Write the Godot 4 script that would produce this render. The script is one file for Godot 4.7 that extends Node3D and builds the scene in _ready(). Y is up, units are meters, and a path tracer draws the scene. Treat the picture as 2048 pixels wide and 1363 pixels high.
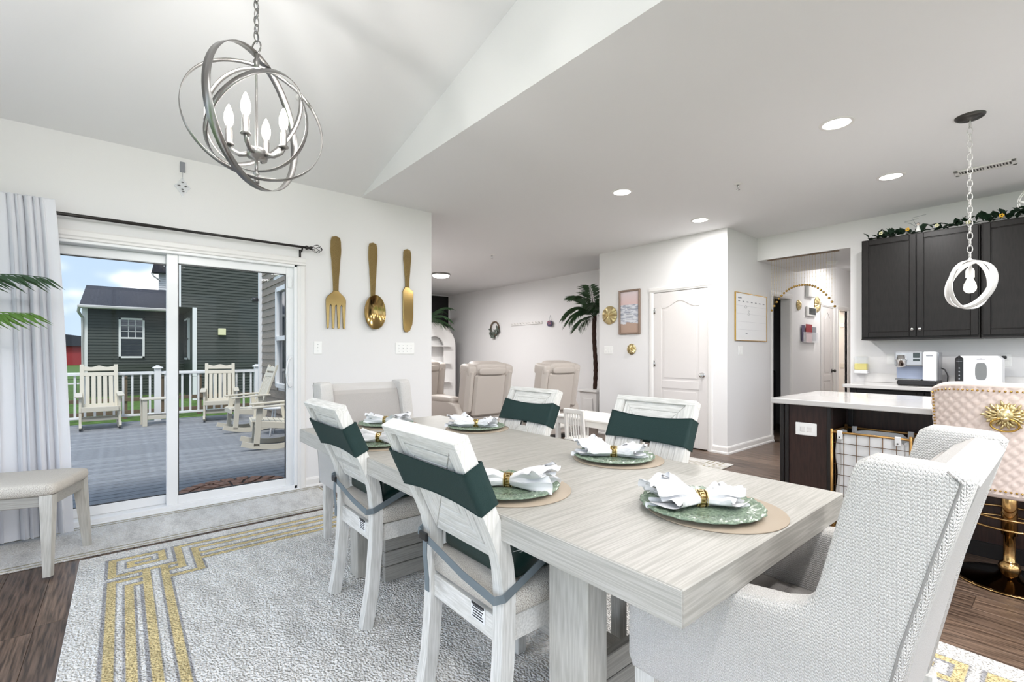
extends Node3D

# ---------------------------------------------------------------- helpers
var T := Transform3D()          # transform that the shape helpers apply
var M := {}                     # materials
var taken := {}
var rng := RandomNumberGenerator.new()
const CEIL := 2.738             # flat ceiling height
const WZ := -4.44               # inner face of the sliding door wall
const KX := 6.45                # face of the kitchen wall
const PXF := 5.61               # face of the pantry wall
const HZ := -2.67               # face of the hall wall

func mb(smooth := -1) -> SurfaceTool:
	var s := SurfaceTool.new()
	s.begin(Mesh.PRIMITIVE_TRIANGLES)
	s.set_smooth_group(smooth)
	return s

func tri(s: SurfaceTool, a: Vector3, b: Vector3, c: Vector3, n: Vector3) -> void:
	if (a - c).cross(a - b).dot(n) < 0.0:
		var t := b
		b = c
		c = t
	s.add_vertex(T * a)
	s.add_vertex(T * b)
	s.add_vertex(T * c)

func quad(s: SurfaceTool, a: Vector3, b: Vector3, c: Vector3, d: Vector3, n: Vector3) -> void:
	if (a - c).cross(a - b).dot(n) + (a - d).cross(a - c).dot(n) < 0.0:
		var t := b
		b = d
		d = t
	for p in [a, b, c, a, c, d]:
		s.add_vertex(T * p)

# box with chamfered edges
func box(s: SurfaceTool, c: Vector3, size: Vector3, bev := 0.0, bas := Basis()) -> void:
	var h := size * 0.5
	bev = minf(bev, minf(h.x, minf(h.y, h.z)) * 0.9)
	if bev <= 0.0:
		for ax in 3:
			for sg in [-1.0, 1.0]:
				var n := Vector3.ZERO
				n[ax] = sg
				var u := (ax + 1) % 3
				var v := (ax + 2) % 3
				var p := []
				for k in [[-1, -1], [1, -1], [1, 1], [-1, 1]]:
					var q := Vector3.ZERO
					q[ax] = sg * h[ax]
					q[u] = k[0] * h[u]
					q[v] = k[1] * h[v]
					p.append(c + bas * q)
				quad(s, p[0], p[1], p[2], p[3], bas * n)
		return
	var i := h - Vector3.ONE * bev
	for ax in 3:
		var u := (ax + 1) % 3
		var v := (ax + 2) % 3
		for sg in [-1.0, 1.0]:
			var n := Vector3.ZERO
			n[ax] = sg
			var p := []
			for k in [[-1, -1], [1, -1], [1, 1], [-1, 1]]:
				var q := Vector3.ZERO
				q[ax] = sg * h[ax]
				q[u] = k[0] * i[u]
				q[v] = k[1] * i[v]
				p.append(c + bas * q)
			quad(s, p[0], p[1], p[2], p[3], bas * n)
		for su in [-1.0, 1.0]:
			for sv in [-1.0, 1.0]:
				var n2 := Vector3.ZERO
				n2[u] = su
				n2[v] = sv
				var p2 := []
				for k in [[-1, 0], [1, 0], [1, 1], [-1, 1]]:
					var q2 := Vector3.ZERO
					q2[ax] = k[0] * i[ax]
					q2[u] = su * (h[u] if k[1] == 0 else i[u])
					q2[v] = sv * (i[v] if k[1] == 0 else h[v])
					p2.append(c + bas * q2)
				quad(s, p2[0], p2[1], p2[2], p2[3], bas * n2)
	for sx in [-1.0, 1.0]:
		for sy in [-1.0, 1.0]:
			for sz in [-1.0, 1.0]:
				tri(s, c + bas * Vector3(sx * h.x, sy * i.y, sz * i.z), c + bas * Vector3(sx * i.x, sy * h.y, sz * i.z), c + bas * Vector3(sx * i.x, sy * i.y, sz * h.z), bas * Vector3(sx, sy, sz))

# box given by two corners
func bx(s: SurfaceTool, x0: float, x1: float, y0: float, y1: float, z0: float, z1: float, bev := 0.0) -> void:
	box(s, Vector3((x0 + x1) * 0.5, (y0 + y1) * 0.5, (z0 + z1) * 0.5), Vector3(absf(x1 - x0), absf(y1 - y0), absf(z1 - z0)), bev)

# straight bar between two points: w across, h along up
func bar(s: SurfaceTool, a: Vector3, b: Vector3, w: float, h: float, bev := 0.0, up := Vector3.UP) -> void:
	var d := (b - a).normalized()
	var side := up.cross(d)
	if side.length() < 0.001:
		side = Vector3.RIGHT.cross(d)
	side = side.normalized()
	var u := d.cross(side).normalized()
	box(s, (a + b) * 0.5, Vector3(w, h, a.distance_to(b)), bev, Basis(side, u, d))

# sweep of a closed cross-section along points; sect in (side, up)
func sweep(s: SurfaceTool, pts: Array, sect: Array, up := Vector3.UP, closed := false, scales := []) -> void:
	var n := pts.size()
	var rings := []
	for k in n:
		var d: Vector3
		if closed:
			d = pts[(k + 1) % n] - pts[(k + n - 1) % n]
		else:
			d = pts[mini(k + 1, n - 1)] - pts[maxi(k - 1, 0)]
		d = d.normalized()
		var side := up.cross(d)
		if side.length() < 0.01:
			side = Vector3(0.3, 0.1, 0.95).cross(d)
		side = side.normalized()
		var u := d.cross(side).normalized()
		var ring := []
		var sc = scales[k] if scales.size() else 1.0
		for q in sect:
			ring.append(pts[k] + side * q.x * sc + u * q.y * sc)
		rings.append(ring)
	var m := sect.size()
	for k in (n if closed else n - 1):
		var ra: Array = rings[k]
		var rb: Array = rings[(k + 1) % n]
		for j in m:
			var j2 := (j + 1) % m
			var mid: Vector3 = (ra[j] + ra[j2] + rb[j] + rb[j2]) * 0.25
			quad(s, ra[j], ra[j2], rb[j2], rb[j], mid - (pts[k] + pts[(k + 1) % n]) * 0.5)
	if not closed:
		for e in [0, n - 1]:
			var r: Array = rings[e]
			var dir: Vector3 = (pts[0] - pts[1]) if e == 0 else (pts[n - 1] - pts[n - 2])
			for j in range(1, m - 1):
				tri(s, r[0], r[j], r[j + 1], dir)

func circ(r: float, n := 8) -> Array:
	var a := []
	for k in n:
		a.append(Vector2(cos(TAU * k / n), sin(TAU * k / n)) * r)
	return a

func rect(w: float, h: float) -> Array:
	return [Vector2(-w, -h) * 0.5, Vector2(w, -h) * 0.5, Vector2(w, h) * 0.5, Vector2(-w, h) * 0.5]

func tube(s: SurfaceTool, pts: Array, r: float, n := 8, closed := false, scales := []) -> void:
	sweep(s, pts, circ(r, n), Vector3(0.02, 1, 0.03), closed, scales)

func arc(c: Vector3, u: Vector3, v: Vector3, a0: float, a1: float, n: int) -> Array:
	var p := []
	for k in n + 1:
		var a := lerpf(a0, a1, float(k) / n)
		p.append(c + u * cos(a) + v * sin(a))
	return p

func ring(c: Vector3, u: Vector3, v: Vector3, n: int) -> Array:
	var p := []
	for k in n:
		p.append(c + u * cos(TAU * k / n) + v * sin(TAU * k / n))
	return p

# profile (radius, height) turned round the y axis at c
func lathe(s: SurfaceTool, prof: Array, seg := 24, c := Vector3.ZERO, bas := Basis()) -> void:
	for k in prof.size() - 1:
		var a: Vector2 = prof[k]
		var b: Vector2 = prof[k + 1]
		for j in seg:
			var t0 := TAU * j / seg
			var t1 := TAU * (j + 1) / seg
			var d0 := Vector3(cos(t0), 0, sin(t0))
			var d1 := Vector3(cos(t1), 0, sin(t1))
			var n := (d0 + d1).normalized() * (b.y - a.y) + Vector3.UP * (a.x - b.x)
			if n.length() < 1e-9:
				n = Vector3.UP
			n = bas * n
			var p0 := c + bas * (d0 * a.x + Vector3.UP * a.y)
			var p1 := c + bas * (d1 * a.x + Vector3.UP * a.y)
			var p2 := c + bas * (d1 * b.x + Vector3.UP * b.y)
			var p3 := c + bas * (d0 * b.x + Vector3.UP * b.y)
			if a.x < 1e-5:
				tri(s, p0, p2, p3, n)
			elif b.x < 1e-5:
				tri(s, p0, p1, p2, n)
			else:
				quad(s, p0, p1, p2, p3, n)

func cyl(s: SurfaceTool, c: Vector3, r: float, h: float, seg := 16, bas := Basis(), bev := 0.0) -> void:
	if bev > 0.0:
		lathe(s, [Vector2(0, -h / 2), Vector2(r - bev, -h / 2), Vector2(r, -h / 2 + bev), Vector2(r, h / 2 - bev), Vector2(r - bev, h / 2), Vector2(0, h / 2)], seg, c, bas)
	else:
		lathe(s, [Vector2(0, -h / 2), Vector2(r, -h / 2), Vector2(r, h / 2), Vector2(0, h / 2)], seg, c, bas)

func ball(s: SurfaceTool, c: Vector3, r: Vector3, seg := 14, rows := 8, bas := Basis()) -> void:
	var keep := T
	T = T * Transform3D(bas * Basis.from_scale(r), c)
	var prof := []
	for k in rows + 1:
		var a := -PI / 2 + PI * k / rows
		prof.append(Vector2(maxf(cos(a), 0.0), sin(a)))
	prof[0] = Vector2(0, -1)
	prof[rows] = Vector2(0, 1)
	lathe(s, prof, seg)
	T = keep

# polygon in (u, v) pushed along w; origin o; bev insets the rim of both faces
func slab(s: SurfaceTool, poly: Array, o: Vector3, u: Vector3, v: Vector3, depth: float, bev := 0.0) -> void:
	var w := u.cross(v).normalized()
	var pk := PackedVector2Array(poly)
	var area := 0.0
	for k in poly.size():
		var p: Vector2 = poly[k]
		var q: Vector2 = poly[(k + 1) % poly.size()]
		area += p.x * q.y - q.x * p.y
	var inner := []
	for k in poly.size():
		var p0: Vector2 = poly[(k + poly.size() - 1) % poly.size()]
		var p1: Vector2 = poly[k]
		var p2: Vector2 = poly[(k + 1) % poly.size()]
		var e0 := (p1 - p0).normalized()
		var e1 := (p2 - p1).normalized()
		var nn := Vector2(-e0.y - e1.y, e0.x + e1.x)
		if nn.length() < 1e-6:
			nn = Vector2(-e0.y, e0.x)
		nn = nn.normalized() * (1.0 if area > 0 else -1.0)
		inner.append(p1 + nn * bev)
	var tris := Geometry2D.triangulate_polygon(PackedVector2Array(inner if bev > 0.0 else poly))
	var face: Array = inner if bev > 0.0 else poly
	for sg in [-0.5, 0.5]:
		for k in range(0, tris.size(), 3):
			var q3 := []
			for j in 3:
				var p: Vector2 = face[tris[k + j]]
				q3.append(o + u * p.x + v * p.y + w * depth * sg)
			tri(s, q3[0], q3[1], q3[2], w * sg)
	for k in poly.size():
		var k2 := (k + 1) % poly.size()
		var a: Vector2 = poly[k]
		var b: Vector2 = poly[k2]
		var n2 := Vector2(b.y - a.y, a.x - b.x) * (1.0 if area > 0 else -1.0)
		var n := u * n2.x + v * n2.y
		var hh := depth * 0.5 - bev
		quad(s, o + u * a.x + v * a.y - w * hh, o + u * b.x + v * b.y - w * hh, o + u * b.x + v * b.y + w * hh, o + u * a.x + v * a.y + w * hh, n)
		if bev > 0.0:
			var ia: Vector2 = inner[k]
			var ib: Vector2 = inner[k2]
			for sg in [-1.0, 1.0]:
				quad(s, o + u * a.x + v * a.y + w * hh * sg, o + u * b.x + v * b.y + w * hh * sg, o + u * ib.x + v * ib.y + w * depth * 0.5 * sg, o + u * ia.x + v * ia.y + w * depth * 0.5 * sg, n + w * sg * n.length())

# grid surface; f(u, v) -> Vector3; n(u,v) hint or fixed vector
func grid(s: SurfaceTool, f: Callable, nu: int, nv: int, hint: Vector3, centre = null) -> void:
	var p := []
	for i in nu + 1:
		var row := []
		for j in nv + 1:
			row.append(f.call(float(i) / nu, float(j) / nv))
		p.append(row)
	for i in nu:
		for j in nv:
			var n := hint
			if centre != null:
				n = (p[i][j] + p[i + 1][j + 1]) * 0.5 - centre
			quad(s, p[i][j], p[i + 1][j], p[i + 1][j + 1], p[i][j + 1], n)

# soft cushion: rounded box as superellipsoid
func pad(s: SurfaceTool, c: Vector3, size: Vector3, e1 := 0.35, e2 := 0.25, nu := 28, nv := 12, bas := Basis()) -> void:
	var sp := func(a: float, e: float) -> float:
		return signf(a) * pow(absf(a), e)
	var f := func(a: float, b: float) -> Vector3:
		var th := a * TAU
		var ph := (b - 0.5) * PI
		var cp: float = sp.call(cos(ph), e1)
		return c + bas * (Vector3(cp * sp.call(cos(th), e2), sp.call(sin(ph), e1), cp * sp.call(sin(th), e2)) * size * 0.5)
	grid(s, f, nu, nv, Vector3.UP, c)

func put(s: SurfaceTool, called: String, m: Material, parent: Node = self, label := "") -> MeshInstance3D:
	s.generate_normals()
	var o := MeshInstance3D.new()
	o.mesh = s.commit()
	o.material_override = m
	o.name = numbered(called) if parent == self else called
	parent.add_child(o, true)
	if label:
		o.set_meta("label", label)
	return o

func share(mesh: Mesh, called: String, m: Material, parent: Node, at := Transform3D()) -> MeshInstance3D:
	var o := MeshInstance3D.new()
	o.mesh = mesh
	o.material_override = m
	o.name = numbered(called) if parent == self else called
	parent.add_child(o, true)
	o.transform = at
	return o

func mesh_of(s: SurfaceTool) -> Mesh:
	s.generate_normals()
	return s.commit()

func numbered(called: String) -> String:
	var n: int = taken.get(called, 0)
	taken[called] = n + 1
	return called if n == 0 else "%s_%03d" % [called, n]

func tag(o: Node, label: String, category: String, group := "") -> Node:
	o.set_meta("label", label)
	o.set_meta("category", category)
	if group:
		o.set_meta("group", group)
	return o

func thing(called: String, label: String, category: String, at := Vector3.ZERO, turn := 0.0, group := "") -> Node3D:
	var o := Node3D.new()
	o.name = numbered(called)
	add_child(o)
	o.position = at
	o.rotation_degrees.y = turn
	tag(o, label, category, group)
	return o

func struct(s: SurfaceTool, called: String, m: Material, parent: Node = self) -> MeshInstance3D:
	var o := put(s, called, m, parent)
	if parent == self:
		o.set_meta("kind", "structure")
	return o

func sroot(called: String) -> Node3D:
	var o := Node3D.new()
	o.name = numbered(called)
	add_child(o)
	o.set_meta("kind", "structure")
	return o

func dup(o: Node3D, called: String, label: String, at: Vector3, turn: float) -> Node3D:
	var c: Node3D = o.duplicate()
	c.name = numbered(called)
	add_child(c)
	c.position = at
	c.rotation_degrees.y = turn
	c.set_meta("label", label)
	return c

# ---------------------------------------------------------------- materials
func noise(freq: float, octaves := 4, kind := FastNoiseLite.TYPE_SIMPLEX_SMOOTH, sd := 1) -> FastNoiseLite:
	var n := FastNoiseLite.new()
	n.noise_type = kind
	n.frequency = freq
	n.fractal_octaves = octaves
	n.seed = sd
	return n

func ntex(n: FastNoiseLite, size: int, lo: Color, hi: Color, mid = null, normal := false, bump := 4.0) -> NoiseTexture2D:
	var t := NoiseTexture2D.new()
	t.width = size
	t.height = size
	t.seamless = true
	t.noise = n
	if normal:
		t.as_normal_map = true
		t.bump_strength = bump
	else:
		var g := Gradient.new()
		g.offsets = PackedFloat32Array([0.15, 0.85]) if mid == null else PackedFloat32Array([0.15, 0.5, 0.85])
		g.colors = PackedColorArray([lo, hi]) if mid == null else PackedColorArray([lo, mid, hi])
		t.color_ramp = g
	return t

func mat(called: String, c: Color, rough := 0.6, metal := 0.0) -> StandardMaterial3D:
	var m := StandardMaterial3D.new()
	m.resource_name = called
	m.albedo_color = c
	m.roughness = rough
	m.metallic = metal
	M[called] = m
	return m

func rgb8(r: float, g: float, b: float) -> Color:
	return Color(r / 255.0, g / 255.0, b / 255.0)

func tri_uv(m: StandardMaterial3D, sc: Vector3, world := false) -> void:
	m.uv1_triplanar = true
	m.uv1_world_triplanar = world
	m.uv1_triplanar_sharpness = 8.0
	m.uv1_scale = sc

func knit_normal(n: int, cols: int, rows: int, strength: float) -> ImageTexture:
	var im := Image.create(n, n, false, Image.FORMAT_RGB8)
	for y in n:
		for x in n:
			var u := float(x) / n * cols
			var v := float(y) / n * rows
			var fu := u - floorf(u)
			var a := absf(fu - 0.5) * 2.0
			var w := v + a * 0.5
			var fw := w - floorf(w)
			var h := pow(sin(PI * fw), 0.6) * (0.55 + 0.45 * sin(PI * minf(1.0, (1.0 - absf(a - 0.5) * 2.0) * 1.2)))
			im.set_pixel(x, y, Color(h, h, h))
	im.bump_map_to_normal_map(strength)
	return ImageTexture.create_from_image(im)

func stroke(im: Image, px: float, pts: Array, w: float, c: Color, grow: float, mir: Vector2, size: Vector2) -> void:
	for k in pts.size() - 1:
		var a: Vector2 = pts[k]
		var b: Vector2 = pts[k + 1]
		var lo := Vector2(minf(a.x, b.x), minf(a.y, b.y)) - Vector2.ONE * (w * 0.5 + grow)
		var hi := Vector2(maxf(a.x, b.x), maxf(a.y, b.y)) + Vector2.ONE * (w * 0.5 + grow)
		if mir.x > 0.5:
			var t := lo.x
			lo.x = size.x - hi.x
			hi.x = size.x - t
		if mir.y > 0.5:
			var t2 := lo.y
			lo.y = size.y - hi.y
			hi.y = size.y - t2
		im.fill_rect(Rect2i(roundi(lo.x * px), roundi(lo.y * px), roundi((hi.x - lo.x) * px), roundi((hi.y - lo.y) * px)), c)

func rug_texture(size: Vector2, px: float, sd: int, keyed := true) -> ImageTexture:
	var im := Image.create(int(size.x * px), int(size.y * px), false, Image.FORMAT_RGB8)
	im.fill(rgb8(250, 247, 242))
	var gold := rgb8(238, 216, 160)
	var grey := rgb8(180, 178, 180)
	var cx := size.x * 0.5 + 0.05
	var cy := size.y * 0.5 + 0.05
	if keyed:
		var strokes := [
			[Vector2(0.145, 0.39), Vector2(0.145, 0.14), Vector2(0.372, 0.14), Vector2(0.372, 0.285), Vector2(0.226, 0.285), Vector2(0.226, 0.222), Vector2(0.30, 0.222)],
			[Vector2(0.145, 0.39), Vector2(0.45, 0.39)], [Vector2(0.372, 0.467), Vector2(0.45, 0.467), Vector2(0.45, 0.13), Vector2(cx, 0.13)],
			[Vector2(0.29, 0.40), Vector2(0.29, cy)], [Vector2(0.372, 0.40), Vector2(0.372, cy)],
			[Vector2(0.275, 0.475), Vector2(0.145, 0.475), Vector2(0.145, cy)], [Vector2(0.28, 0.566), Vector2(0.217, 0.566), Vector2(0.217, cy)],
			[Vector2(0.39, 0.566), Vector2(0.532, 0.566), Vector2(0.532, 0.22), Vector2(cx, 0.22)], [Vector2(0.55, 0.32), Vector2(cx, 0.32)], [Vector2(0.55, 0.40), Vector2(cx, 0.40)]]
		for pass_n in 2:
			for mx in 2:
				for my in 2:
					for s in strokes:
						stroke(im, px, s, 0.034, grey if pass_n == 0 else gold, 0.011 if pass_n == 0 else 0.0, Vector2(mx, my), size)
	else:
		for d in [0.03, 0.075]:
			for r in [[Vector2(d, d), Vector2(size.x - d, d), Vector2(size.x - d, size.y - d), Vector2(d, size.y - d), Vector2(d, d)]]:
				stroke(im, px, r, 0.014, rgb8(188, 178, 150), 0.0, Vector2.ZERO, size)
	var n1 := noise(0.05, 4, FastNoiseLite.TYPE_SIMPLEX_SMOOTH, sd)
	var n2 := noise(0.35, 2, FastNoiseLite.TYPE_SIMPLEX, sd + 1)
	for y in im.get_height():
		for x in im.get_width():
			var k := 0.97 + 0.11 * n2.get_noise_2d(x * 2.2, y * 0.7) + 0.11 * minf(0.25, n1.get_noise_2d(x * 0.9, y * 0.35))
			var c := im.get_pixel(x, y)
			im.set_pixel(x, y, Color(c.r * k, c.g * k, c.b * k))
	return ImageTexture.create_from_image(im)

func materials() -> void:
	var W := Color.WHITE
	var grain := ntex(noise(0.012, 5), 512, Color(0.72, 0.72, 0.72), W, Color(0.9, 0.9, 0.9))
	var grain_strong := ntex(noise(0.012, 5, FastNoiseLite.TYPE_SIMPLEX_SMOOTH, 4), 512, Color(0.45, 0.43, 0.42), W, Color(0.78, 0.77, 0.76))
	var grain_soft := ntex(noise(0.014, 5, FastNoiseLite.TYPE_SIMPLEX_SMOOTH, 9), 512, Color(0.88, 0.88, 0.87), W)
	var vein_noise := noise(0.010, 3, FastNoiseLite.TYPE_SIMPLEX_SMOOTH, 15)
	vein_noise.fractal_type = FastNoiseLite.FRACTAL_RIDGED
	var veins := ntex(vein_noise, 1024, Color(0.86, 0.86, 0.85), W, Color(0.91, 0.91, 0.90))
	var speck := ntex(noise(0.12, 3), 256, Color(0.84, 0.83, 0.82), W)
	var fine_n := ntex(noise(0.09, 3), 256, W, W, null, true, 5.0)
	var pile_n := ntex(noise(0.22, 2, FastNoiseLite.TYPE_SIMPLEX, 6), 1024, W, W, null, true, 12.0)
	var m := mat("wall paint", rgb8(231, 230, 230), 0.85)
	m.normal_enabled = true
	m.normal_texture = fine_n
	m.normal_scale = 0.06
	tri_uv(m, Vector3.ONE * 6.0, true)
	mat("ceiling paint", rgb8(234, 234, 235), 0.9)
	mat("trim paint", rgb8(232, 230, 228), 0.35)
	mat("door paint", rgb8(222, 218, 216), 0.4)
	mat("vinyl white", rgb8(238, 239, 240), 0.3)
	mat("pendant white", rgb8(196, 194, 192), 0.5)
	mat("switch white", rgb8(244, 244, 242), 0.3)
	# floor boards
	var tones := [rgb8(126, 104, 88), rgb8(113, 93, 79), rgb8(136, 114, 98), rgb8(119, 99, 85), rgb8(106, 87, 74)]
	for k in 5:
		m = mat("floor wood %d" % k, tones[k], 0.34)
		m.albedo_texture = grain_strong
		tri_uv(m, Vector3(9.0, 9.0, 0.55), true)
		m.uv1_offset = Vector3(0.37 * k, 0.1, 0.23 * k)
	m = mat("deck board", rgb8(146, 149, 154), 0.75)
	m.albedo_texture = grain
	tri_uv(m, Vector3(1.2, 14.0, 14.0), true)
	m = mat("deck board grey", rgb8(158, 161, 165), 0.75)
	m.albedo_texture = grain
	tri_uv(m, Vector3(1.2, 14.0, 14.0), true)
	m.uv1_offset = Vector3(0.4, 0.3, 0.1)
	m = mat("siding green", rgb8(58, 66, 60), 0.6)
	m.albedo_texture = grain_soft
	tri_uv(m, Vector3(0.4, 6.0, 6.0), true)
	m = mat("siding beige", rgb8(150, 139, 128), 0.65)
	m.albedo_texture = grain_soft
	tri_uv(m, Vector3(6.0, 6.0, 0.6), true)
	m = mat("shingle", rgb8(72, 74, 82), 0.9)
	m.albedo_texture = ntex(noise(0.08, 2, FastNoiseLite.TYPE_CELLULAR, 3), 256, Color(0.5, 0.5, 0.55), W)
	tri_uv(m, Vector3(0.8, 1.6, 0.8), true)
	mat("gutter", rgb8(190, 190, 188), 0.5)
	m = mat("cream poly", rgb8(208, 202, 186), 0.5)
	mat("red siding", rgb8(150, 44, 48), 0.7)
	m = mat("grass", rgb8(96, 132, 52), 0.95)
	m.albedo_texture = ntex(noise(0.04, 4), 256, Color(0.6, 0.62, 0.5), W)
	tri_uv(m, Vector3.ONE * 0.4, true)
	mat("path concrete", rgb8(186, 182, 176), 0.9)
	m = mat("window dark", rgb8(40, 46, 52), 0.05)
	m.metallic_specular = 0.7
	m = mat("glass", Color(0.96, 0.98, 0.98, 0.04), 0.0)
	m.transparency = BaseMaterial3D.TRANSPARENCY_ALPHA
	m = mat("added tint glass", Color(0.05, 0.055, 0.055, 0.58), 0.0)  # dark tint added to dim the outdoor view; the door glass is clear
	m.metallic_specular = 0.22
	m.transparency = BaseMaterial3D.TRANSPARENCY_ALPHA
	m = mat("clear plastic", Color(0.95, 0.97, 1.0, 0.2), 0.05)
	m.transparency = BaseMaterial3D.TRANSPARENCY_ALPHA
	# metals
	m = mat("brushed nickel", rgb8(150, 148, 146), 0.3, 1.0)
	m = mat("chrome", rgb8(214, 214, 214), 0.12, 1.0)
	m = mat("gold", rgb8(196, 158, 84), 0.2, 1.0)
	m = mat("antique gold", rgb8(172, 148, 100), 0.36, 1.0)
	m.normal_enabled = true
	m.normal_texture = ntex(noise(0.06, 2, FastNoiseLite.TYPE_CELLULAR, 8), 256, W, W, null, true, 14.0)
	m.normal_scale = 1.4
	tri_uv(m, Vector3.ONE * 9.0)
	m = mat("polished brass", rgb8(150, 126, 80), 0.14, 1.0)
	m = mat("rose gold", rgb8(206, 168, 112), 0.14, 1.0)
	m = mat("gold dark base", rgb8(64, 48, 30), 0.07, 1.0)
	m = mat("pale gold", rgb8(214, 196, 148), 0.3, 0.85)
	m = mat("bronze dark", rgb8(52, 49, 48), 0.4, 0.6)
	m = mat("dark metal", rgb8(82, 80, 78), 0.4, 0.8)
	m = mat("hamper wire", rgb8(96, 72, 50), 0.4, 0.7)
	m = mat("hamper gold", rgb8(176, 136, 80), 0.35, 0.75)
	# cloth
	m = mat("curtain cloth", rgb8(226, 227, 232), 0.85)
	m.backlight_enabled = true
	m.backlight = Color(0.35, 0.35, 0.36)
	m.normal_enabled = true
	m.normal_texture = fine_n
	m.normal_scale = 0.15
	tri_uv(m, Vector3.ONE * 12.0)
	m = mat("napkin cloth", rgb8(226, 226, 228), 0.8)
	m.backlight_enabled = true
	m.backlight = Color(0.3, 0.3, 0.3)
	var kn := knit_normal(256, 16, 16, 9.0)
	m = mat("knit cloth", rgb8(246, 244, 241), 0.9)
	m.normal_enabled = true
	m.normal_texture = kn
	m.normal_scale = 0.75
	m.albedo_texture = speck
	tri_uv(m, Vector3.ONE * 9.5)
	m = mat("plain linen", rgb8(208, 206, 204), 0.9)
	m.normal_enabled = true
	m.normal_texture = fine_n
	m.normal_scale = 0.5
	m.albedo_texture = speck
	tri_uv(m, Vector3.ONE * 10.0)
	m = mat("grey linen", rgb8(190, 186, 183), 0.9)
	m.normal_enabled = true
	m.normal_texture = fine_n
	m.normal_scale = 0.5
	m.albedo_texture = speck
	tri_uv(m, Vector3.ONE * 10.0)
	m = mat("seam thread", rgb8(150, 148, 145), 0.9)
	m = mat("tweed", rgb8(222, 218, 210), 0.9)
	m.albedo_texture = ntex(noise(0.16, 3, FastNoiseLite.TYPE_SIMPLEX, 12), 256, Color(0.62, 0.59, 0.57), W, Color(0.93, 0.92, 0.91))
	m.normal_enabled = true
	m.normal_texture = fine_n
	m.normal_scale = 0.5
	tri_uv(m, Vector3(5.0, 5.0, 14.0))
	m = mat("green leather", rgb8(14, 46, 42), 0.33)
	m.normal_enabled = true
	m.normal_texture = fine_n
	m.normal_scale = 0.12
	tri_uv(m, Vector3.ONE * 8.0)
	m = mat("green band cloth", rgb8(15, 46, 44), 0.75)
	m.normal_enabled = true
	m.normal_texture = fine_n
	m.normal_scale = 0.3
	tri_uv(m, Vector3.ONE * 10.0)
	mat("webbing", rgb8(112, 122, 128), 0.7)
	mat("black plastic", rgb8(28, 28, 30), 0.35)
	mat("zip white", rgb8(230, 230, 230), 0.5)
	mat("print black", rgb8(40, 40, 42), 0.7)
	mat("print grey", rgb8(140, 142, 148), 0.7)
	mat("label white", rgb8(236, 236, 236), 0.6)
	# wood furniture
	m = mat("table wood x", rgb8(174, 171, 165), 0.42)
	m.albedo_texture = veins
	tri_uv(m, Vector3(0.22, 7.0, 7.0))
	m = mat("table wood z", rgb8(196, 193, 188), 0.42)
	m.albedo_texture = veins
	tri_uv(m, Vector3(8.0, 10.0, 0.2))
	m = mat("table wood y", rgb8(200, 197, 190), 0.45)
	m.albedo_texture = grain_soft
	tri_uv(m, Vector3(12.0, 0.9, 12.0))
	m = mat("chair wood y", rgb8(232, 230, 226), 0.5)
	m.albedo_texture = grain_soft
	tri_uv(m, Vector3(14.0, 1.0, 14.0))
	m = mat("chair wood z", rgb8(233, 231, 227), 0.5)
	m.albedo_texture = grain_soft
	tri_uv(m, Vector3(14.0, 14.0, 1.2))
	mat("kids white", rgb8(242, 240, 235), 0.4)
	# table things
	m = mat("placemat", rgb8(158, 144, 126), 0.55)
	m.normal_enabled = true
	m.normal_texture = fine_n
	m.normal_scale = 0.15
	tri_uv(m, Vector3.ONE * 10.0)
	m = mat("sage glaze", rgb8(142, 158, 138), 0.22)
	m.albedo_texture = ntex(noise(0.05, 4, FastNoiseLite.TYPE_SIMPLEX_SMOOTH, 21), 256, Color(0.68, 0.72, 0.7), W)
	tri_uv(m, Vector3.ONE * 6.0)
	# kitchen
	m = mat("espresso wood", rgb8(26, 22, 21), 0.38)
	m.metallic_specular = 0.4
	m.albedo_texture = grain
	tri_uv(m, Vector3(10.0, 1.2, 10.0), true)
	m = mat("island wood", rgb8(56, 36, 32), 0.3)
	m.albedo_texture = grain
	tri_uv(m, Vector3(10.0, 1.0, 10.0), true)
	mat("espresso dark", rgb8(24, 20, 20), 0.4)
	m = mat("quartz", rgb8(200, 198, 196), 0.1)
	m = mat("backsplash", rgb8(228, 226, 223), 0.3)
	m.albedo_texture = ntex(noise(0.01, 5), 256, Color(0.93, 0.93, 0.94), W)
	tri_uv(m, Vector3.ONE * 1.0, true)
	mat("appliance white", rgb8(240, 240, 242), 0.25)
	mat("appliance silver", rgb8(176, 178, 182), 0.3, 0.5)
	mat("water tank blue", rgb8(150, 160, 182), 0.25)
	mat("soap yellow", rgb8(232, 214, 60), 0.25)
	mat("window grey", rgb8(120, 122, 122), 0.15)
	m = mat("cream velvet", rgb8(222, 205, 196), 0.7)
	m.rim_enabled = true
	m.rim = 0.2
	mat("canvas white", rgb8(218, 218, 218), 0.85)
	# living room
	m = mat("cream leather", rgb8(194, 185, 177), 0.42)
	m.normal_enabled = true
	m.normal_texture = fine_n
	m.normal_scale = 0.12
	tri_uv(m, Vector3.ONE * 5.0)
	m = mat("palm leaf", rgb8(44, 72, 44), 0.5)
	m.backlight_enabled = true
	m.backlight = Color(0.15, 0.2, 0.1)
	m = mat("palm leaf light", rgb8(92, 128, 52), 0.5)
	m.backlight_enabled = true
	m.backlight = Color(0.2, 0.3, 0.1)
	m = mat("palm trunk", rgb8(72, 46, 34), 0.9)
	m.albedo_texture = grain_strong
	tri_uv(m, Vector3(6.0, 14.0, 6.0))
	m = mat("dark accent", rgb8(22, 22, 24), 0.3)
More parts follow.
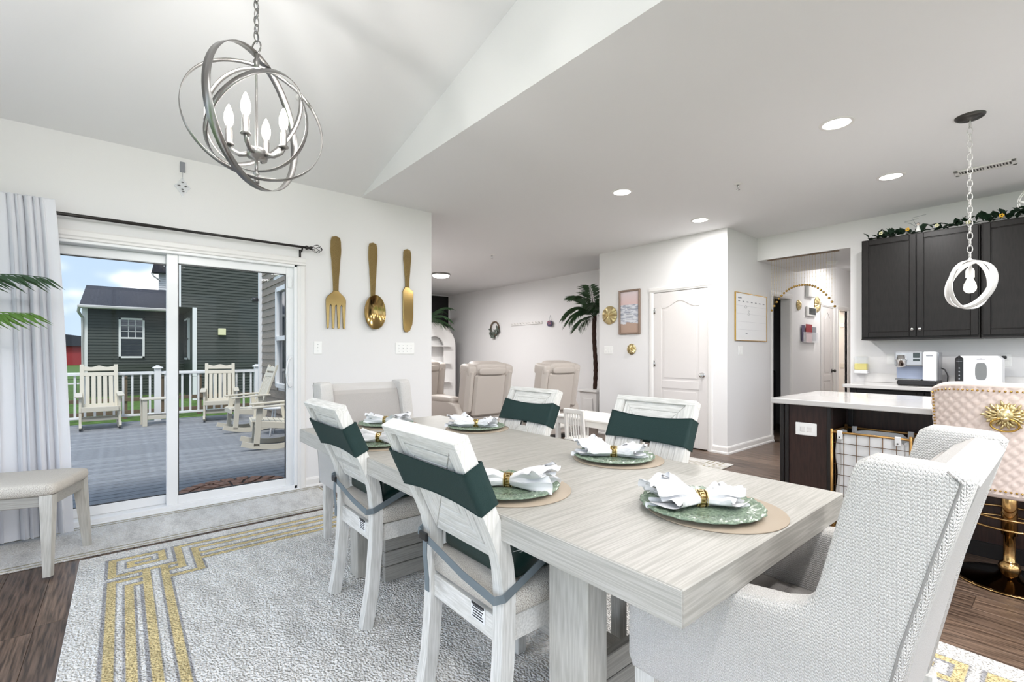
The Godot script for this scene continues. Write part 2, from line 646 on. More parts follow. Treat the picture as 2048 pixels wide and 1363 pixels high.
	m.albedo_texture = ntex(noise(0.06, 3, FastNoiseLite.TYPE_CELLULAR, 31), 256, Color(0.5, 0.5, 0.5), W)
	tri_uv(m, Vector3.ONE * 3.0, true)
	mat("greenery grey", rgb8(96, 104, 96), 0.8)
	mat("twig brown", rgb8(110, 92, 76), 0.8)
	mat("leaf dark", rgb8(30, 52, 36), 0.45)
	mat("flower cream", rgb8(236, 232, 190), 0.6)
	mat("flower yellow", rgb8(226, 176, 50), 0.6)
	mat("red paper", rgb8(150, 44, 50), 0.7)
	mat("pink paper", rgb8(226, 178, 178), 0.7)
	mat("frame brown", rgb8(132, 112, 98), 0.4, 0.2)
	mat("screen dark", rgb8(52, 60, 60), 0.15)
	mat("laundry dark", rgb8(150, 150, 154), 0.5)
	m = mat("washer black", rgb8(30, 30, 34), 0.2)
	m = mat("stone", rgb8(176, 130, 106), 0.85)
	m.albedo_texture = grain
	tri_uv(m, Vector3.ONE * 3.0, true)
	mat("stone mortar", rgb8(70, 60, 54), 0.95)
	mat("bracelet pink", rgb8(180, 110, 120), 0.6)
	mat("violet", rgb8(92, 84, 110), 0.7)
	# lamps: only what gives off light
	m = mat("bulb glow", rgb8(255, 250, 240), 0.4)
	m.emission_enabled = true
	m.emission = rgb8(255, 246, 232)
	m.emission_energy_multiplier = 2.5
	m = mat("can glow", rgb8(255, 253, 250), 0.4)
	m.emission_enabled = true
	m.emission = rgb8(255, 252, 250)
	m.emission_energy_multiplier = 4.0
	# rugs
	m = mat("rug", W, 1.0)
	m.albedo_texture = rug_texture(Vector2(2.82, 3.9), 200.0, 41)
	m.normal_enabled = true
	m.normal_texture = pile_n
	m.normal_scale = 0.7
	m.uv1_triplanar = true
	m.uv1_triplanar_sharpness = 8.0
	m.uv1_scale = Vector3(1.0 / 2.82, 1.0, 1.0 / 3.9)
	m = mat("runner", W, 1.0)
	m.albedo_texture = rug_texture(Vector2(2.6, 0.68), 200.0, 47, false)
	m.normal_enabled = true
	m.normal_texture = pile_n
	m.normal_scale = 0.7
	m.uv1_triplanar = true
	m.uv1_triplanar_sharpness = 8.0
	m.uv1_scale = Vector3(1.0 / 2.6, 1.0, 1.0 / 0.68)
	# flat prints
	m = mat("beach print", W, 0.5)
	m.albedo_texture = beach_print()

func beach_print() -> ImageTexture:
	var im := Image.create(128, 230, false, Image.FORMAT_RGB8)
	var n := noise(0.03, 4, FastNoiseLite.TYPE_SIMPLEX_SMOOTH, 77)
	for y in 230:
		for x in 128:
			var t := y / 230.0
			var k := n.get_noise_2d(x * 0.6, y * 2.4)
			var c := rgb8(222, 208, 212).lerp(rgb8(218, 190, 188), clampf(t * 3.2, 0, 1))
			if t > 0.32:
				c = rgb8(150, 156, 172).lerp(rgb8(214, 216, 222), clampf(0.5 + k * 2.0 + (t - 0.32) * 1.2, 0, 1))
			if t > 0.77 + k * 0.05:
				c = rgb8(176, 150, 134)
			im.set_pixel(x, y, c)
	for r in [[48, 92, 30, 5], [56, 106, 14, 3], [58, 114, 10, 5], [44, 124, 40, 6], [36, 140, 56, 2], [38, 148, 52, 2], [42, 156, 46, 2], [34, 174, 60, 3]]:
		for q in range(0, r[2], 4):
			im.fill_rect(Rect2i(r[0] + q, r[1], 2, r[3]), rgb8(120, 122, 132))
	return ImageTexture.create_from_image(im)

# ---------------------------------------------------------------- camera, sky, lights
const CAN_E := 1.7
const BULB_E := 0.13

func sky_image() -> ImageTexture:
	var w := 1024
	var h := 512
	var im := Image.create(w, h, false, Image.FORMAT_RGBF)
	var n := noise(1.6, 5, FastNoiseLite.TYPE_SIMPLEX_SMOOTH, 11)
	for y in h:
		var el := PI * (0.5 - (y + 0.5) / h)
		for x in w:
			var az := TAU * (x + 0.5) / w
			var d := Vector3(cos(el) * sin(az), sin(el), cos(el) * cos(az))
			var up := clampf(d.y, 0.0, 1.0)
			var c := Color(0.50, 0.62, 0.74).lerp(Color(0.30, 0.46, 0.70), pow(up, 0.6))
			if d.y < 0.0:
				c = Color(0.55, 0.62, 0.68)
			else:
				var q := d / (0.35 + d.y) 
				var k := n.get_noise_3d(q.x * 0.9, 2.0, q.z * 0.9) + 0.5 * n.get_noise_3d(q.x * 2.0, d.y * 3.0 + 7.0, q.z * 2.0)
				var cl := smoothstep(0.0, 0.34, k)
				c = c.lerp(Color(1.22, 1.20, 1.19), cl * 0.92)
			im.set_pixel(x, y, c)
	return ImageTexture.create_from_image(im)

func area(at: Vector3, size: Vector2, energy: float, colour: Color, called: String, parent: Node, turn := Vector3(-90, 0, 0)) -> void:
	var l := AreaLight3D.new()
	l.name = called
	l.area_size = size
	l.light_energy = energy
	l.light_color = colour
	l.shadow_enabled = true
	l.area_range = 20.0
	parent.add_child(l, true)
	l.position = at
	l.rotation_degrees = turn

func omni(at: Vector3, energy: float, radius: float, colour: Color, called: String, parent: Node) -> void:
	var l := OmniLight3D.new()
	l.name = called
	l.light_energy = energy
	l.light_size = radius
	l.light_color = colour
	l.omni_range = 20.0
	l.omni_attenuation = 2.0
	l.shadow_enabled = true
	parent.add_child(l, true)
	l.position = at

func _ready() -> void:
	rng.seed = 20240
	var cam := Camera3D.new()
	cam.name = "camera"
	cam.projection = Camera3D.PROJECTION_FRUSTUM
	cam.near = 0.05
	cam.far = 400.0
	cam.size = 2.0 * 0.05 * (681.5 / 935.0)
	cam.frustum_offset = Vector2(0, 0.05 * 25.5 / 935.0)
	cam.position = Vector3(0, 1.215, 0)
	cam.rotation_degrees.y = -39.83
	cam.current = true
	add_child(cam)
	var we := WorldEnvironment.new()
	we.name = "world"
	var e := Environment.new()
	e.background_mode = Environment.BG_SKY
	var sky := Sky.new()
	var pm := PanoramaSkyMaterial.new()
	pm.panorama = sky_image()
	pm.energy_multiplier = 2.3
	sky.sky_material = pm
	e.sky = sky
	e.tonemap_mode = Environment.TONE_MAPPER_LINEAR
	e.tonemap_exposure = 1.45
	e.sdfgi_enabled = true
	e.ssao_enabled = true
	e.ssil_enabled = true
	we.environment = e
	add_child(we)
	var sun := DirectionalLight3D.new()
	sun.name = "sun"
	sun.light_energy = 1.3
	sun.light_angular_distance = 12.0
	sun.light_color = rgb8(255, 252, 248)
	sun.shadow_enabled = true
	sun.rotation_degrees = Vector3(-60, -15, 0)
	add_child(sun)
	materials()
	room()
	ceiling_lights()
	outside()
	sliding_door()
	doors()
	dining()
	wall_things()
	kitchen()
	hall()
	living()
	chandelier()

func recessed(x: float, z: float, label: String, energy := CAN_E) -> Node3D:
	var t := thing("recessed_light", label, "ceiling light", Vector3(x, CEIL, z), 0, "recessed ceiling lights")
	var s := mb(1)
	lathe(s, [Vector2(0.078, -0.001), Vector2(0.080, -0.006), Vector2(0.098, -0.004), Vector2(0.100, 0.0)], 32)
	put(s, "trim_ring", M["trim paint"], t)
	s = mb(1)
	lathe(s, [Vector2(0.0, -0.003), Vector2(0.079, -0.003)], 32)
	put(s, "lens", M["can glow"], t)
	area(Vector3(0, -0.012, 0), Vector2(0.14, 0.14), energy, rgb8(255, 253, 252), "light", t)
	return t

func ceiling_lights() -> void:
	# added fill lamps on the rear slope, unseen, to brighten rug and wing chair
	for q in [[-0.55, 0.35, "first"], [0.95, 0.35, "second"], [-0.55, 1.6, "third"], [0.95, 1.6, "fourth"]]:
		var y: float = CEIL + 0.05 + (2.75 - q[1]) / 3.65 * (0.24 * 3.54 - 0.05)
		var l := recessed(q[0], q[1], "%s added fill light on the rear slope of the vaulted ceiling, behind the camera" % q[2], 1.4)
		l.position.y = y - 0.004
		l.rotation.x = atan(0.2)
	recessed(3.63, -1.0, "recessed ceiling light nearest the dark pendant canopy, largest of those in view")
	recessed(5.07, -1.0, "recessed ceiling light between the pendant chain and the ceiling air vent")
	recessed(3.62, -2.72, "leftmost recessed ceiling light, above the dining table's far side")
	recessed(5.06, -2.72, "recessed ceiling light close to the pantry wall corner")
	recessed(3.63, 0.72, "recessed ceiling light behind the kitchen island, out of view to the right")
	recessed(5.07, 0.72, "recessed ceiling light over the kitchen counter, out of view to the right")
	recessed(2.25, 1.6, "added unseen fill light in the ceiling behind the camera")  # lamp added off the ceiling grid to brighten the dining side
	recessed(2.25, 0.72, "added fill light right of the camera, out of view above the wing chair")  # lamp added to light the wing chair and table

# ---------------------------------------------------------------- the shell of the room
func room() -> void:
	var wp: Material = M["wall paint"]
	# floor: boards where the photograph shows them singly, a slab elsewhere
	var fl := sroot("floor")
	var s := mb()
	bx(s, -1.35, 10.9, -0.25, -0.014, -4.6, 2.75)
	bx(s, 2.44, 10.9, -0.25, -0.014, -10.65, -4.6)
	bx(s, 2.42, 10.9, -0.02, 0.0, -11.0, -4.62)
	bx(s, 6.93, 10.9, -0.02, 0.0, -4.6, 2.7)
	bx(s, -1.35, 6.93, -0.02, 0.0, 0.62, 2.7)
	put(s, "floor_slab", M["floor wood 3"], fl)
	var full := {}
	var row := 0
	var x := -1.2
	while x < 6.93:
		var z := -4.62 - rng.randf() * 1.1
		while z < 0.62:
			var a := maxf(z, -4.62)
			var b := minf(z + 1.22, 0.62)
			if b - a > 0.03:
				var key := roundi((b - a) * 1000)
				if not full.has(key):
					var q := mb()
					box(q, Vector3.ZERO, Vector3(0.1788, 0.014, b - a - 0.0012), 0.0016)
					full[key] = mesh_of(q)
				share(full[key], "plank", M["floor wood %d" % rng.randi_range(0, 4)], fl, Transform3D(Basis(), Vector3(x + 0.09, -0.007, (a + b) * 0.5)))
			z += 1.22
		x += 0.18
		row += 1
	# wall with the sliding door
	s = mb()
	bx(s, -1.35, -0.62, -0.2, 2.80, WZ, WZ - 0.16)
	bx(s, 1.22, 2.57, -0.2, 2.80, WZ, WZ - 0.16)
	bx(s, -0.62, 1.22, 2.03, 2.80, WZ, WZ - 0.16)
	struct(s, "wall_back", wp)
	# left wall: a row of tall windows
	s = mb()
	bx(s, -1.35, -1.2, -0.2, 3.75, WZ, -3.95)
	bx(s, -1.35, -1.2, -0.2, 0.35, -3.95, 2.35)
	bx(s, -1.35, -1.2, 2.5, 3.75, -3.95, 2.35)
	bx(s, -1.35, -1.2, 0.35, 2.5, -1.0, -0.75)
	bx(s, -1.35, -1.2, -0.2, 3.75, 2.35, 2.75)
	struct(s, "wall_left", wp)
	for r in [[-3.95, -1.0], [-0.75, 2.35]]:
		var w := sroot("window_1" if r[0] < -3 else "window_2")
		s = mb()
		for k in 4:
			var zz := lerpf(r[0] + 0.03, r[1] - 0.03, k / 3.0)
			bx(s, -1.31, -1.25, 0.35, 2.5, zz - 0.03, zz + 0.03, 0.004)
		bx(s, -1.31, -1.25, 0.35, 0.41, r[0], r[1], 0.004)
		bx(s, -1.31, -1.25, 2.44, 2.5, r[0], r[1], 0.004)
		put(s, "window_frame", M["vinyl white"], w)
		s = mb()
		quad(s, Vector3(-1.28, 0.4, r[0]), Vector3(-1.28, 2.45, r[0]), Vector3(-1.28, 2.45, r[1]), Vector3(-1.28, 0.4, r[1]), Vector3.RIGHT)
		put(s, "pane", M["glass"], w)
	# wall behind the camera with wide windows
	s = mb()
	bx(s, -1.35, -1.0, -0.2, 3.75, 2.6, 2.75)
	bx(s, -1.0, 5.6, -0.2, 0.35, 2.6, 2.75)
	bx(s, -1.0, 5.6, 2.5, 3.75, 2.6, 2.75)
	bx(s, 1.6, 1.9, 0.35, 2.5, 2.6, 2.75)
	bx(s, 5.6, 6.6, -0.2, 3.75, 2.6, 2.75)
	struct(s, "wall_front", wp)
	for r in [[-1.0, 1.6], [1.9, 5.6]]:
		var w2 := sroot("window_3" if r[0] < 0 else "window_4")
		s = mb()
		for k in 4:
			var xx := lerpf(r[0] + 0.03, r[1] - 0.03, k / 3.0)
			bx(s, xx - 0.03, xx + 0.03, 0.35, 2.5, 2.65, 2.71, 0.004)
		bx(s, r[0], r[1], 0.35, 0.41, 2.65, 2.71, 0.004)
		bx(s, r[0], r[1], 2.44, 2.5, 2.65, 2.71, 0.004)
		put(s, "window_frame", M["vinyl white"], w2)
		s = mb()
		quad(s, Vector3(r[0], 0.4, 2.68), Vector3(r[1], 0.4, 2.68), Vector3(r[1], 2.45, 2.68), Vector3(r[0], 2.45, 2.68), Vector3.FORWARD)
		put(s, "pane", M["glass"], w2)
	# living room walls
	s = mb()
	bx(s, 2.44, 2.57, -0.2, 2.80, WZ - 0.16, -9.1)
	bx(s, 2.44, 2.57, -0.2, 0.61, -9.1, -10.2)
	bx(s, 2.44, 2.57, 2.47, 2.80, -9.1, -10.2)
	bx(s, 2.44, 2.57, -0.2, 2.80, -10.2, -10.65)
	struct(s, "wall_living_west", wp)
	s = mb()
	bx(s, 2.44, 6.77, -0.2, 2.80, -10.5, -10.65)
	struct(s, "wall_living_back", wp)
	s = mb()
	bx(s, 6.62, 6.77, -0.2, 2.80, -10.65, -4.64)
	struct(s, "wall_living_east", wp)
	# pantry box
	s = mb()
	bx(s, PXF, PXF + 0.12, -0.2, 2.80, -4.64, -3.70)
	bx(s, PXF, PXF + 0.12, -0.2, 2.80, -2.90, HZ)
	bx(s, PXF, PXF + 0.12, 2.07, 2.80, -3.70, -2.90)
	bx(s, PXF + 0.12, 6.77, -0.2, 2.80, -4.64, -4.52)
	bx(s, PXF + 0.12, 6.77, -0.2, 2.80, -4.52, -4.50)
	struct(s, "wall_pantry", wp)
	# hall wall with the laundry doorway and two doors
	s = mb()
	bx(s, PXF + 0.12, 6.94, -0.2, 2.80, HZ, HZ - 0.12)
	bx(s, 6.94, 7.56, 2.03, 2.80, HZ, HZ - 0.12)
	bx(s, 7.56, 8.93, -0.2, 2.80, HZ, HZ - 0.12)
	bx(s, 8.93, 9.50, 2.02, 2.80, HZ, HZ - 0.12)
	bx(s, 9.50, 9.76, -0.2, 2.80, HZ, HZ - 0.12)
	bx(s, 9.76, 10.3, 2.02, 2.80, HZ, HZ - 0.12)
	bx(s, 10.3, 10.9, -0.2, 2.80, HZ, HZ - 0.12)
	struct(s, "wall_hall_left", wp)
	s = mb()
	bx(s, KX + 0.1, 10.9, -0.2, 2.80, -1.639, -1.52)
	struct(s, "wall_hall_right", wp)
	s = mb()
	bx(s, 10.8, 10.95, -0.2, 2.80, HZ - 0.12, -1.5)
	struct(s, "wall_hall_end", wp)
	s = mb()
	bx(s, KX, KX + 0.12, 2.44, 2.80, HZ, -1.64)
	bx(s, KX + 0.12, 7.77, 2.44, 2.80, HZ, -1.64)
	struct(s, "trim_1", wp)
	s = mb()
	bx(s, KX, KX + 0.12, -0.2, 2.80, -1.64, 2.62)
	struct(s, "wall_kitchen", wp)
	# laundry room and the lit room beyond the hall
	s = mb()
	bx(s, 6.6, 8.85, -0.2, 2.8, -4.52, -4.40)
	bx(s, 8.73, 8.85, -0.2, 2.8, -4.40, HZ - 0.12)
	bx(s, 6.6, 6.72, -0.2, 2.8, -4.40, HZ - 0.12)
	struct(s, "wall_laundry", M["laundry dark"])
	s = mb()
	bx(s, 9.6, 10.95, -0.2, 2.8, -4.4, -4.3)
	bx(s, 9.56, 9.64, -0.2, 2.8, -4.3, HZ - 0.12)
	bx(s, 10.85, 10.95, -0.2, 2.8, -4.3, HZ - 0.12)
	struct(s, "wall_far_room", wp)
	# flat ceiling
	s = mb()
	bx(s, 1.79, 10.95, CEIL, 2.85, WZ, 2.75)
	bx(s, 2.42, 10.95, CEIL, 2.85, -10.65, WZ)
	struct(s, "ceiling", M["ceiling paint"])
	# vaulted part: two slopes that meet in a ridge, and the upright face above the flat ceiling's edge
	var slope := 0.24
	var rz := -0.9
	var rh := CEIL + slope * (rz - WZ)
	s = mb()
	slab(s, [Vector2(WZ - 0.16, CEIL - 0.16 * slope), Vector2(rz, rh), Vector2(2.75, CEIL + 0.05), Vector2(2.75, CEIL + 0.17), Vector2(rz, rh + 0.12), Vector2(WZ - 0.16, CEIL + 0.12)], Vector3(0.22, 0, 0), Vector3(0, 0, 1), Vector3(0, 1, 0), 3.14)
	struct(s, "ceiling_vault", M["ceiling paint"])
	s = mb()
	slab(s, [Vector2(WZ + 0.02, CEIL + 0.004), Vector2(2.75, CEIL + 0.004), Vector2(2.75, CEIL + 0.06), Vector2(rz, rh + 0.005), Vector2(WZ + 0.02, CEIL + 0.008)], Vector3(1.8395, 0, 0), Vector3(0, 0, 1), Vector3(0, 1, 0), 0.1)
	struct(s, "wall_gable", M["ceiling paint"])
	# baseboards
	base("baseboard_back", Vector3(1.28, 0, WZ), Vector3(2.57, 0, WZ))
	base("baseboard_living", Vector3(6.62, 0, -10.5), Vector3(6.62, 0, -4.64))
	base("baseboard_pantry", Vector3(PXF, 0, -4.64), Vector3(PXF, 0, -3.745))
	base("baseboard_pantry", Vector3(PXF, 0, -2.86), Vector3(PXF, 0, HZ))
	base("baseboard_hall", Vector3(PXF, 0, HZ), Vector3(6.94, 0, HZ))
	base("baseboard_hall", Vector3(7.64, 0, HZ), Vector3(8.86, 0, HZ))
	# sprinklers, vent
	sprinkler(Vector3(4.24, CEIL, -1.92), Basis(), "small white sprinkler head on the flat ceiling between the four recessed lights")
	sprinkler(Vector3(4.37, CEIL, -5.72), Basis(), "tiny sprinkler head on the living room ceiling")
	var sz := -3.42
	sprinkler(Vector3(0.95, CEIL + slope * (sz - WZ), sz), Basis(Vector3.RIGHT, -atan(slope)), "round sprinkler head on the sloped ceiling right of the orb chandelier")
	vent()

func base(called: String, a: Vector3, b: Vector3) -> void:
	# a moulded board along a wall; the room lies to the left of a -> b seen from above
	var s := mb()
	var d := (b - a).normalized()
	var inward := d.cross(Vector3.UP) * -1.0
	if called.begins_with("baseboard_back") or called.begins_with("baseboard_hall"):
		inward = Vector3(0, 0, 1)
	else:
		inward = Vector3(-1, 0, 0)
	slab(s, [Vector2(0, 0), Vector2(0.022, 0), Vector2(0.022, 0.018), Vector2(0.014, 0.03), Vector2(0.014, 0.075), Vector2(0.008, 0.09), Vector2(0, 0.095)], (a + b) * 0.5, inward, Vector3.UP, a.distance_to(b) + 0.02)
	struct(s, called, M["trim paint"])

func sprinkler(at: Vector3, bas: Basis, label: String) -> void:
	var t := thing("sprinkler_head", label, "sprinkler", at, 0)
	t.basis = bas
	var s := mb(1)
	lathe(s, [Vector2(0.012, -0.012), Vector2(0.03, -0.006), Vector2(0.036, 0.0)], 20)
	put(s, "escutcheon", M["trim paint"], t)
	s = mb(1)
	cyl(s, Vector3(0, -0.02, 0), 0.008, 0.03, 10)
	for a in [-1.0, 1.0]:
		tube(s, [Vector3(0.01 * a, -0.012, 0), Vector3(0.013 * a, -0.035, 0), Vector3(0.002 * a, -0.052, 0)], 0.003, 6)
	cyl(s, Vector3(0, -0.055, 0), 0.016, 0.003, 12)
	put(s, "frame", M["chrome"], t)

func vent() -> void:
	var t := thing("air_vent", "white louvred air vent in the kitchen ceiling behind the pendant chain", "vent", Vector3(5.42, CEIL, -0.46))
	var s := mb()
	for a in [-1.0, 1.0]:
		box(s, Vector3(0.06 * a, -0.005, 0), Vector3(0.03, 0.01, 0.36), 0.003)
		box(s, Vector3(0, -0.005, 0.165 * a), Vector3(0.15, 0.01, 0.03), 0.003)
	box(s, Vector3(0, -0.005, 0), Vector3(0.1, 0.01, 0.012), 0.002)
	put(s, "frame", M["trim paint"], t)
	for k in 16:
		s = mb()
		var z := -0.142 + 0.0178 * k + (0.008 if k > 7 else 0.0)
		box(s, Vector3(0, -0.004, z), Vector3(0.09, 0.0018, 0.014), 0.0, Basis(Vector3.RIGHT, 0.7))
		put(s, "slat", M["trim paint"], t)
	s = mb()
	box(s, Vector3(0, 0.0005, 0), Vector3(0.12, 0.002, 0.32))
	put(s, "duct", M["dark metal"], t)

# ---------------------------------------------------------------- outside: deck, neighbours
const DY := -0.14

func lap_x(s: SurfaceTool, x0: float, x1: float, y0: float, y1: float, z: float, pitch: float, out := 0.022) -> void:
	# lap siding on a wall that faces +z
	var y := y0
	while y < y1 - 0.001:
		var t := minf(y + pitch, y1)
		quad(s, Vector3(x0, y, z + out), Vector3(x1, y, z + out), Vector3(x1, t, z), Vector3(x0, t, z), Vector3(0, 0.1, 1))
		quad(s, Vector3(x0, y, z), Vector3(x1, y, z), Vector3(x1, y, z + out), Vector3(x0, y, z + out), Vector3.DOWN)
		y = t
	bx(s, x0, x1, y0, y1, z - 0.12, z - 0.001)

func outside() -> void:
	var s := mb()
	bx(s, -80, 80, -0.6, -0.35, -160, 80)
	struct(s, "ground", M["grass"])
	s = mb()
	bx(s, -40, -1.6, -0.36, -0.335, -34.0, -32.6)
	struct(s, "ground_path", M["path concrete"])
	s = mb()
	bx(s, -5.0, -1.4, -0.36, -0.32, -4.4, 7.0)  # unseen pale slab added to bounce daylight up to the ceilings
	bx(s, -1.4, 9.0, -0.36, -0.32, 2.8, 7.0)
	struct(s, "ground_added_bounce", M["path concrete"])
	# deck
	var dk := sroot("deck")
	s = mb()
	box(s, Vector3.ZERO, Vector3(6.0, 0.026, 0.132), 0.006)
	var bm := mesh_of(s)
	var z := -4.70
	while z > -12.05:
		share(bm, "deck_board", M["deck board" if rng.randf() < 0.5 else "deck board grey"], dk, Transform3D(Basis(), Vector3(-0.585, DY - 0.013, z)))
		z -= 0.1435
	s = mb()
	bx(s, -3.58, 2.41, -0.36, DY - 0.0034, -12.08, -4.61)  # dark fill set close under the boards stands in for gap shade
	put(s, "deck_gap_shade", M["espresso dark"], dk)
	# railing along the deck's far edge
	var t := thing("deck_railing", "white vinyl deck railing with square balusters and capped posts", "railing", Vector3(0, DY, -11.9))
	for xx in [-1.35, 0.555, 2.36]:
		s = mb()
		bx(s, xx - 0.055, xx + 0.055, 0.0, 1.06, -0.055, 0.055, 0.004)
		put(s, "post", M["vinyl white"], t)
		s = mb()
		bx(s, xx - 0.085, xx + 0.085, 1.06, 1.085, -0.085, 0.085, 0.006)
		slab(s, [Vector2(-0.07, 0), Vector2(0.07, 0), Vector2(0.02, 0.035), Vector2(-0.02, 0.035)], Vector3(xx, 1.085, 0), Vector3.RIGHT, Vector3.UP, 0.13)
		put(s, "post_cap", M["vinyl white"], t)
	for r in [[-3.4, -1.405], [-1.295, 0.5], [0.61, 2.305]]:
		s = mb()
		bx(s, r[0], r[1], 0.94, 1.0, -0.045, 0.045, 0.008)
		put(s, "top_rail", M["vinyl white"], t)
		s = mb()
		bx(s, r[0], r[1], 0.12, 0.165, -0.025, 0.025, 0.005)
		put(s, "bottom_rail", M["vinyl white"], t)
		var n := int((r[1] - r[0]) / 0.138)
		s = mb()
		box(s, Vector3.ZERO, Vector3(0.036, 0.78, 0.036), 0.003)
		var bal := mesh_of(s)
		for k in n:
			var x: float = r[0] + (r[1] - r[0]) * (k + 0.5) / n
			share(bal, "baluster", M["vinyl white"], t, Transform3D(Basis(), Vector3(x, 0.553, 0)))
	# low timber fence on the lawn behind the railing
	t = thing("garden_fence", "low weathered timber fence with wire mesh on the lawn behind the railing", "fence", Vector3(0, -0.35, -14.6))
	for k in 9:
		s = mb()
		bx(s, -3.0 + k * 0.75, -2.9 + k * 0.75, 0, 1.02, -0.04, 0.04, 0.004)
		put(s, "post", M["twig brown"], t)
	for y in [0.42, 0.12]:
		s = mb()
		bx(s, -3.1, 3.3, y, y + 0.09, 0.04, 0.07, 0.004)
		put(s, "rail", M["twig brown"], t)
	s = mb()
	for k in 32:
		var x2 := -3.0 + k * 0.2
		bx(s, x2, x2 + 0.006, 0.5, 1.0, 0.05, 0.056)
	bx(s, -3.1, 3.3, 0.98, 0.99, 0.05, 0.06)
	var w := put(s, "wire_mesh", M["dark metal"], t)
	w.set_meta("kind", "stuff")
	rocking_chairs()
	# side table between the two rocking chairs
	t = thing("side_table", "small cream slatted side table between the two rocking chairs by the railing", "table", Vector3(0.54, DY, -11.25), 4)
	for k in 4:
		s = mb()
		bx(s, -0.27, 0.27, 0.49, 0.512, -0.2 + k * 0.102, -0.106 + k * 0.102, 0.003)
		put(s, "slat", M["cream poly"], t)
	for a in [[-1, -1], [1, -1], [1, 1], [-1, 1]]:
		s = mb()
		box(s, Vector3(0.225 * a[0], 0.245, 0.165 * a[1]), Vector3(0.07, 0.49, 0.035), 0.003)
		put(s, "leg", M["cream poly"], t)
	s = mb()
	bx(s, -0.22, 0.22, 0.12, 0.19, 0.14, 0.165, 0.003)
	bx(s, -0.22, 0.22, 0.12, 0.19, -0.165, -0.14, 0.003)
	put(s, "stretcher", M["cream poly"], t)
	# little round table by the beige wall
	t = thing("round_side_table", "little white round table between the rocking chairs near the beige wall", "table", Vector3(2.02, DY, -8.55))
	s = mb(1)
	cyl(s, Vector3(0, 0.46, 0), 0.24, 0.025, 24, Basis(), 0.005)
	put(s, "table_top", M["vinyl white"], t)
	for k in 3:
		s = mb(1)
		var a2 := TAU * k / 3.0 + 0.4
		tube(s, [Vector3(cos(a2) * 0.12, 0.45, sin(a2) * 0.12), Vector3(cos(a2) * 0.2, 0.0, sin(a2) * 0.2)], 0.014, 8)
		put(s, "leg", M["vinyl white"], t)
	# stone doormat
	t = thing("stone_doormat", "half-round doormat of reddish flat stones on the deck outside the door", "doormat", Vector3(0.86, DY, -5.30))
	s = mb()
	var poly := [Vector2(-0.52, 0), Vector2(0.52, 0)]
	for k in range(1, 12):
		poly.append(Vector2(0.52 * cos(PI * k / 12.0), 0.48 * sin(PI * k / 12.0)))
	slab(s, poly, Vector3(0, 0.008, 0), Vector3(1, 0, 0), Vector3(0, 0, -1), 0.016)
	put(s, "backing", M["stone mortar"], t)
	for rr in [[0.40, 0.51, 11], [0.24, 0.385, 8], [0.06, 0.225, 4]]:
		for k in rr[2]:
			var a0: float = PI * (k + 0.06) / rr[2]
			var a1: float = PI * (k + 0.94) / rr[2]
			var j := rng.randf_range(-0.012, 0.012)
			s = mb()
			slab(s, [Vector2(rr[0] * cos(a0), rr[0] * 0.92 * sin(a0) + j), Vector2((rr[1] + j) * cos(a0 + 0.03), (rr[1] + j) * 0.92 * sin(a0 + 0.03)), Vector2(rr[1] * cos(a1), rr[1] * 0.92 * sin(a1)), Vector2((rr[0] + j) * cos(a1 - 0.03), rr[0] * 0.92 * sin(a1 - 0.03))], Vector3(0, 0.022, 0), Vector3(1, 0, 0), Vector3(0, 0, -1), 0.012, 0.004)
			put(s, "stone", M["stone"], t)
	# outer wall of the living room: beige lap boards, window, corner board, security camera
	t = sroot("wall_outer_siding")
	for k in 22:
		for seg in [[-4.6, -8.96], [-8.96, -10.34], [-10.34, -11.7]]:
			var y0 := -0.3 + 0.155 * k
			if seg[0] == -8.96 and y0 + 0.155 > 0.62 and y0 < 2.46:
				continue
			s = mb()
			slab(s, [Vector2(0, 0), Vector2(0.022, 0), Vector2(0.006, 0.158), Vector2(0, 0.158)], Vector3(2.435, y0, (seg[0] + seg[1]) * 0.5), Vector3(-1, 0, 0), Vector3.UP, absf(seg[1] - seg[0]))
			put(s, "siding_board", M["siding beige"], t)
	s = mb()
	bx(s, 2.435, 6.0, -0.35, 3.2, -10.66, -11.7)
	put(s, "wall_core", M["siding beige"], t)
	s = mb()
	bx(s, 2.36, 2.46, -0.3, 3.2, -11.79, -11.69, 0.004)
	put(s, "corner_board", M["vinyl white"], t)
	var wn := sroot("window_5")
	s = mb()
	for zz in [-8.99, -10.31]:
		bx(s, 2.38, 2.5, 0.56, 2.52, zz - 0.05, zz + 0.05, 0.004)
	for yy in [0.58, 1.52, 2.5]:
		bx(s, 2.38, 2.5, yy - 0.045, yy + 0.045, -10.31, -8.99, 0.004)
	put(s, "window_frame", M["vinyl white"], wn)
	s = mb()
	bx(s, 2.438, 2.442, 0.6, 2.48, -10.3, -9.0)
	put(s, "pane", M["window dark"], wn)
	t = thing("security_camera", "small dark security camera on the beige corner of the house", "camera", Vector3(2.36, 2.42, -11.74))
	s = mb(1)
	cyl(s, Vector3(-0.08, 0, 0.05), 0.05, 0.12, 14, Basis(Vector3.FORWARD, PI / 2), 0.01)
	put(s, "body", M["black plastic"], t)
	s = mb(1)
	tube(s, [Vector3(0, 0, 0), Vector3(-0.06, 0.0, 0.03)], 0.012, 8)
	put(s, "mount", M["vinyl white"], t)
	neighbours()

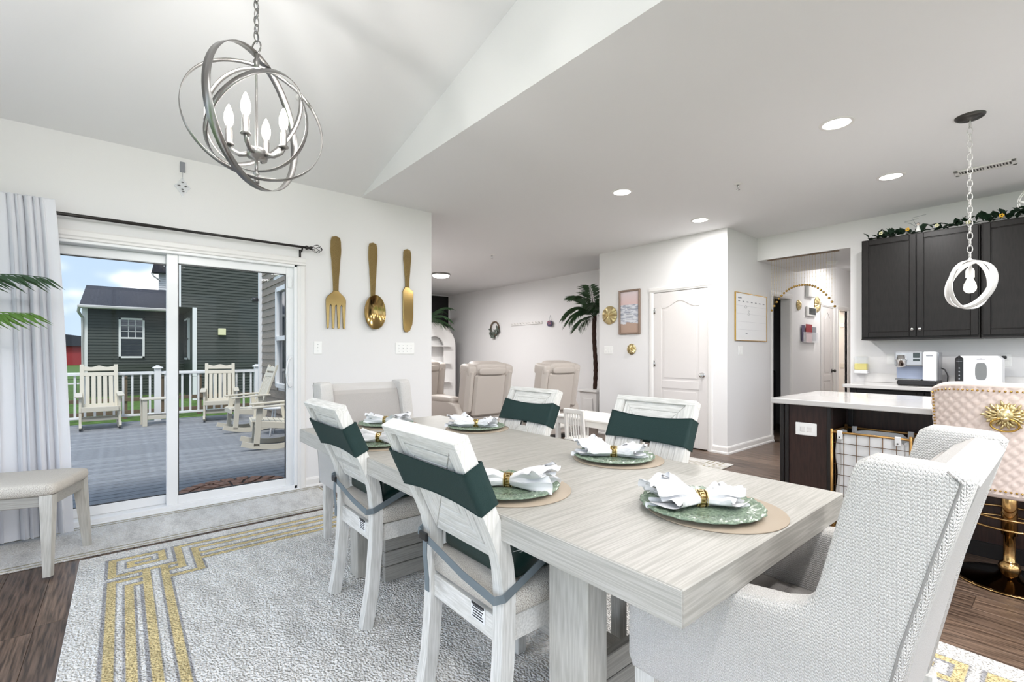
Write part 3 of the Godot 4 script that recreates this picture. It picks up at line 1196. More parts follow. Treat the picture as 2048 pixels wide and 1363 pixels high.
func rocking_chairs() -> void:
	var t := thing("rocking_chair", "cream slatted rocking chair by the railing, left of the small side table", "rocking chair", Vector3(-0.31, DY, -11.35), 3, "rocking chairs on the deck")
	var m: Material = M["cream poly"]
	var s: SurfaceTool
	for sx in [-1.0, 1.0]:
		s = mb()
		var pts := []
		for k in 13:
			var q := lerpf(-0.46, 0.42, k / 12.0)
			pts.append(Vector3(0.265 * sx, 0.035 + 0.42 * q * q, q))
		sweep(s, pts, rect(0.036, 0.07), Vector3.UP)
		put(s, "rocker", m, t)
		s = mb()
		bar(s, Vector3(0.265 * sx, 0.06, 0.24), Vector3(0.265 * sx, 0.60, 0.20), 0.036, 0.075, 0.003, Vector3(0, 0, 1))
		put(s, "front_leg", m, t)
		s = mb()
		bar(s, Vector3(0.265 * sx, 0.06, -0.22), Vector3(0.265 * sx, 0.62, -0.14), 0.036, 0.07, 0.003, Vector3(0, 0, 1))
		put(s, "rear_leg", m, t)
		s = mb()
		bar(s, Vector3(0.285 * sx, 0.60, 0.30), Vector3(0.285 * sx, 0.63, -0.30), 0.10, 0.025, 0.006)
		put(s, "armrest", m, t)
		s = mb()
		bar(s, Vector3(0.265 * sx, 0.37, 0.26), Vector3(0.265 * sx, 0.31, -0.25), 0.032, 0.09, 0.003)
		put(s, "seat_rail", m, t)
		s = mb()
		bar(s, Vector3(0.24 * sx, 0.34, -0.16), Vector3(0.24 * sx, 1.15, -0.43), 0.06, 0.036, 0.004, Vector3(0, 0.3, 1))
		put(s, "back_post", m, t)
	for y in [0.40, 0.97]:
		var zz: float = -0.16 - (y - 0.34) * 0.333
		s = mb()
		box(s, Vector3(0, y, zz), Vector3(0.44, 0.07, 0.03), 0.003, Basis(Vector3.RIGHT, -0.32))
		put(s, "back_rail", m, t)
	# scalloped crest
	s = mb()
	var poly := [Vector2(-0.215, 0), Vector2(0.215, 0)]
	for k in 17:
		var u := lerpf(0.215, -0.215, k / 16.0)
		poly.append(Vector2(u, 0.075 + 0.014 * cos(u * 29.0) + 0.012 * cos(u * 7.3)))
	slab(s, poly, Vector3(0, 1.035, -0.392), Vector3.RIGHT, Vector3(0, 0.949, -0.316), 0.028, 0.003)
	put(s, "crest_rail", m, t)
	for k in 5:
		s = mb()
		var x := -0.164 + 0.082 * k
		bar(s, Vector3(x, 0.41, -0.183), Vector3(x, 0.99, -0.376), 0.058, 0.018, 0.003, Vector3(0, 0.3, 1))
		put(s, "back_slat", m, t)
	for k in 7:
		s = mb()
		var zz := 0.25 - 0.073 * k
		box(s, Vector3(0, 0.405 - 0.0082 * k, zz), Vector3(0.50, 0.02, 0.066), 0.003, Basis(Vector3.RIGHT, -0.12))
		put(s, "seat_slat", m, t)
	s = mb()
	bx(s, -0.25, 0.25, 0.33, 0.41, 0.285, 0.31, 0.003)
	put(s, "front_rail", m, t)
	s = mb()
	bx(s, -0.25, 0.25, 0.16, 0.2, 0.19, 0.215, 0.003)
	bx(s, -0.25, 0.25, 0.16, 0.2, -0.22, -0.195, 0.003)
	put(s, "stretcher", m, t)
	dup(t, "rocking_chair", "cream slatted rocking chair by the railing, right of the small side table", Vector3(1.55, DY, -11.25), -8)
	dup(t, "rocking_chair", "cream rocking chair seen from its side, farther of the two by the beige wall", Vector3(1.72, DY, -9.45), -88)
	dup(t, "rocking_chair", "cream rocking chair seen from its side, nearest the sliding door", Vector3(1.72, DY, -7.55), -98)

func house_window(t: Node3D, x0: float, x1: float, y0: float, y1: float, z: float, cols: int) -> void:
	var f := Node3D.new()
	f.name = "window"
	t.add_child(f, true)
	var s := mb()
	bx(s, x0, x0 + 0.07, y0, y1, z, z + 0.06, 0.003)
	bx(s, x1 - 0.07, x1, y0, y1, z, z + 0.06, 0.003)
	bx(s, x0, x1, y0, y0 + 0.07, z, z + 0.06, 0.003)
	bx(s, x0, x1, y1 - 0.07, y1, z, z + 0.06, 0.003)
	bx(s, x0, x1, (y0 + y1) * 0.5 - 0.03, (y0 + y1) * 0.5 + 0.03, z, z + 0.05, 0.003)
	for k in range(1, cols):
		var xx := lerpf(x0 + 0.07, x1 - 0.07, float(k) / cols)
		bx(s, xx - 0.008, xx + 0.008, (y0 + y1) * 0.5, y1, z, z + 0.035)
	for k in range(1, 3):
		var yy := lerpf((y0 + y1) * 0.5 + 0.03, y1 - 0.07, k / 3.0)
		bx(s, x0, x1, yy - 0.008, yy + 0.008, z, z + 0.035)
	put(s, "window_frame", M["vinyl white"], f)
	s = mb()
	bx(s, x0 + 0.02, x1 - 0.02, y0 + 0.02, y1 - 0.02, z, z + 0.02)
	put(s, "pane", M["window dark"], f)

func neighbours() -> void:
	var t := thing("neighbour_house", "dark green sided neighbouring house with shingled wing seen through the sliding door", "house")
	var g: Material = M["siding green"]
	var s := mb()
	lap_x(s, -1.04, 1.9, -0.35, 2.95, -22.6, 0.105)
	put(s, "wing_siding", g, t).set_meta("kind", "stuff")
	s = mb()
	bx(s, -1.1, -0.95, -0.35, 2.95, -22.62, -22.55)
	bx(s, 1.40, 1.50, 2.77, 6.0, -19.02, -18.94)
	bx(s, 1.82, 1.94, -0.35, 2.77, -19.02, -18.94)
	put(s, "corner_board", M["vinyl white"], t)
	s = mb()
	slab(s, [Vector2(-22.2, 2.93), Vector2(-26.5, 4.10), Vector2(-30.8, 2.93), Vector2(-30.8, 2.85), Vector2(-26.5, 4.0), Vector2(-22.2, 2.85)], Vector3(0.6, 0, 0), Vector3(0, 0, 1), Vector3.UP, 3.5)
	put(s, "roof", M["shingle"], t)
	s = mb()
	bx(s, -1.2, 1.9, 2.82, 2.94, -22.3, -22.14, 0.03)
	tube(s, [Vector3(-1.15, 2.85, -22.2), Vector3(-1.18, 2.7, -22.3), Vector3(-1.08, 2.5, -22.5), Vector3(-1.08, -0.2, -22.5)], 0.045, 8)
	put(s, "gutter", M["gutter"], t)
	house_window(t, -0.10, 0.66, 1.05, 2.55, -22.6, 3)
	# main block: ground floor set back, upper floor jutting out
	s = mb()
	lap_x(s, 1.88, 7.0, -0.35, 2.77, -19.0, 0.098)
	lap_x(s, 1.46, 7.0, 2.77, 6.4, -19.0, 0.098)
	put(s, "main_siding", g, t).set_meta("kind", "stuff")
	s = mb()
	bx(s, 1.88, 7.0, -0.35, 2.77, -23.5, -19.1)
	bx(s, 1.46, 7.0, 2.77, 6.4, -23.5, -19.1)
	put(s, "side_wall", g, t)
	s = mb()
	bx(s, 1.83, 1.88, 1.0, 2.5, -21.6, -20.4)
	for y in [1.0, 1.72, 2.45]:
		bx(s, 1.81, 1.83, y, y + 0.06, -21.6, -20.4)
	for z in [-21.6, -21.02, -20.46]:
		bx(s, 1.81, 1.83, 1.0, 2.5, z, z + 0.06)
	put(s, "side_window", M["vinyl white"], t)
	s = mb()
	bx(s, 1.805, 1.815, 1.07, 2.44, -21.53, -20.47)
	put(s, "side_pane", M["window dark"], t)
	s = mb()
	bx(s, 2.55, 2.78, 1.86, 2.09, -18.98, -18.88, 0.01)
	put(s, "vent_cover", M["flower cream"], t)
	# rear block with its eave
	s = mb()
	lap_x(s, 1.30, 2.4, 3.0, 5.3, -27.0, 0.098)
	put(s, "rear_siding", M["vinyl white"], t).set_meta("kind", "stuff")
	s = mb()
	slab(s, [Vector2(1.02, 4.90), Vector2(1.15, 5.5), Vector2(2.6, 6.4), Vector2(2.6, 5.0)], Vector3(0, 0, -26.9), Vector3.RIGHT, Vector3.UP, 0.5)
	put(s, "rear_roof", M["shingle"], t)
	s = mb()
	tube(s, [Vector3(1.05, 4.85, -26.6), Vector3(1.1, 4.72, -26.6), Vector3(1.35, 4.55, -26.7)], 0.035, 8)
	put(s, "downpipe", M["gutter"], t)
	# far red house and bushes on the horizon
	t = thing("far_red_house", "tiny red house with a grey roof far off across the lawn", "house", Vector3(-5.2, -0.35, -90))
	s = mb()
	bx(s, -2.6, 2.6, 0, 2.7, -3, 3)
	put(s, "wall", M["red siding"], t)
	s = mb()
	slab(s, [Vector2(-4.0, 2.6), Vector2(4.0, 2.6), Vector2(1.5, 3.9), Vector2(-0.8, 4.2)], Vector3.ZERO, Vector3.RIGHT, Vector3.UP, 7.0)
	put(s, "roof", M["shingle"], t)
	for k in 2:
		s = mb()
		bx(s, -2.2 + 3.4 * k, -1.2 + 3.4 * k, 0.8, 1.9, 3.0, 3.05)
		put(s, "window", M["vinyl white"], t)
	for k in 3:
		t = thing("far_tree", ["low dark bush beside the far red house", "rounded far tree on the horizon left of the red house", "far tree on the horizon hidden behind the green house"][k], "tree", Vector3([0.5, -12.0, 6.0][k], -0.35, [-86.0, -110.0, -100.0][k]))
		s = mb(1)
		for j in 7:
			ball(s, Vector3(rng.randf_range(-1, 1), rng.randf_range(0.8, 2.4), rng.randf_range(-1, 1)), Vector3.ONE * rng.randf_range(0.7, 1.2), 8, 5)
		put(s, "crown", M["palm leaf"], t)
		s = mb(1)
		tube(s, [Vector3.ZERO, Vector3(0, 1.2, 0)], 0.15, 6)
		put(s, "trunk", M["palm trunk"], t)

# ---------------------------------------------------------------- sliding door, curtain, inner doors
func sliding_door() -> void:
	var d := sroot("door_1")
	var v: Material = M["vinyl white"]
	var s := mb()
	# outer frame in the opening
	bx(s, -0.62, -0.57, 0.0, 2.03, WZ + 0.005, WZ - 0.15, 0.004)
	bx(s, 1.175, 1.22, 0.0, 2.03, WZ + 0.005, WZ - 0.15, 0.004)
	bx(s, -0.62, 1.22, 1.985, 2.03, WZ + 0.005, WZ - 0.15, 0.004)
	bx(s, -0.62, 1.22, 0.0, 0.045, WZ + 0.005, WZ - 0.16, 0.004)
	bx(s, -0.62, 1.22, -0.02, 0.02, WZ + 0.03, WZ + 0.005, 0.004)
	put(s, "frame", v, d)
	# fixed leaf, left, outer track
	leaf(d, "fixed_leaf", -0.57, 0.33, 0.045, 1.985, WZ - 0.115, 0.055)
	# sliding leaf, right, inner track
	var lf := leaf(d, "sliding_leaf", 0.262, 1.195, 0.04, 1.99, WZ - 0.055, 0.075)
	s = mb(1)
	tube(s, arc(Vector3(1.155, 1.05, WZ - 0.02), Vector3(-0.045, 0, 0.035), Vector3(0, 0.13, 0), -PI / 2, PI / 2, 12), 0.008, 8)
	put(s, "handle", v, lf)
	s = mb()
	bx(s, 1.135, 1.175, 0.90, 1.20, WZ - 0.034, WZ - 0.024, 0.003)
	put(s, "handle_plate", v, lf)
	s = mb()
	bx(s, 1.13, 1.165, 1.80, 1.90, WZ - 0.034, WZ - 0.022, 0.003)
	put(s, "stop_block", v, lf)
	# moulded casing
	var prof := [Vector2(0, 0), Vector2(0.072, 0), Vector2(0.072, 0.012), Vector2(0.06, 0.02), Vector2(0.03, 0.02), Vector2(0.02, 0.014), Vector2(0.006, 0.014), Vector2(0, 0.008)]
	s = mb()
	slab(s, prof, Vector3(1.2, 1.0, WZ), Vector3.RIGHT, Vector3(0, 0, 1), 2.0)
	slab(s, prof, Vector3(-0.6, 1.0, WZ), Vector3.LEFT, Vector3(0, 0, 1), 2.0)
	slab(s, prof, Vector3(0.3, 2.005, WZ), Vector3.UP, Vector3(0, 0, 1), 1.944)
	put(s, "casing", M["trim paint"], d)
	# rod and curtain
	var t := thing("curtain_rod", "thin dark curtain rod with a twisted cage finial above the sliding door", "curtain rod", Vector3(0, 2.158, WZ + 0.08))
	s = mb(1)
	tube(s, [Vector3(-1.15, 0, 0), Vector3(0.25, 0, 0)], 0.0125, 12)
	tube(s, [Vector3(0.2, 0, 0), Vector3(1.25, 0, 0)], 0.0105, 12)
	put(s, "rod", M["bronze dark"], t)
	s = mb(1)
	lathe(s, [Vector2(0.011, 0), Vector2(0.019, 0.004), Vector2(0.019, 0.014), Vector2(0.012, 0.022), Vector2(0.012, 0.036), Vector2(0.017, 0.042), Vector2(0.017, 0.05), Vector2(0.006, 0.056)], 14, Vector3(1.25, 0, 0), Basis(Vector3.FORWARD, PI / 2))
	for k in 6:
		var pts := []
		for j in 13:
			var q := j / 12.0
			var a := TAU * k / 6.0 + q * 1.8
			var r := 0.034 * pow(sin(PI * q), 0.75) + 0.003
			pts.append(Vector3(1.303 + 0.09 * q, r * cos(a), r * sin(a)))
		tube(s, pts, 0.0024, 5)
	ball(s, Vector3(1.395, 0, 0), Vector3.ONE * 0.006, 8, 6)
	put(s, "finial", M["bronze dark"], t)
	for xb in [1.225, -0.95]:
		s = mb(1)
		tube(s, [Vector3(xb, -0.004, 0), Vector3(xb, -0.03, -0.02), Vector3(xb, -0.035, -0.08)], 0.007, 8)
		box(s, Vector3(xb, -0.045, -0.076), Vector3(0.018, 0.07, 0.006), 0.002)
		put(s, "bracket", M["bronze dark"], t)
	curtain()

func leaf(d: Node3D, called: String, x0: float, x1: float, y0: float, y1: float, z: float, w: float) -> Node3D:
	var l := Node3D.new()
	l.name = called
	d.add_child(l, true)
	var s := mb()
	bx(s, x0, x0 + w, y0, y1, z - 0.022, z + 0.022, 0.005)
	bx(s, x1 - w, x1, y0, y1, z - 0.022, z + 0.022, 0.005)
	bx(s, x0 + w, x1 - w, y1 - 0.07, y1, z - 0.022, z + 0.022, 0.005)
	bx(s, x0 + w, x1 - w, y0, y0 + 0.068, z - 0.022, z + 0.022, 0.005)
	put(s, "sash", M["vinyl white"], l)
	s = mb()
	for e in [[x0 + w, x0 + w + 0.006], [x1 - w - 0.006, x1 - w]]:
		bx(s, e[0], e[1], y0 + 0.068, y1 - 0.07, z - 0.008, z + 0.008)
	bx(s, x0 + w, x1 - w, y0 + 0.068, y0 + 0.074, z - 0.008, z + 0.008)
	bx(s, x0 + w, x1 - w, y1 - 0.076, y1 - 0.07, z - 0.008, z + 0.008)
	put(s, "gasket", M["black plastic"], l)
	s = mb()
	quad(s, Vector3(x0 + w, y0 + 0.068, z), Vector3(x1 - w, y0 + 0.068, z), Vector3(x1 - w, y1 - 0.07, z), Vector3(x0 + w, y1 - 0.07, z), Vector3(0, 0, 1))
	put(s, "pane", M["added tint glass"], l)
	return l

func curtain() -> void:
	var t := thing("curtain", "white pleated curtain gathered at the left end of the sliding door", "curtain", Vector3(0, 0, WZ + 0.09))
	var f := func(u: float, v: float, off: float) -> Vector3:
		# u along the width, v from top to bottom
		var x := lerpf(-1.12, -0.345 + 0.1 * pow(v, 0.8), u)
		var n := 17.0
		u = u + 0.018 * sin(u * 23.0) + 0.012 * sin(u * 41.0 + 1.0)
		var ph := u * n * TAU + 0.5 * sin(v * 2.0 + u * 9.0) * v
		var tight := 0.45 + 0.55 * smoothstep(0.0, 0.25, v)
		var q := sin(ph) + 0.45 * sin(ph * 2.0 + 0.8) + 0.25 * sin(ph * 0.5)
		var z := 0.028 + 0.040 * tight * q * (0.75 + 0.25 * sin(u * 17.0)) + 0.03 * v
		x += 0.009 * sin(ph * 2.0) * tight
		return Vector3(x, lerpf(2.235, 0.03, v), z + off)
	var s := mb(1)
	grid(s, func(u: float, v: float) -> Vector3: return f.call(u, v, 0.0), 330, 22, Vector3(0, 0, 1))
	grid(s, func(u: float, v: float) -> Vector3: return f.call(u, v, -0.004), 330, 22, Vector3(0, 0, -1))
	put(s, "panel", M["curtain cloth"], t)
	s = mb(1)
	var top := []
	for k in 151:
		var p: Vector3 = f.call(k / 150.0, 0.0, -0.002)
		top.append(p)
	sweep(s, top, rect(0.006, 0.004), Vector3.UP)
	put(s, "top_hem", M["curtain cloth"], t)

# two-panel door with an arched top panel; local: width along +x from 0, height y, face at z=0 towards +z
func panel_door(p: Node3D, w: float, h: float) -> void:
	var s := mb()
	bx(s, 0, w, 0.012, h, -0.036, -0.006, 0.002)
	put(s, "leaf", M["door paint"], p)
	var st := 0.115
	var pw := w - 2 * st
	var y1 := 0.86
	var y2 := 1.83
	# stiles and rails stand proud so that the panels are recessed
	s = mb()
	bx(s, 0, st, 0.012, h, -0.01, 0.0, 0.003)
	bx(s, w - st, w, 0.012, h, -0.01, 0.0, 0.003)
	bx(s, st, w - st, 0.012, 0.22, -0.01, 0.0, 0.003)
	bx(s, st, w - st, 0.755, y1, -0.01, 0.0, 0.003)
	var poly := [Vector2(st, h), Vector2(st, y2 + 0.005)]
	for k in 21:
		var u := k / 20.0
		poly.append(Vector2(st + pw * u, y2 + 0.085 * (0.5 - 0.5 * cos(TAU * clampf((u - 0.08) / 0.84, 0, 1)))))
	poly.append(Vector2(w - st, h))
	slab(s, poly, Vector3(0, 0, -0.005), Vector3.RIGHT, Vector3.UP, 0.01)
	put(s, "frame", M["door paint"], p)
	# raised fields
	s = mb()
	bx(s, st + 0.035, w - st - 0.035, 0.255, 0.72, -0.006, -0.001, 0.004)
	put(s, "lower_panel", M["door paint"], p)
	s = mb()
	var up := [Vector2(st + 0.035, y1 + 0.035), Vector2(w - st - 0.035, y1 + 0.035)]
	for k in 21:
		var u := 1.0 - k / 20.0
		up.append(Vector2(st + 0.035 + (pw - 0.07) * u, y2 - 0.035 + 0.085 * (0.5 - 0.5 * cos(TAU * clampf((u - 0.08) / 0.84, 0, 1)))))
	slab(s, up, Vector3(0, 0, -0.0035), Vector3.RIGHT, Vector3.UP, 0.006, 0.0025)
	put(s, "upper_panel", M["door paint"], p)

func knob(p: Node3D, at: Vector3, m: Material) -> void:
	var s := mb(1)
	var b := Basis(Vector3.RIGHT, PI / 2)
	lathe(s, [Vector2(0.032, 0), Vector2(0.032, 0.006), Vector2(0.012, 0.01), Vector2(0.011, 0.03), Vector2(0.024, 0.036), Vector2(0.028, 0.05), Vector2(0.02, 0.062), Vector2(0, 0.064)], 20, at, b)
	put(s, "knob", m, p)

func casing(p: Node3D, w: float, h: float) -> void:
	var prof := [Vector2(0, 0), Vector2(0.065, 0), Vector2(0.065, 0.01), Vector2(0.055, 0.018), Vector2(0.022, 0.018), Vector2(0.012, 0.012), Vector2(0, 0.008)]
	var s := mb()
	slab(s, prof, Vector3(-0.006, (h + 0.004) * 0.5, 0), Vector3.LEFT, Vector3(0, 0, 1), h + 0.004)
	slab(s, prof, Vector3(w + 0.006, (h + 0.004) * 0.5, 0), Vector3.RIGHT, Vector3(0, 0, 1), h + 0.004)
	slab(s, prof, Vector3(w * 0.5, h + 0.006, 0), Vector3.UP, Vector3(0, 0, 1), w + 0.142)
	put(s, "casing", M["trim paint"], p)
	s = mb()
	bx(s, -0.02, 0.0, 0, h + 0.01, -0.12, -0.002)
	bx(s, w, w + 0.02, 0, h + 0.01, -0.12, -0.002)
	bx(s, -0.02, w + 0.02, h, h + 0.02, -0.12, -0.002)
	put(s, "jamb", M["trim paint"], p)

func hinge(p: Node3D, at: Vector3) -> void:
	var s := mb(1)
	cyl(s, at, 0.007, 0.09, 10, Basis(), 0.002)
	box(s, at + Vector3(0.012, 0, -0.004), Vector3(0.02, 0.085, 0.003))
	put(s, "hinge", M["chrome"], p)

func doors() -> void:
	# pantry door, in the wall that faces -x: local +x runs towards +z of the room
	var d := sroot("door_2")
	d.position = Vector3(PXF, 0, -3.68)
	d.rotation_degrees.y = -90
	panel_door(d, 0.762, 2.04)
	casing(d, 0.762, 2.045)
	knob(d, Vector3(0.70, 0.945, 0.0), M["chrome"])
	for y in [1.80, 1.08, 0.3]:
		hinge(d, Vector3(-0.002, y, 0.004))
	# closet door in the hall wall (faces +z)
	d = sroot("door_3")
	d.position = Vector3(8.93, 0, HZ)
	panel_door(d, 0.56, 2.0)
	casing(d, 0.56, 2.0)
	knob(d, Vector3(0.50, 0.92, 0), M["dark metal"])
	for y in [1.78, 1.0]:
		hinge(d, Vector3(-0.002, y, 0.004))
	# laundry doorway
	d = sroot("door_4")
	d.position = Vector3(6.95, 0, HZ)
	casing(d, 0.60, 2.02)
	# far doorway with the door standing open into a lit room
	d = sroot("door_5")
	d.position = Vector3(9.77, 0, HZ)
	casing(d, 0.53, 2.0)
	var s := mb()
	bx(s, 0.49, 0.525, 0.01, 1.99, -0.75, -0.03, 0.003)
	put(s, "leaf", M["door paint"], d)
	for y in [1.7, 0.95, 0.3]:
		s = mb()
		bx(s, 0.478, 0.49, y, y + 0.09, -0.1, -0.03, 0.002)
		put(s, "hinge", M["chrome"], d)

# ---------------------------------------------------------------- dining area
func dining() -> void:
	# rugs
	var s := mb()
	bx(s, 0, 2.82, 0.0, 0.013, 0, 3.9, 0.003)
	var r := put(s, "area_rug", M["rug"])
	r.position = Vector3(-0.19, 0.0005, -3.70)
	tag(r, "large pale grey area rug with gold Greek key border under the dining table", "rug")
	s = mb()
	bx(s, 0, 2.55, 0.0, 0.012, 0, 0.66, 0.003)
	r = put(s, "door_runner", M["runner"])
	r.position = Vector3(-1.17, 0.0005, -4.425)
	tag(r, "narrow pale runner rug lying along the sliding door", "rug")
	s = mb()
	bx(s, -0.25, 0.25, 0.0, 0.01, -0.85, 0.85, 0.003)
	r = put(s, "hall_runner", M["runner"])
	r.position = Vector3(4.82, 0.0005, -3.2)
	r.rotation_degrees.y = 4
	tag(r, "pale patterned runner rug near the pantry door, beyond the dining chairs", "rug")
	table()
	chairs()
	head_chairs()
	bench()
	settings()
	potted_palm()

func table() -> void:
	var t := thing("dining_table", "long pale whitewashed dining table with a thick top and trestle legs", "table", Vector3(1.305, 0, -1.722))
	var s := mb()
	bx(s, -0.4855, 0.4855, 0.689, 0.765, -1.2475, 1.2475, 0.0025)
	put(s, "table_top", M["table wood x"], t)
	for sx in [-1.0, 1.0]:
		s = mb()
		box(s, Vector3(0.4862 * sx, 0.727, 0), Vector3(0.002, 0.0725, 2.492), 0.0006)
		put(s, "edge_band", M["table wood z"], t)
	for p in [[-0.30, 0.81, 0.15], [0.30, 0.72, 0.15], [-0.30, -0.77, 0.10], [0.30, -0.77, 0.10]]:
		s = mb()
		box(s, Vector3(p[0], 0.352, p[1]), Vector3(0.085, 0.676, p[2]), 0.004)
		put(s, "leg", M["table wood y"], t)
	for z in [0.765, -0.77]:
		s = mb()
		box(s, Vector3(0, 0.645, z), Vector3(0.515, 0.085, 0.09), 0.004)
		put(s, "cross_beam", M["table wood x"], t)
	s = mb()
	box(s, Vector3(0, 0.17, 0.0), Vector3(0.07, 0.10, 1.5), 0.004)
	put(s, "stretcher", M["table wood z"], t)
	for z in [0.765, -0.58]:
		for k in 3:
			s = mb()
			box(s, Vector3(0, 0.065 + 0.078 * k, z), Vector3(0.515, 0.074, 0.03), 0.003)
			put(s, "board", M["table wood x"], t)
	s = mb()
	box(s, Vector3(0, 0.33, -0.59), Vector3(0.515, 0.15, 0.015), 0.002)
	put(s, "inner_panel", M["table wood x"], t)

# chair faces local +x; origin on the floor under the seat
func chair_post_x(y: float) -> float:
	var ys := [0.0, 0.17, 0.35, 0.52, 0.62, 0.67, 0.77, 0.97]
	var xs := [-0.268, -0.238, -0.224, -0.220, -0.232, -0.250, -0.295, -0.385]
	for k in 7:
		if y <= ys[k + 1]:
			return lerpf(xs[k], xs[k + 1], (y - ys[k]) / (ys[k + 1] - ys[k]))
	return xs[7]

func back_point(z: float, v: float) -> Vector3:
	# point on the centre plane of the chair back; v is the distance up from its lower edge
	return Vector3(-0.193 - 0.413 * v, 0.60 + 0.911 * v, z)

func make_chair(label: String, at: Vector3, turn: float) -> Node3D:
	var t := thing("dining_chair", label, "chair", at, turn, "whitewashed dining chairs")
	var s: SurfaceTool
	for sz in [-1.0, 1.0]:
		s = mb()
		var pts := []
		for k in 19:
			var y := 0.97 * k / 18.0
			pts.append(Vector3(chair_post_x(y) + 0.024, y, 0.197 * sz))
		sweep(s, pts, rect(0.048, 0.046), Vector3(0, 0, 1))
		put(s, "rear_leg", M["chair wood y"], t)
		s = mb()
		bar(s, Vector3(0.19, 0.0, 0.19 * sz), Vector3(0.19, 0.44, 0.19 * sz), 0.045, 0.045, 0.003, Vector3(0, 0, 1))
		put(s, "front_leg", M["chair wood y"], t)
		s = mb()
		bx(s, -0.19, 0.17, 0.36, 0.435, 0.19 * sz - 0.012, 0.19 * sz + 0.012, 0.002)
		put(s, "side_apron", M["chair wood z"], t)
	s = mb()
	bx(s, -0.212, -0.188, 0.36, 0.435, -0.175, 0.175, 0.002)
	put(s, "rear_apron", M["chair wood z"], t)
	s = mb()
	bx(s, 0.185, 0.209, 0.36, 0.435, -0.17, 0.17, 0.002)
	put(s, "front_apron", M["chair wood z"], t)
	# back: four mitred fields of boards round a small square opening
	var u := Vector3(0, 0, 1)
	var v := Vector3(-0.413, 0.911, 0)
	var hz := 0.172
	var h0 := 0.028
	var H := 0.392
	var c := 0.19
	for k in 4:
		for side in 4:
			var a := h0 + (0.5 * H - h0) * k / 4.0
			var b := h0 + (0.5 * H - h0) * (k + 1) / 4.0 - 0.0035
			# distance from the opening runs from a to b; widths follow the mitre
			var poly := []
			if side < 2:
				var wa := lerpf(h0, hz, (a - h0) / (0.5 * H - h0)) - 0.0015
				var wb := lerpf(h0, hz, (b - h0) / (0.5 * H - h0)) - 0.0015
				var g := 1.0 if side == 0 else -1.0
				poly = [Vector2(-wa, H * 0.5 + a * g), Vector2(wa, H * 0.5 + a * g), Vector2(wb, H * 0.5 + b * g), Vector2(-wb, H * 0.5 + b * g)]
			else:
				var a2 := h0 + (hz - h0) * k / 4.0
				var b2 := h0 + (hz - h0) * (k + 1) / 4.0 - 0.003
				var wa2 := lerpf(h0, 0.5 * H, (a2 - h0) / (hz - h0)) - 0.0015
				var wb2 := lerpf(h0, 0.5 * H, (b2 - h0) / (hz - h0)) - 0.0015
				var g2 := 1.0 if side == 2 else -1.0
				poly = [Vector2(a2 * g2, H * 0.5 - wa2), Vector2(a2 * g2, H * 0.5 + wa2), Vector2(b2 * g2, H * 0.5 + wb2), Vector2(b2 * g2, H * 0.5 - wb2)]
			s = mb()
			slab(s, poly, back_point(0, 0), u, v, 0.022, 0.002)
			put(s, "slat", M["chair wood z"] if side < 2 else M["chair wood y"], t)
	s = mb()
	slab(s, [Vector2(-hz, 0), Vector2(hz, 0), Vector2(hz, H), Vector2(h0, H), Vector2(h0, 0.5 * H - h0), Vector2(-h0, 0.5 * H - h0), Vector2(-h0, 0.5 * H + h0), Vector2(h0 - 0.001, 0.5 * H + h0), Vector2(h0 - 0.001, H), Vector2(-hz, H)], back_point(0, 0) + Vector3(0.003, 0, 0), u, v, 0.010)
	put(s, "backing", M["chair wood y"], t)
	s = mb()
	slab(s, [Vector2(-0.2205, 0.386), Vector2(0.2205, 0.386), Vector2(0.2205, 0.412), Vector2(-0.2205, 0.412)], back_point(0, 0), u, v, 0.05, 0.003)
	put(s, "top_rail", M["chair wood z"], t)
	# upholstered seat
	s = mb(1)
	pad(s, Vector3(0.0, 0.478, 0), Vector3(0.43, 0.105, 0.45), 0.5, 0.22, 36, 12)
	put(s, "seat", M["tweed"], t)
	s = mb()
	box(s, Vector3(-0.214, 0.415, 0.09), Vector3(0.002, 0.05, 0.07))
	put(s, "care_label", M["label white"], t)
	s = mb()
	for k in 5:
		box(s, Vector3(-0.2155, 0.397 + 0.008 * k, 0.09), Vector3(0.001, 0.003, 0.055 - 0.006 * (k % 3)))
	box(s, Vector3(-0.2155, 0.436, 0.09), Vector3(0.001, 0.008, 0.065))
	put(s, "label_print", M["print black"], t)
	return t

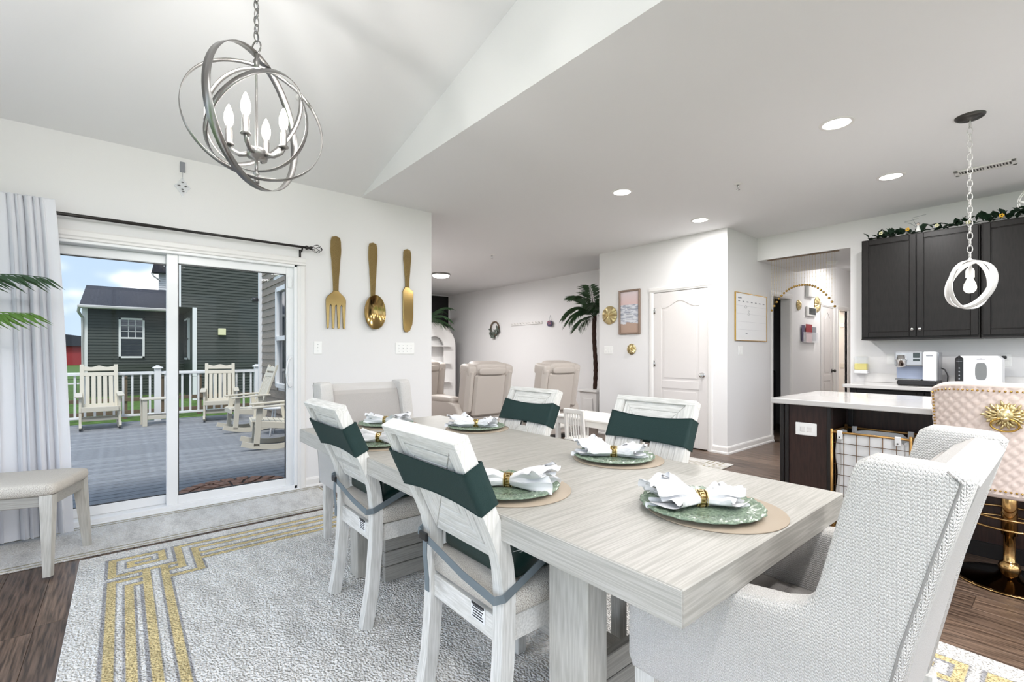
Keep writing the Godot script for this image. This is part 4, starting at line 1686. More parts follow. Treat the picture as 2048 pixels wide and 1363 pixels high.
func make_band(label: String, at: Vector3, turn: float) -> Node3D:
	var t := thing("chair_band", label, "chair band", at, turn, "dark green stretch bands round the chair backs")
	var s := mb(1)
	var f := func(a: float, b: float, r: float) -> Vector3:
		# a round the back, b up
		var hw := 0.2235 + r
		var hd := 0.0335 + r
		var per := [Vector2(-hw, -hd), Vector2(hw, -hd), Vector2(hw, hd), Vector2(-hw, hd)]
		var lens := [2 * hw, 2 * hd, 2 * hw, 2 * hd]
		var q: float = a * (lens[0] + lens[1]) * 2.0
		var k := 0
		while k < 3 and q > lens[k]:
			q -= lens[k]
			k += 1
		var p: Vector2 = per[k].lerp(per[(k + 1) % 4], clampf(q / lens[k], 0, 1))
		var mid := 1.0 - pow(p.x / hw, 2.0)
		var sag := 0.014 * mid * (-1.0 if b > 0.5 else 0.6) * absf(b - 0.5) * 2.0
		var v := lerpf(0.185, 0.325, b) + sag
		var inward := 0.010 * mid * (1.0 if p.y > 0 else -1.0)
		var bp := back_point(p.x, v)
		return bp + Vector3(0.911, 0.413, 0) * (p.y - inward)
	var ctr := back_point(0, 0.25)
	grid(s, func(a: float, b: float) -> Vector3: return f.call(a, b, 0.0), 64, 8, Vector3.UP, ctr)
	put(s, "cloth", M["green band cloth"], t)
	s = mb(1)
	for b in [0.03, 0.97]:
		var pts := []
		for k in 64:
			pts.append(f.call(k / 64.0, b, 0.0006))
		tube(s, pts, 0.0012, 4, true)
	put(s, "hem_stitch", M["green band cloth"], t)
	return t

func make_booster(label: String, at: Vector3, turn: float) -> Node3D:
	var t := thing("booster_cushion", label, "booster cushion", at, turn, "dark green booster cushions strapped on the chairs")
	var s := mb(1)
	pad(s, Vector3(0.01, 0.592, 0), Vector3(0.36, 0.135, 0.37), 0.16, 0.12, 40, 14)
	put(s, "cushion", M["green leather"], t)
	s = mb(1)
	for y in [0.612, 0.604]:
		tube(s, arc2(0.179, 0.184, y, 0.01), 0.0022 if y > 0.61 else 0.0012, 5, true)
	put(s, "zip", M["zip white"], t)
	s = mb(1)
	for x in [0.055, 0.062]:
		tube(s, [Vector3(x, 0.535, 0.1865), Vector3(x, 0.645, 0.1865), Vector3(x, 0.6595, 0.165)], 0.0011, 5)
	put(s, "seam", M["zip white"], t)
	# strap round the rear legs
	s = mb()
	var p := [Vector3(0.02, 0.60, 0.192), Vector3(-0.03, 0.575, 0.205), Vector3(-0.22, 0.512, 0.226), Vector3(-0.248, 0.51, 0.215), Vector3(-0.245, 0.525, 0.05), Vector3(-0.245, 0.56, -0.12), Vector3(-0.25, 0.585, -0.215), Vector3(-0.22, 0.59, -0.226), Vector3(0.02, 0.61, -0.192)]
	var sect := rect(0.003, 0.026)
	sweep(s, p, sect, Vector3.UP)
	put(s, "strap", M["webbing"], t)
	s = mb()
	sweep(s, [Vector3(0.07, 0.53, 0.19), Vector3(0.07, 0.50, 0.224), Vector3(0.07, 0.44, 0.232), Vector3(0.07, 0.37, 0.215), Vector3(0.07, 0.352, 0.19), Vector3(0.07, 0.352, -0.19), Vector3(0.07, 0.37, -0.215), Vector3(0.07, 0.44, -0.232), Vector3(0.07, 0.50, -0.224), Vector3(0.07, 0.53, -0.19)], rect(0.026, 0.003), Vector3(0, 0.001, 0) + Vector3(0.0, 0.0, 0.0) + Vector3.RIGHT)
	put(s, "seat_strap", M["webbing"], t)
	s = mb()
	sweep(s, [Vector3(-0.252, 0.575, -0.165), Vector3(-0.256, 0.52, -0.160), Vector3(-0.252, 0.44, -0.152), Vector3(-0.253, 0.40, -0.15)], rect(0.026, 0.003), Vector3.RIGHT)
	put(s, "strap_tail", M["webbing"], t)
	s = mb()
	box(s, Vector3(-0.252, 0.578, -0.175), Vector3(0.012, 0.03, 0.05), 0.004)
	put(s, "buckle", M["black plastic"], t)
	return t

func arc2(hx: float, hz: float, y: float, cx: float) -> Array:
	var p := []
	for k in 48:
		var a := TAU * k / 48.0
		var c := cos(a)
		var d := sin(a)
		p.append(Vector3(cx + signf(c) * pow(absf(c), 0.14) * hx, y, signf(d) * pow(absf(d), 0.14) * hz))
	return p

func chairs() -> void:
	var spots := [[Vector3(1.045, 0.0, -1.248), 0.0, "nearest on the left side"], [Vector3(1.065, 0.0, -2.185), 0.0, "farther on the left side"],
		[Vector3(1.68, 0.0, -1.325), 180.0, "in front of the pantry door"], [Vector3(1.66, 0.0, -2.19), 180.0, "in front of the leather recliners"]]
	var c0: Node3D
	var b0: Node3D
	var k0: Node3D
	for k in 4:
		var a: Array = spots[k]
		var where: Vector3 = a[0] + Vector3(0, 0.0145, 0)
		var l1: String = "whitewashed slat-back dining chair " + a[2]
		var l2: String = "dark green stretch band round the back of the chair " + a[2]
		var l3: String = "dark green booster cushion on the chair " + a[2]
		if k == 0:
			c0 = make_chair(l1, where, a[1])
			b0 = make_band(l2, where, a[1])
			k0 = make_booster(l3, where, a[1])
		else:
			dup(c0, "dining_chair", l1, where, a[1])
			dup(b0, "chair_band", l2, where, a[1])
			dup(k0, "booster_cushion", l3, where, a[1])

# winged end chair: faces local -z; origin on the floor
func head_chairs() -> void:
	var t := thing("wing_chair", "large cream knit wing chair at the near end of the table, seen from its side", "armchair", Vector3(1.355, 0.0145, -0.45), 0, "upholstered end chairs of the dining table")
	var side := [Vector2(-0.30, 0.37), Vector2(-0.315, 0.40), Vector2(-0.315, 0.60), Vector2(-0.30, 0.635), Vector2(-0.20, 0.655), Vector2(-0.05, 0.672), Vector2(0.06, 0.686), Vector2(0.10, 0.70), Vector2(0.122, 0.725), Vector2(0.132, 0.76), Vector2(0.16, 0.88), Vector2(0.182, 0.975), Vector2(0.192, 1.0), Vector2(0.215, 1.014), Vector2(0.29, 1.012), Vector2(0.335, 1.008), Vector2(0.352, 0.99), Vector2(0.315, 0.85), Vector2(0.275, 0.69), Vector2(0.21, 0.37)]
	var s: SurfaceTool
	for sx in [-1.0, 1.0]:
		s = mb()
		soft_slab(s, side, Vector3(0.278 * sx, 0, 0), Vector3(0, 0, 1), Vector3.UP, 0.085, 0.022)
		put(s, "side_wing", M["knit cloth"], t)
		s = mb(1)
		var pts := []
		for k in range(15, 20):
			var q: Vector2 = side[k]
			pts.append(Vector3(0.3195 * sx, q.y, q.x - 0.016))
		tube(s, pts, 0.0022, 6)
		put(s, "seam", M["seam thread"], t)
	# back: inner knit face and outer smooth face with a rolled top
	s = mb()
	var bk := [Vector2(0.115, 0.44), Vector2(0.165, 0.70), Vector2(0.235, 0.93), Vector2(0.262, 0.975), Vector2(0.30, 0.998), Vector2(0.335, 0.995), Vector2(0.350, 0.975), Vector2(0.312, 0.85), Vector2(0.272, 0.69), Vector2(0.207, 0.37), Vector2(0.115, 0.37)]
	slab(s, bk, Vector3(0, 0, 0), Vector3(0, 0, 1), Vector3.UP, 0.475)
	put(s, "back", M["plain linen"], t)
	s = mb()
	slab(s, [Vector2(0.105, 0.46), Vector2(0.152, 0.70), Vector2(0.222, 0.93), Vector2(0.240, 0.955), Vector2(0.246, 0.95), Vector2(0.172, 0.70), Vector2(0.122, 0.46)], Vector3.ZERO, Vector3(0, 0, 1), Vector3.UP, 0.468)
	put(s, "inner_back", M["grey linen"], t)
	s = mb(1)
	pad(s, Vector3(0, 0.452, -0.095), Vector3(0.47, 0.10, 0.43), 0.3, 0.15, 40, 12)
	put(s, "seat_cushion", M["grey linen"], t)  # greyer cloth puts the shading between the arms into the colour
	s = mb()
	box(s, Vector3(0, 0.395, -0.07), Vector3(0.475, 0.05, 0.46), 0.01)
	put(s, "seat_rail", M["plain linen"], t)
	for p in [[-0.265, -0.275], [0.265, -0.275], [-0.265, 0.19], [0.265, 0.19]]:
		s = mb()
		sweep(s, [Vector3(p[0], 0.0, p[1] + (0.03 if p[1] > 0 else -0.01)), Vector3(p[0], 0.37, p[1])], rect(0.06, 0.06), Vector3(0, 0, 1), false, [0.62, 1.0])
		put(s, "leg", M["chair wood y"], t)
	dup(t, "wing_chair", "pale linen wing chair at the far end of the table, below the gold cutlery", Vector3(1.295, 0.0145, -2.90), 180)

# extruded outline whose rims are rounded in three steps
func soft_slab(s: SurfaceTool, poly: Array, o: Vector3, u: Vector3, v: Vector3, depth: float, r: float) -> void:
	var w := u.cross(v).normalized()
	var n := poly.size()
	var area := 0.0
	for k in n:
		area += poly[k].x * poly[(k + 1) % n].y - poly[(k + 1) % n].x * poly[k].y
	var sg := 1.0 if area > 0 else -1.0
	var norm := []
	for k in n:
		var e0: Vector2 = (poly[k] - poly[(k + n - 1) % n]).normalized()
		var e1: Vector2 = (poly[(k + 1) % n] - poly[k]).normalized()
		norm.append(Vector2(-e0.y - e1.y, e0.x + e1.x).normalized() * sg)
	var rings := []
	for i in 5:
		var a := PI * 0.5 * i / 4.0
		rings.append([r * (1.0 - cos(a)), depth * 0.5 - r + r * sin(a)])
	for side in [-1.0, 1.0]:
		s.set_smooth_group(2 if side > 0 else 3)
		for i in 4:
			for k in n:
				var k2 := (k + 1) % n
				var q := []
				for z in [[k, i], [k2, i], [k2, i + 1], [k, i + 1]]:
					var pt: Vector2 = poly[z[0]] + norm[z[0]] * rings[z[1]][0]
					q.append(o + u * pt.x + v * pt.y + w * rings[z[1]][1] * side)
				var nn: Vector2 = -norm[k]
				quad(s, q[0], q[1], q[2], q[3], u * nn.x + v * nn.y + w * side * (0.3 + i * 0.5))
		var inner := PackedVector2Array()
		for k in n:
			inner.append(poly[k] + norm[k] * r)
		var tr := Geometry2D.triangulate_polygon(inner)
		for k in range(0, tr.size(), 3):
			var q3 := []
			for j in 3:
				var pt2: Vector2 = inner[tr[k + j]]
				q3.append(o + u * pt2.x + v * pt2.y + w * depth * 0.5 * side)
			tri(s, q3[0], q3[1], q3[2], w * side)
	s.set_smooth_group(4)
	for k in n:
		var k2 := (k + 1) % n
		var a3: Vector2 = poly[k]
		var b3: Vector2 = poly[k2]
		var h := depth * 0.5 - r
		var nn2: Vector2 = -norm[k]
		quad(s, o + u * a3.x + v * a3.y - w * h, o + u * b3.x + v * b3.y - w * h, o + u * b3.x + v * b3.y + w * h, o + u * a3.x + v * a3.y + w * h, u * nn2.x + v * nn2.y)

func bench() -> void:
	var t := thing("upholstered_bench", "low pale bench with a padded seat in front of the curtain", "bench", Vector3(-0.565, 0.013, -3.865), -18)
	var s := mb(1)
	pad(s, Vector3(0, 0.462, 0), Vector3(0.74, 0.085, 0.43), 0.42, 0.16, 44, 12)
	put(s, "seat", M["tweed"], t)
	s = mb()
	bx(s, -0.33, 0.33, 0.37, 0.43, 0.17, 0.195, 0.003)
	bx(s, -0.33, 0.33, 0.37, 0.43, -0.195, -0.17, 0.003)
	bx(s, -0.345, -0.32, 0.37, 0.43, -0.18, 0.18, 0.003)
	bx(s, 0.32, 0.345, 0.37, 0.43, -0.18, 0.18, 0.003)
	put(s, "apron", M["table wood x"], t)
	for a in [[-1, -1], [1, -1], [1, 1], [-1, 1]]:
		s = mb()
		sweep(s, [Vector3(0.345 * a[0], 0.0, 0.225 * a[1]), Vector3(0.325 * a[0], 0.43, 0.178 * a[1])], rect(0.056, 0.056), Vector3(0, 0, 1), false, [0.6, 1.0])
		put(s, "leg", M["table wood y"], t)

func make_plate() -> Mesh:
	var s := mb(1)
	var rr := [0.0, 0.06, 0.098, 0.106, 0.114, 0.128, 0.142, 0.154, 0.164, 0.168, 0.162, 0.12, 0.0]
	var hh := [0.007, 0.007, 0.008, 0.0115, 0.0115, 0.014, 0.0165, 0.018, 0.018, 0.015, 0.012, 0.002, 0.001]
	var seg := 96
	var f := func(k: int, j: int) -> Vector3:
		var a := TAU * j / seg
		var r: float = rr[k]
		var h: float = hh[k]
		if k >= 4 and k <= 10:
			var w := float(k - 3) / 5.0 if k <= 8 else 1.0
			r *= 1.0 + w * (0.018 * absf(sin(a * 8.0)) + 0.012 * sin(a * 24.0))
			if k <= 8:
				h += 0.0032 * sin(a * 24.0 + k * 1.7) + 0.0022 * sin(a * 40.0 - k * 2.3)
		return Vector3(r * cos(a), h, r * sin(a))
	for k in rr.size() - 1:
		for j in seg:
			var n := Vector3.UP if k < 9 else Vector3.DOWN
			var p0: Vector3 = f.call(k, j)
			var p1: Vector3 = f.call(k, j + 1)
			var p2: Vector3 = f.call(k + 1, j + 1)
			var p3: Vector3 = f.call(k + 1, j)
			if rr[k] == 0.0:
				tri(s, p0, p2, p3, n)
			elif rr[k + 1] == 0.0:
				tri(s, p0, p1, p2, n)
			else:
				quad(s, p0, p1, p2, p3, n)
	return mesh_of(s)

func make_napkin(sd: int) -> Mesh:
	# cloth gathered in a ring at the origin: a wide pleated fan to -x and a smaller one to +x
	var s := mb(1)
	var r0 := RandomNumberGenerator.new()
	r0.seed = sd
	var ph := r0.randf() * 6.0
	for fan in [-1.0, 1.0]:
		var L := (0.125 if fan < 0 else 0.10) * r0.randf_range(0.92, 1.08)
		var W := (0.088 if fan < 0 else 0.052)
		var Hh := (0.040 if fan < 0 else 0.030)
		for shell in 2:
			var f := func(u: float, v: float) -> Vector3:
				# u out from the ring, v round the bundle
				var a := v * TAU
				var sp := pow(u, 0.8)
				var w := lerpf(0.017, W, sp)
				var h := lerpf(0.016, Hh, sp)
				var pleat := sin(a * 5.0 + ph + 0.6 * sin(u * 5.0)) * 0.5 + 0.3 * sin(a * 9.0 + ph * 2.0)
				var k := 1.0 + 0.42 * pleat * sp
				if shell == 1:
					k *= 0.55
				var reach := L * (1.0 + (0.30 * cos(a * 3.0 + ph) + 0.1 * sin(a * 5.0)) * sp) * (0.92 if shell == 1 else 1.0)
				var y := 0.021 + h * sin(a) * k + 0.020 * sp * (1.0 if fan < 0 else 0.5) * (0.5 + 0.5 * sin(a * 2.0 + ph))
				if sin(a) > -0.2:
					y += 0.0065 * sin(v * TAU * 17.0 + ph) * sp + 0.004 * sin(u * 9.0 + a * 4.0) * sp
				y = maxf(y, 0.0025 + 0.003 * absf(pleat))
				return Vector3(fan * u * reach, y, w * cos(a) * k)
			grid(s, f, 16, 96, Vector3.UP, Vector3(fan * L * 0.5, 0.02, 0))
	return mesh_of(s)

func make_ring(t: Node3D) -> void:
	var s := mb(1)
	var b := Basis(Vector3.FORWARD, PI / 2)
	lathe(s, [Vector2(0.0215, -0.015), Vector2(0.0235, -0.015), Vector2(0.0235, 0.015), Vector2(0.0215, 0.015), Vector2(0.0215, -0.015)], 32, Vector3(0, 0.023, 0), b)
	put(s, "band", M["polished brass"], t)
	s = mb()
	for e in [-0.0135, 0.0135]:
		lathe(s, [Vector2(0.0235, e - 0.0015), Vector2(0.0248, e - 0.0015), Vector2(0.0248, e + 0.0015), Vector2(0.0235, e + 0.0015)], 32, Vector3(0, 0.023, 0), b)
	for k in 8:
		var q := Basis(Vector3.RIGHT, TAU * k / 8.0)
		for d in [[-0.006, 0.0, 0.002, 0.012], [0.0, 0.005, 0.012, 0.002], [0.0, -0.005, 0.012, 0.002], [0.006, 0.002, 0.002, 0.006]]:
			box(s, Vector3(0, 0.023, 0) + q * Vector3(d[0], 0.0242, d[1]), Vector3(d[2], 0.0014, d[3]), 0.0, q)
	put(s, "key_relief", M["pale gold"], t)

func settings() -> void:
	var plate := make_plate()
	var s := mb(1)
	cyl(s, Vector3(0, 0.0015, 0), 0.19, 0.003, 64, Basis(), 0.0008)
	var pm := mesh_of(s)
	var TY := 0.7655
	var spots := [
		[Vector3(1.315, TY, -0.665), Vector3(1.287, TY, -0.690), 48.0, "at the table's near end"],
		[Vector3(1.635, TY, -1.25), Vector3(1.62, TY, -1.26), 35.0, "on the table's near right side"],
		[Vector3(1.0, TY, -1.19), Vector3(0.985, TY, -1.20), 222.0, "at the near left seat"],
		[Vector3(1.645, TY, -2.30), Vector3(1.64, TY, -2.30), 40.0, "at the far right seat"],
		[Vector3(1.285, TY, -2.77), Vector3(1.28, TY, -2.775), 218.0, "before the far wing chair"],
		[Vector3(0.99, TY, -2.22), Vector3(0.99, TY, -2.22), 225.0, "at the far left seat"]]
	var ring0: Node3D
	for k in 6:
		var a: Array = spots[k]
		var o := share(pm, "placemat", M["placemat"], self, Transform3D(Basis(), a[0]))
		tag(o, "round taupe leather placemat " + a[3], "placemat", "round taupe placemats")
		var pb := Basis(Vector3.UP, k * 0.7) * Basis.from_scale(Vector3(1, 1, 1))
		o = share(plate, "charger_plate", M["sage glaze"], self, Transform3D(pb, a[1] + Vector3(0, 0.0028, 0)))
		tag(o, "sage green scalloped charger plate " + a[3], "plate", "sage green charger plates")
		o = share(make_napkin(300 + k), "napkin", M["napkin cloth"], self, Transform3D(Basis(Vector3.UP, deg_to_rad(a[2] - 90.0)), a[1] + Vector3(0, 0.0105, 0)))
		tag(o, "white cloth napkin gathered in a gold ring " + a[3], "napkin", "white gathered napkins")
		var at: Vector3 = a[1] + Vector3(0, 0.0085, 0)
		var lab: String = "gold Greek key napkin ring " + a[3]
		if k == 0:
			ring0 = thing("napkin_ring", lab, "napkin ring", at, a[2] - 90.0, "gold napkin rings")
			make_ring(ring0)
		else:
			dup(ring0, "napkin_ring", lab, at, a[2] - 90.0)

# palm frond as one mesh
func frond(s: SurfaceTool, a: Vector3, b: Vector3, lift: float, n: int, ll: float, droop: float, r: RandomNumberGenerator) -> void:
	var mid := (a + b) * 0.5 + Vector3.UP * lift
	var pts := []
	for k in 13:
		var t := k / 12.0
		pts.append(a * (1 - t) * (1 - t) + mid * 2 * t * (1 - t) + b * t * t)
	var sc := []
	for k in 13:
		sc.append(1.0 - 0.8 * k / 12.0)
	tube(s, pts, 0.009, 5, false, sc)
	for k in n:
		var t := 0.12 + 0.86 * k / (n - 1.0)
		var p := a * (1 - t) * (1 - t) + mid * 2 * t * (1 - t) + b * t * t
		var d := ((mid - a) * (1 - t) + (b - mid) * t).normalized()
		var side := d.cross(Vector3.UP).normalized()
		var len := ll * (0.55 + 0.45 * sin(PI * clampf(t * 0.9 + 0.05, 0, 1))) * r.randf_range(0.85, 1.1)
		for e in [-1.0, 1.0]:
			var dir: Vector3 = (side * e * 0.75 + d * 0.75 - Vector3.UP * droop * r.randf_range(0.6, 1.2)).normalized()
			var wv := dir.cross(side * e + Vector3.UP * 0.3).normalized() * len * 0.055
			var m1 := p + dir * len * 0.35
			var tip := p + dir * len - Vector3.UP * droop * len * 0.25
			tri(s, p, m1 + wv, m1 - wv, Vector3.UP)
			tri(s, m1 + wv, tip, m1 - wv, Vector3.UP)

func potted_palm() -> void:
	var t := thing("potted_palm", "potted palm at the left edge, its green fronds reaching in front of the curtain", "plant", Vector3(-1.0, 0.0135, -4.02))
	var s := mb(1)
	lathe(s, [Vector2(0, 0), Vector2(0.08, 0), Vector2(0.11, 0.2), Vector2(0.115, 0.21), Vector2(0.105, 0.21), Vector2(0.1, 0.18), Vector2(0, 0.18)], 24)
	put(s, "pot", M["kids white"], t)
	s = mb(1)
	tube(s, [Vector3(0, 0.18, 0), Vector3(0.02, 0.9, 0.0), Vector3(0.0, 1.55, 0.0)], 0.03, 8)
	put(s, "trunk", M["palm trunk"], t)
	var r := RandomNumberGenerator.new()
	r.seed = 5
	var tips := [[Vector3(0.655, 1.66, 0.05), 0.10, "palm leaf"], [Vector3(0.60, 1.44, 0.10), -0.06, "palm leaf light"], [Vector3(0.25, 1.5, 0.55), 0.25, "palm leaf"], [Vector3(0.3, 2.1, 0.3), 0.2, "palm leaf"], [Vector3(-0.05, 2.15, 0.35), 0.2, "palm leaf"], [Vector3(0.05, 1.3, 0.6), 0.3, "palm leaf light"]]
	for q in tips:
		s = mb()
		frond(s, Vector3(0, 1.53, 0), q[0], q[1], 22, 0.2, 0.45, r)
		put(s, "frond", M[q[2]], t)

# ---------------------------------------------------------------- things on the dining and pantry walls
func handle_outline(y1: float, y0: float, w: float) -> Array:
	# cutlery handle from the rounded top y1 down to the neck y0
	var L := []
	var n := 14
	for k in n + 1:
		var t := float(k) / n
		var ww := w * (1.0 - 0.5 * smoothstep(0.1, 1.0, t))
		ww *= 1.0 - 0.06 * sin(t * 18.0) * (1.0 - t)
		if t < 0.06:
			ww *= 0.75
		L.append(Vector2(ww * 0.5, lerpf(y1 - 0.012, y0, t)))
	var out := [Vector2(0, y1)]
	out.append_array(L)
	for k in range(n, -1, -1):
		out.append(Vector2(-L[k].x, L[k].y))
	return out

func plate_switch(at: Vector3, turn: float, gangs: int, kind: String, label: String) -> void:
	var t := thing("light_switch", label, "light switch", at, turn)
	var w := 0.072 + 0.046 * (gangs - 1)
	var s := mb()
	box(s, Vector3(0, 0, 0.003), Vector3(w, 0.117, 0.006), 0.0025)
	put(s, "plate", M["switch white"], t)
	for k in gangs:
		var x := (k - (gangs - 1) * 0.5) * 0.046
		s = mb()
		if kind == "rocker":
			box(s, Vector3(x, 0, 0.0065), Vector3(0.033, 0.066, 0.005), 0.002, Basis(Vector3.RIGHT, 0.05))
		else:
			box(s, Vector3(x, 0, 0.0063), Vector3(0.011, 0.025, 0.002), 0.0006)
			box(s, Vector3(x, 0.004, 0.011), Vector3(0.006, 0.009, 0.012), 0.0015, Basis(Vector3.RIGHT, -0.5))
		put(s, kind, M["switch white"], t)
		s = mb(1)
		for y in [-0.03, 0.03]:
			if kind != "rocker":
				cyl(s, Vector3(x, y, 0.0064), 0.003, 0.0015, 8, Basis(Vector3.RIGHT, PI / 2))
		if kind != "rocker":
			put(s, "screws", M["print grey"], t).set_meta("kind", "stuff")

func wall_disc(at: Vector3, turn: float, r: float, label: String, folds := 11) -> void:
	var s := mb()
	var seg := folds * 4
	var f := func(u: float, v: float) -> Vector3:
		var a := v * TAU
		var saw := absf(fposmod(a / TAU * folds + 0.5 * sin(a * 2.0), 1.0) * 2.0 - 1.0)
		var rr := r * u
		return Vector3(rr * cos(a), rr * sin(a), 0.006 + 0.028 * (1.0 - u * u) + 0.04 * saw * u * (1.1 - 0.9 * u))
	grid(s, f, 6, seg, Vector3(0, 0, 1))
	lathe(s, [Vector2(0, -0.0), Vector2(r * 0.96, 0.0), Vector2(r, 0.006)], seg, Vector3.ZERO, Basis(Vector3.RIGHT, PI / 2))
	var o := put(s, "wall_medallion", M["pale gold"])
	o.position = at
	o.rotation_degrees.y = turn
	tag(o, label, "wall decor", "gold pleated wall medallions")

func wall_things() -> void:
	# giant cutlery
	var z := WZ + 0.012
	var t := thing("wall_fork", "giant gold fork with a textured handle hanging on the wall, leftmost of three", "wall decor", Vector3(1.54, 0, z))
	var s := mb()
	slab(s, handle_outline(2.318, 1.80, 0.098), Vector3.ZERO, Vector3.RIGHT, Vector3.UP, 0.02, 0.005)
	put(s, "handle", M["antique gold"], t)
	s = mb()
	var o := []
	for k in 11:
		var u := k / 10.0
		o.append(Vector2(lerpf(0.024, 0.093, smoothstep(0.0, 1.0, u)), lerpf(1.805, 1.715, pow(u, 1.3))))
	o.append(Vector2(0.093, 1.69))
	var pts := [Vector2(-0.022, 1.806), Vector2(0.022, 1.806)]
	pts.append_array(o)
	for k in 4:
		var cx := 0.075 - 0.05 * k
		pts.append_array([Vector2(cx + 0.0165, 1.66), Vector2(cx + 0.010, 1.458), Vector2(cx, 1.447), Vector2(cx - 0.010, 1.458), Vector2(cx - 0.0165, 1.66)])
		if k < 3:
			pts.append(Vector2(cx - 0.025, 1.675))
	pts.append(Vector2(-0.093, 1.69))
	for k in range(o.size() - 2, -1, -1):
		pts.append(Vector2(-o[k].x, o[k].y))
	slab(s, pts, Vector3(0, 0, 0.004), Vector3.RIGHT, Vector3.UP, 0.016, 0.003)
	put(s, "tines", M["polished brass"], t)
	t = thing("wall_spoon", "giant gold spoon with a textured handle hanging between the fork and the knife", "wall decor", Vector3(1.915, 0, z))
	s = mb()
	slab(s, handle_outline(2.312, 1.78, 0.092), Vector3(-0.012, 0, 0), Vector3.RIGHT, Vector3.UP, 0.02, 0.005)
	put(s, "handle", M["antique gold"], t)
	s = mb(1)
	var f := func(u: float, v: float, sg: float) -> Vector3:
		var a := v * TAU
		var rx := 0.108 * (1.0 - 0.10 * sin(a))
		return Vector3(rx * u * cos(a), 1.625 + 0.168 * u * sin(a), 0.034 - sg * 0.034 * (1.0 - u * u) + (0.0 if sg > 0 else -0.012) - (0.0 if sg > 0 else 0.026 * (1.0 - u * u) - 0.0))
	grid(s, func(u: float, v: float) -> Vector3: return f.call(u, v, 1.0), 10, 40, Vector3(0, 0, 1))
	tube(s, ring(Vector3(0, 1.625, 0.03), Vector3(0.105, 0, 0), Vector3(0, 0.166, 0), 40), 0.005, 6, true)
	put(s, "bowl", M["polished brass"], t)
	t = thing("wall_knife", "giant gold knife with a textured handle hanging on the wall, rightmost of three", "wall decor", Vector3(2.275, 0, z))
	s = mb()
	slab(s, handle_outline(2.303, 1.905, 0.088), Vector3.ZERO, Vector3.RIGHT, Vector3.UP, 0.02, 0.005)
	put(s, "handle", M["antique gold"], t)
	s = mb()
	slab(s, [Vector2(-0.028, 1.906), Vector2(0.026, 1.906), Vector2(0.03, 1.885), Vector2(0.066, 1.875), Vector2(0.07, 1.84), Vector2(0.068, 1.60), Vector2(0.058, 1.52), Vector2(0.03, 1.455), Vector2(0.0, 1.439), Vector2(-0.03, 1.442), Vector2(-0.044, 1.47), Vector2(-0.05, 1.60), Vector2(-0.052, 1.86), Vector2(-0.04, 1.885)], Vector3.ZERO, Vector3.RIGHT, Vector3.UP, 0.016, 0.004)
	put(s, "blade", M["polished brass"], t)
	plate_switch(Vector3(1.38, 1.27, WZ), 0, 1, "toggle", "single white toggle switch beside the sliding door casing")
	plate_switch(Vector3(2.255, 1.27, WZ), 0, 4, "toggle", "wide four-gang white switch plate under the gold knife")
	# cross ornament high on the wall
	t = thing("cross_ornament", "small clear cross ornament hanging from a grey hook above the sliding door", "ornament", Vector3(0.36, 2.51, WZ))
	s = mb()
	box(s, Vector3(0.002, 0.155, 0.006), Vector3(0.034, 0.08, 0.012), 0.002)
	put(s, "hook", M["print grey"], t)
	s = mb(1)
	tube(s, [Vector3(0.002, 0.12, 0.012), Vector3(0.0, 0.06, 0.014)], 0.0015, 5)
	put(s, "cord", M["print grey"], t)
	s = mb(1)
	var cr := []
	for k in 48:
		var a := TAU * k / 48.0
		var rr := 0.036 + 0.018 * absf(cos(a * 2.0)) + 0.006 * cos(a * 8.0)
		cr.append(Vector2(rr * cos(a) * 0.85, rr * sin(a) * 1.25))
	s.set_smooth_group(-1)
	slab(s, cr, Vector3(0, 0, 0.012), Vector3.RIGHT, Vector3.UP, 0.008, 0.002)
	put(s, "cross", M["clear plastic"], t)
	s = mb()
	for q in [[0, 0.035, 0.018], [-0.022, 0.006, 0.02], [0.022, 0.006, 0.02], [0, -0.02, 0.016], [0.004, -0.036, 0.016]]:
		box(s, Vector3(q[0], q[1], 0.0165), Vector3(q[2], 0.006, 0.001))
		box(s, Vector3(q[0], q[1], 0.0168), Vector3(0.004, 0.012, 0.001))
	put(s, "lettering", M["dark metal"], t).set_meta("kind", "stuff")
	# pantry wall
	wall_disc(Vector3(PXF, 1.79, -4.437), -90, 0.137, "larger gold pleated medallion left of the framed beach print")
	wall_disc(Vector3(PXF, 1.28, -4.046), -90, 0.077, "smaller gold pleated medallion below the framed beach print")
	t = thing("framed_print", "beach print in a brown frame beside the pantry door", "picture", Vector3(PXF, 1.815, -4.08), -90)
	for q in [[-0.17, 0, 0.03, 0.64], [0.17, 0, 0.03, 0.64], [0, -0.307, 0.31, 0.027], [0, 0.307, 0.31, 0.027]]:
		s = mb()
		box(s, Vector3(q[0], q[1], 0.012), Vector3(q[2], q[3], 0.024), 0.005)
		put(s, "frame_side", M["frame brown"], t)
	s = mb()
	s.set_uv(Vector2(0, 1))
	var c4 := [Vector3(-0.158, -0.296, 0.008), Vector3(-0.158, 0.296, 0.008), Vector3(0.158, 0.296, 0.008), Vector3(0.158, -0.296, 0.008)]
	var uv4 := [Vector2(0, 1), Vector2(0, 0), Vector2(1, 0), Vector2(1, 1)]
	for k in [0, 1, 2, 0, 2, 3]:
		s.set_uv(uv4[k])
		s.add_vertex(c4[k])
	put(s, "print", M["beach print"], t)
	plate_switch(Vector3(PXF, 1.272, -4.46), -90, 3, "toggle", "three-gang white switch plate under the larger gold medallion")
	# whiteboard on the hall corner wall
	t = thing("whiteboard_calendar", "white calendar board with a thin gold frame on the wall by the hall", "whiteboard", Vector3(6.256, 1.68, HZ))
	s = mb()
	box(s, Vector3(0, 0, 0.006), Vector3(0.90, 0.59, 0.012), 0.002)
	put(s, "board", M["appliance white"], t)
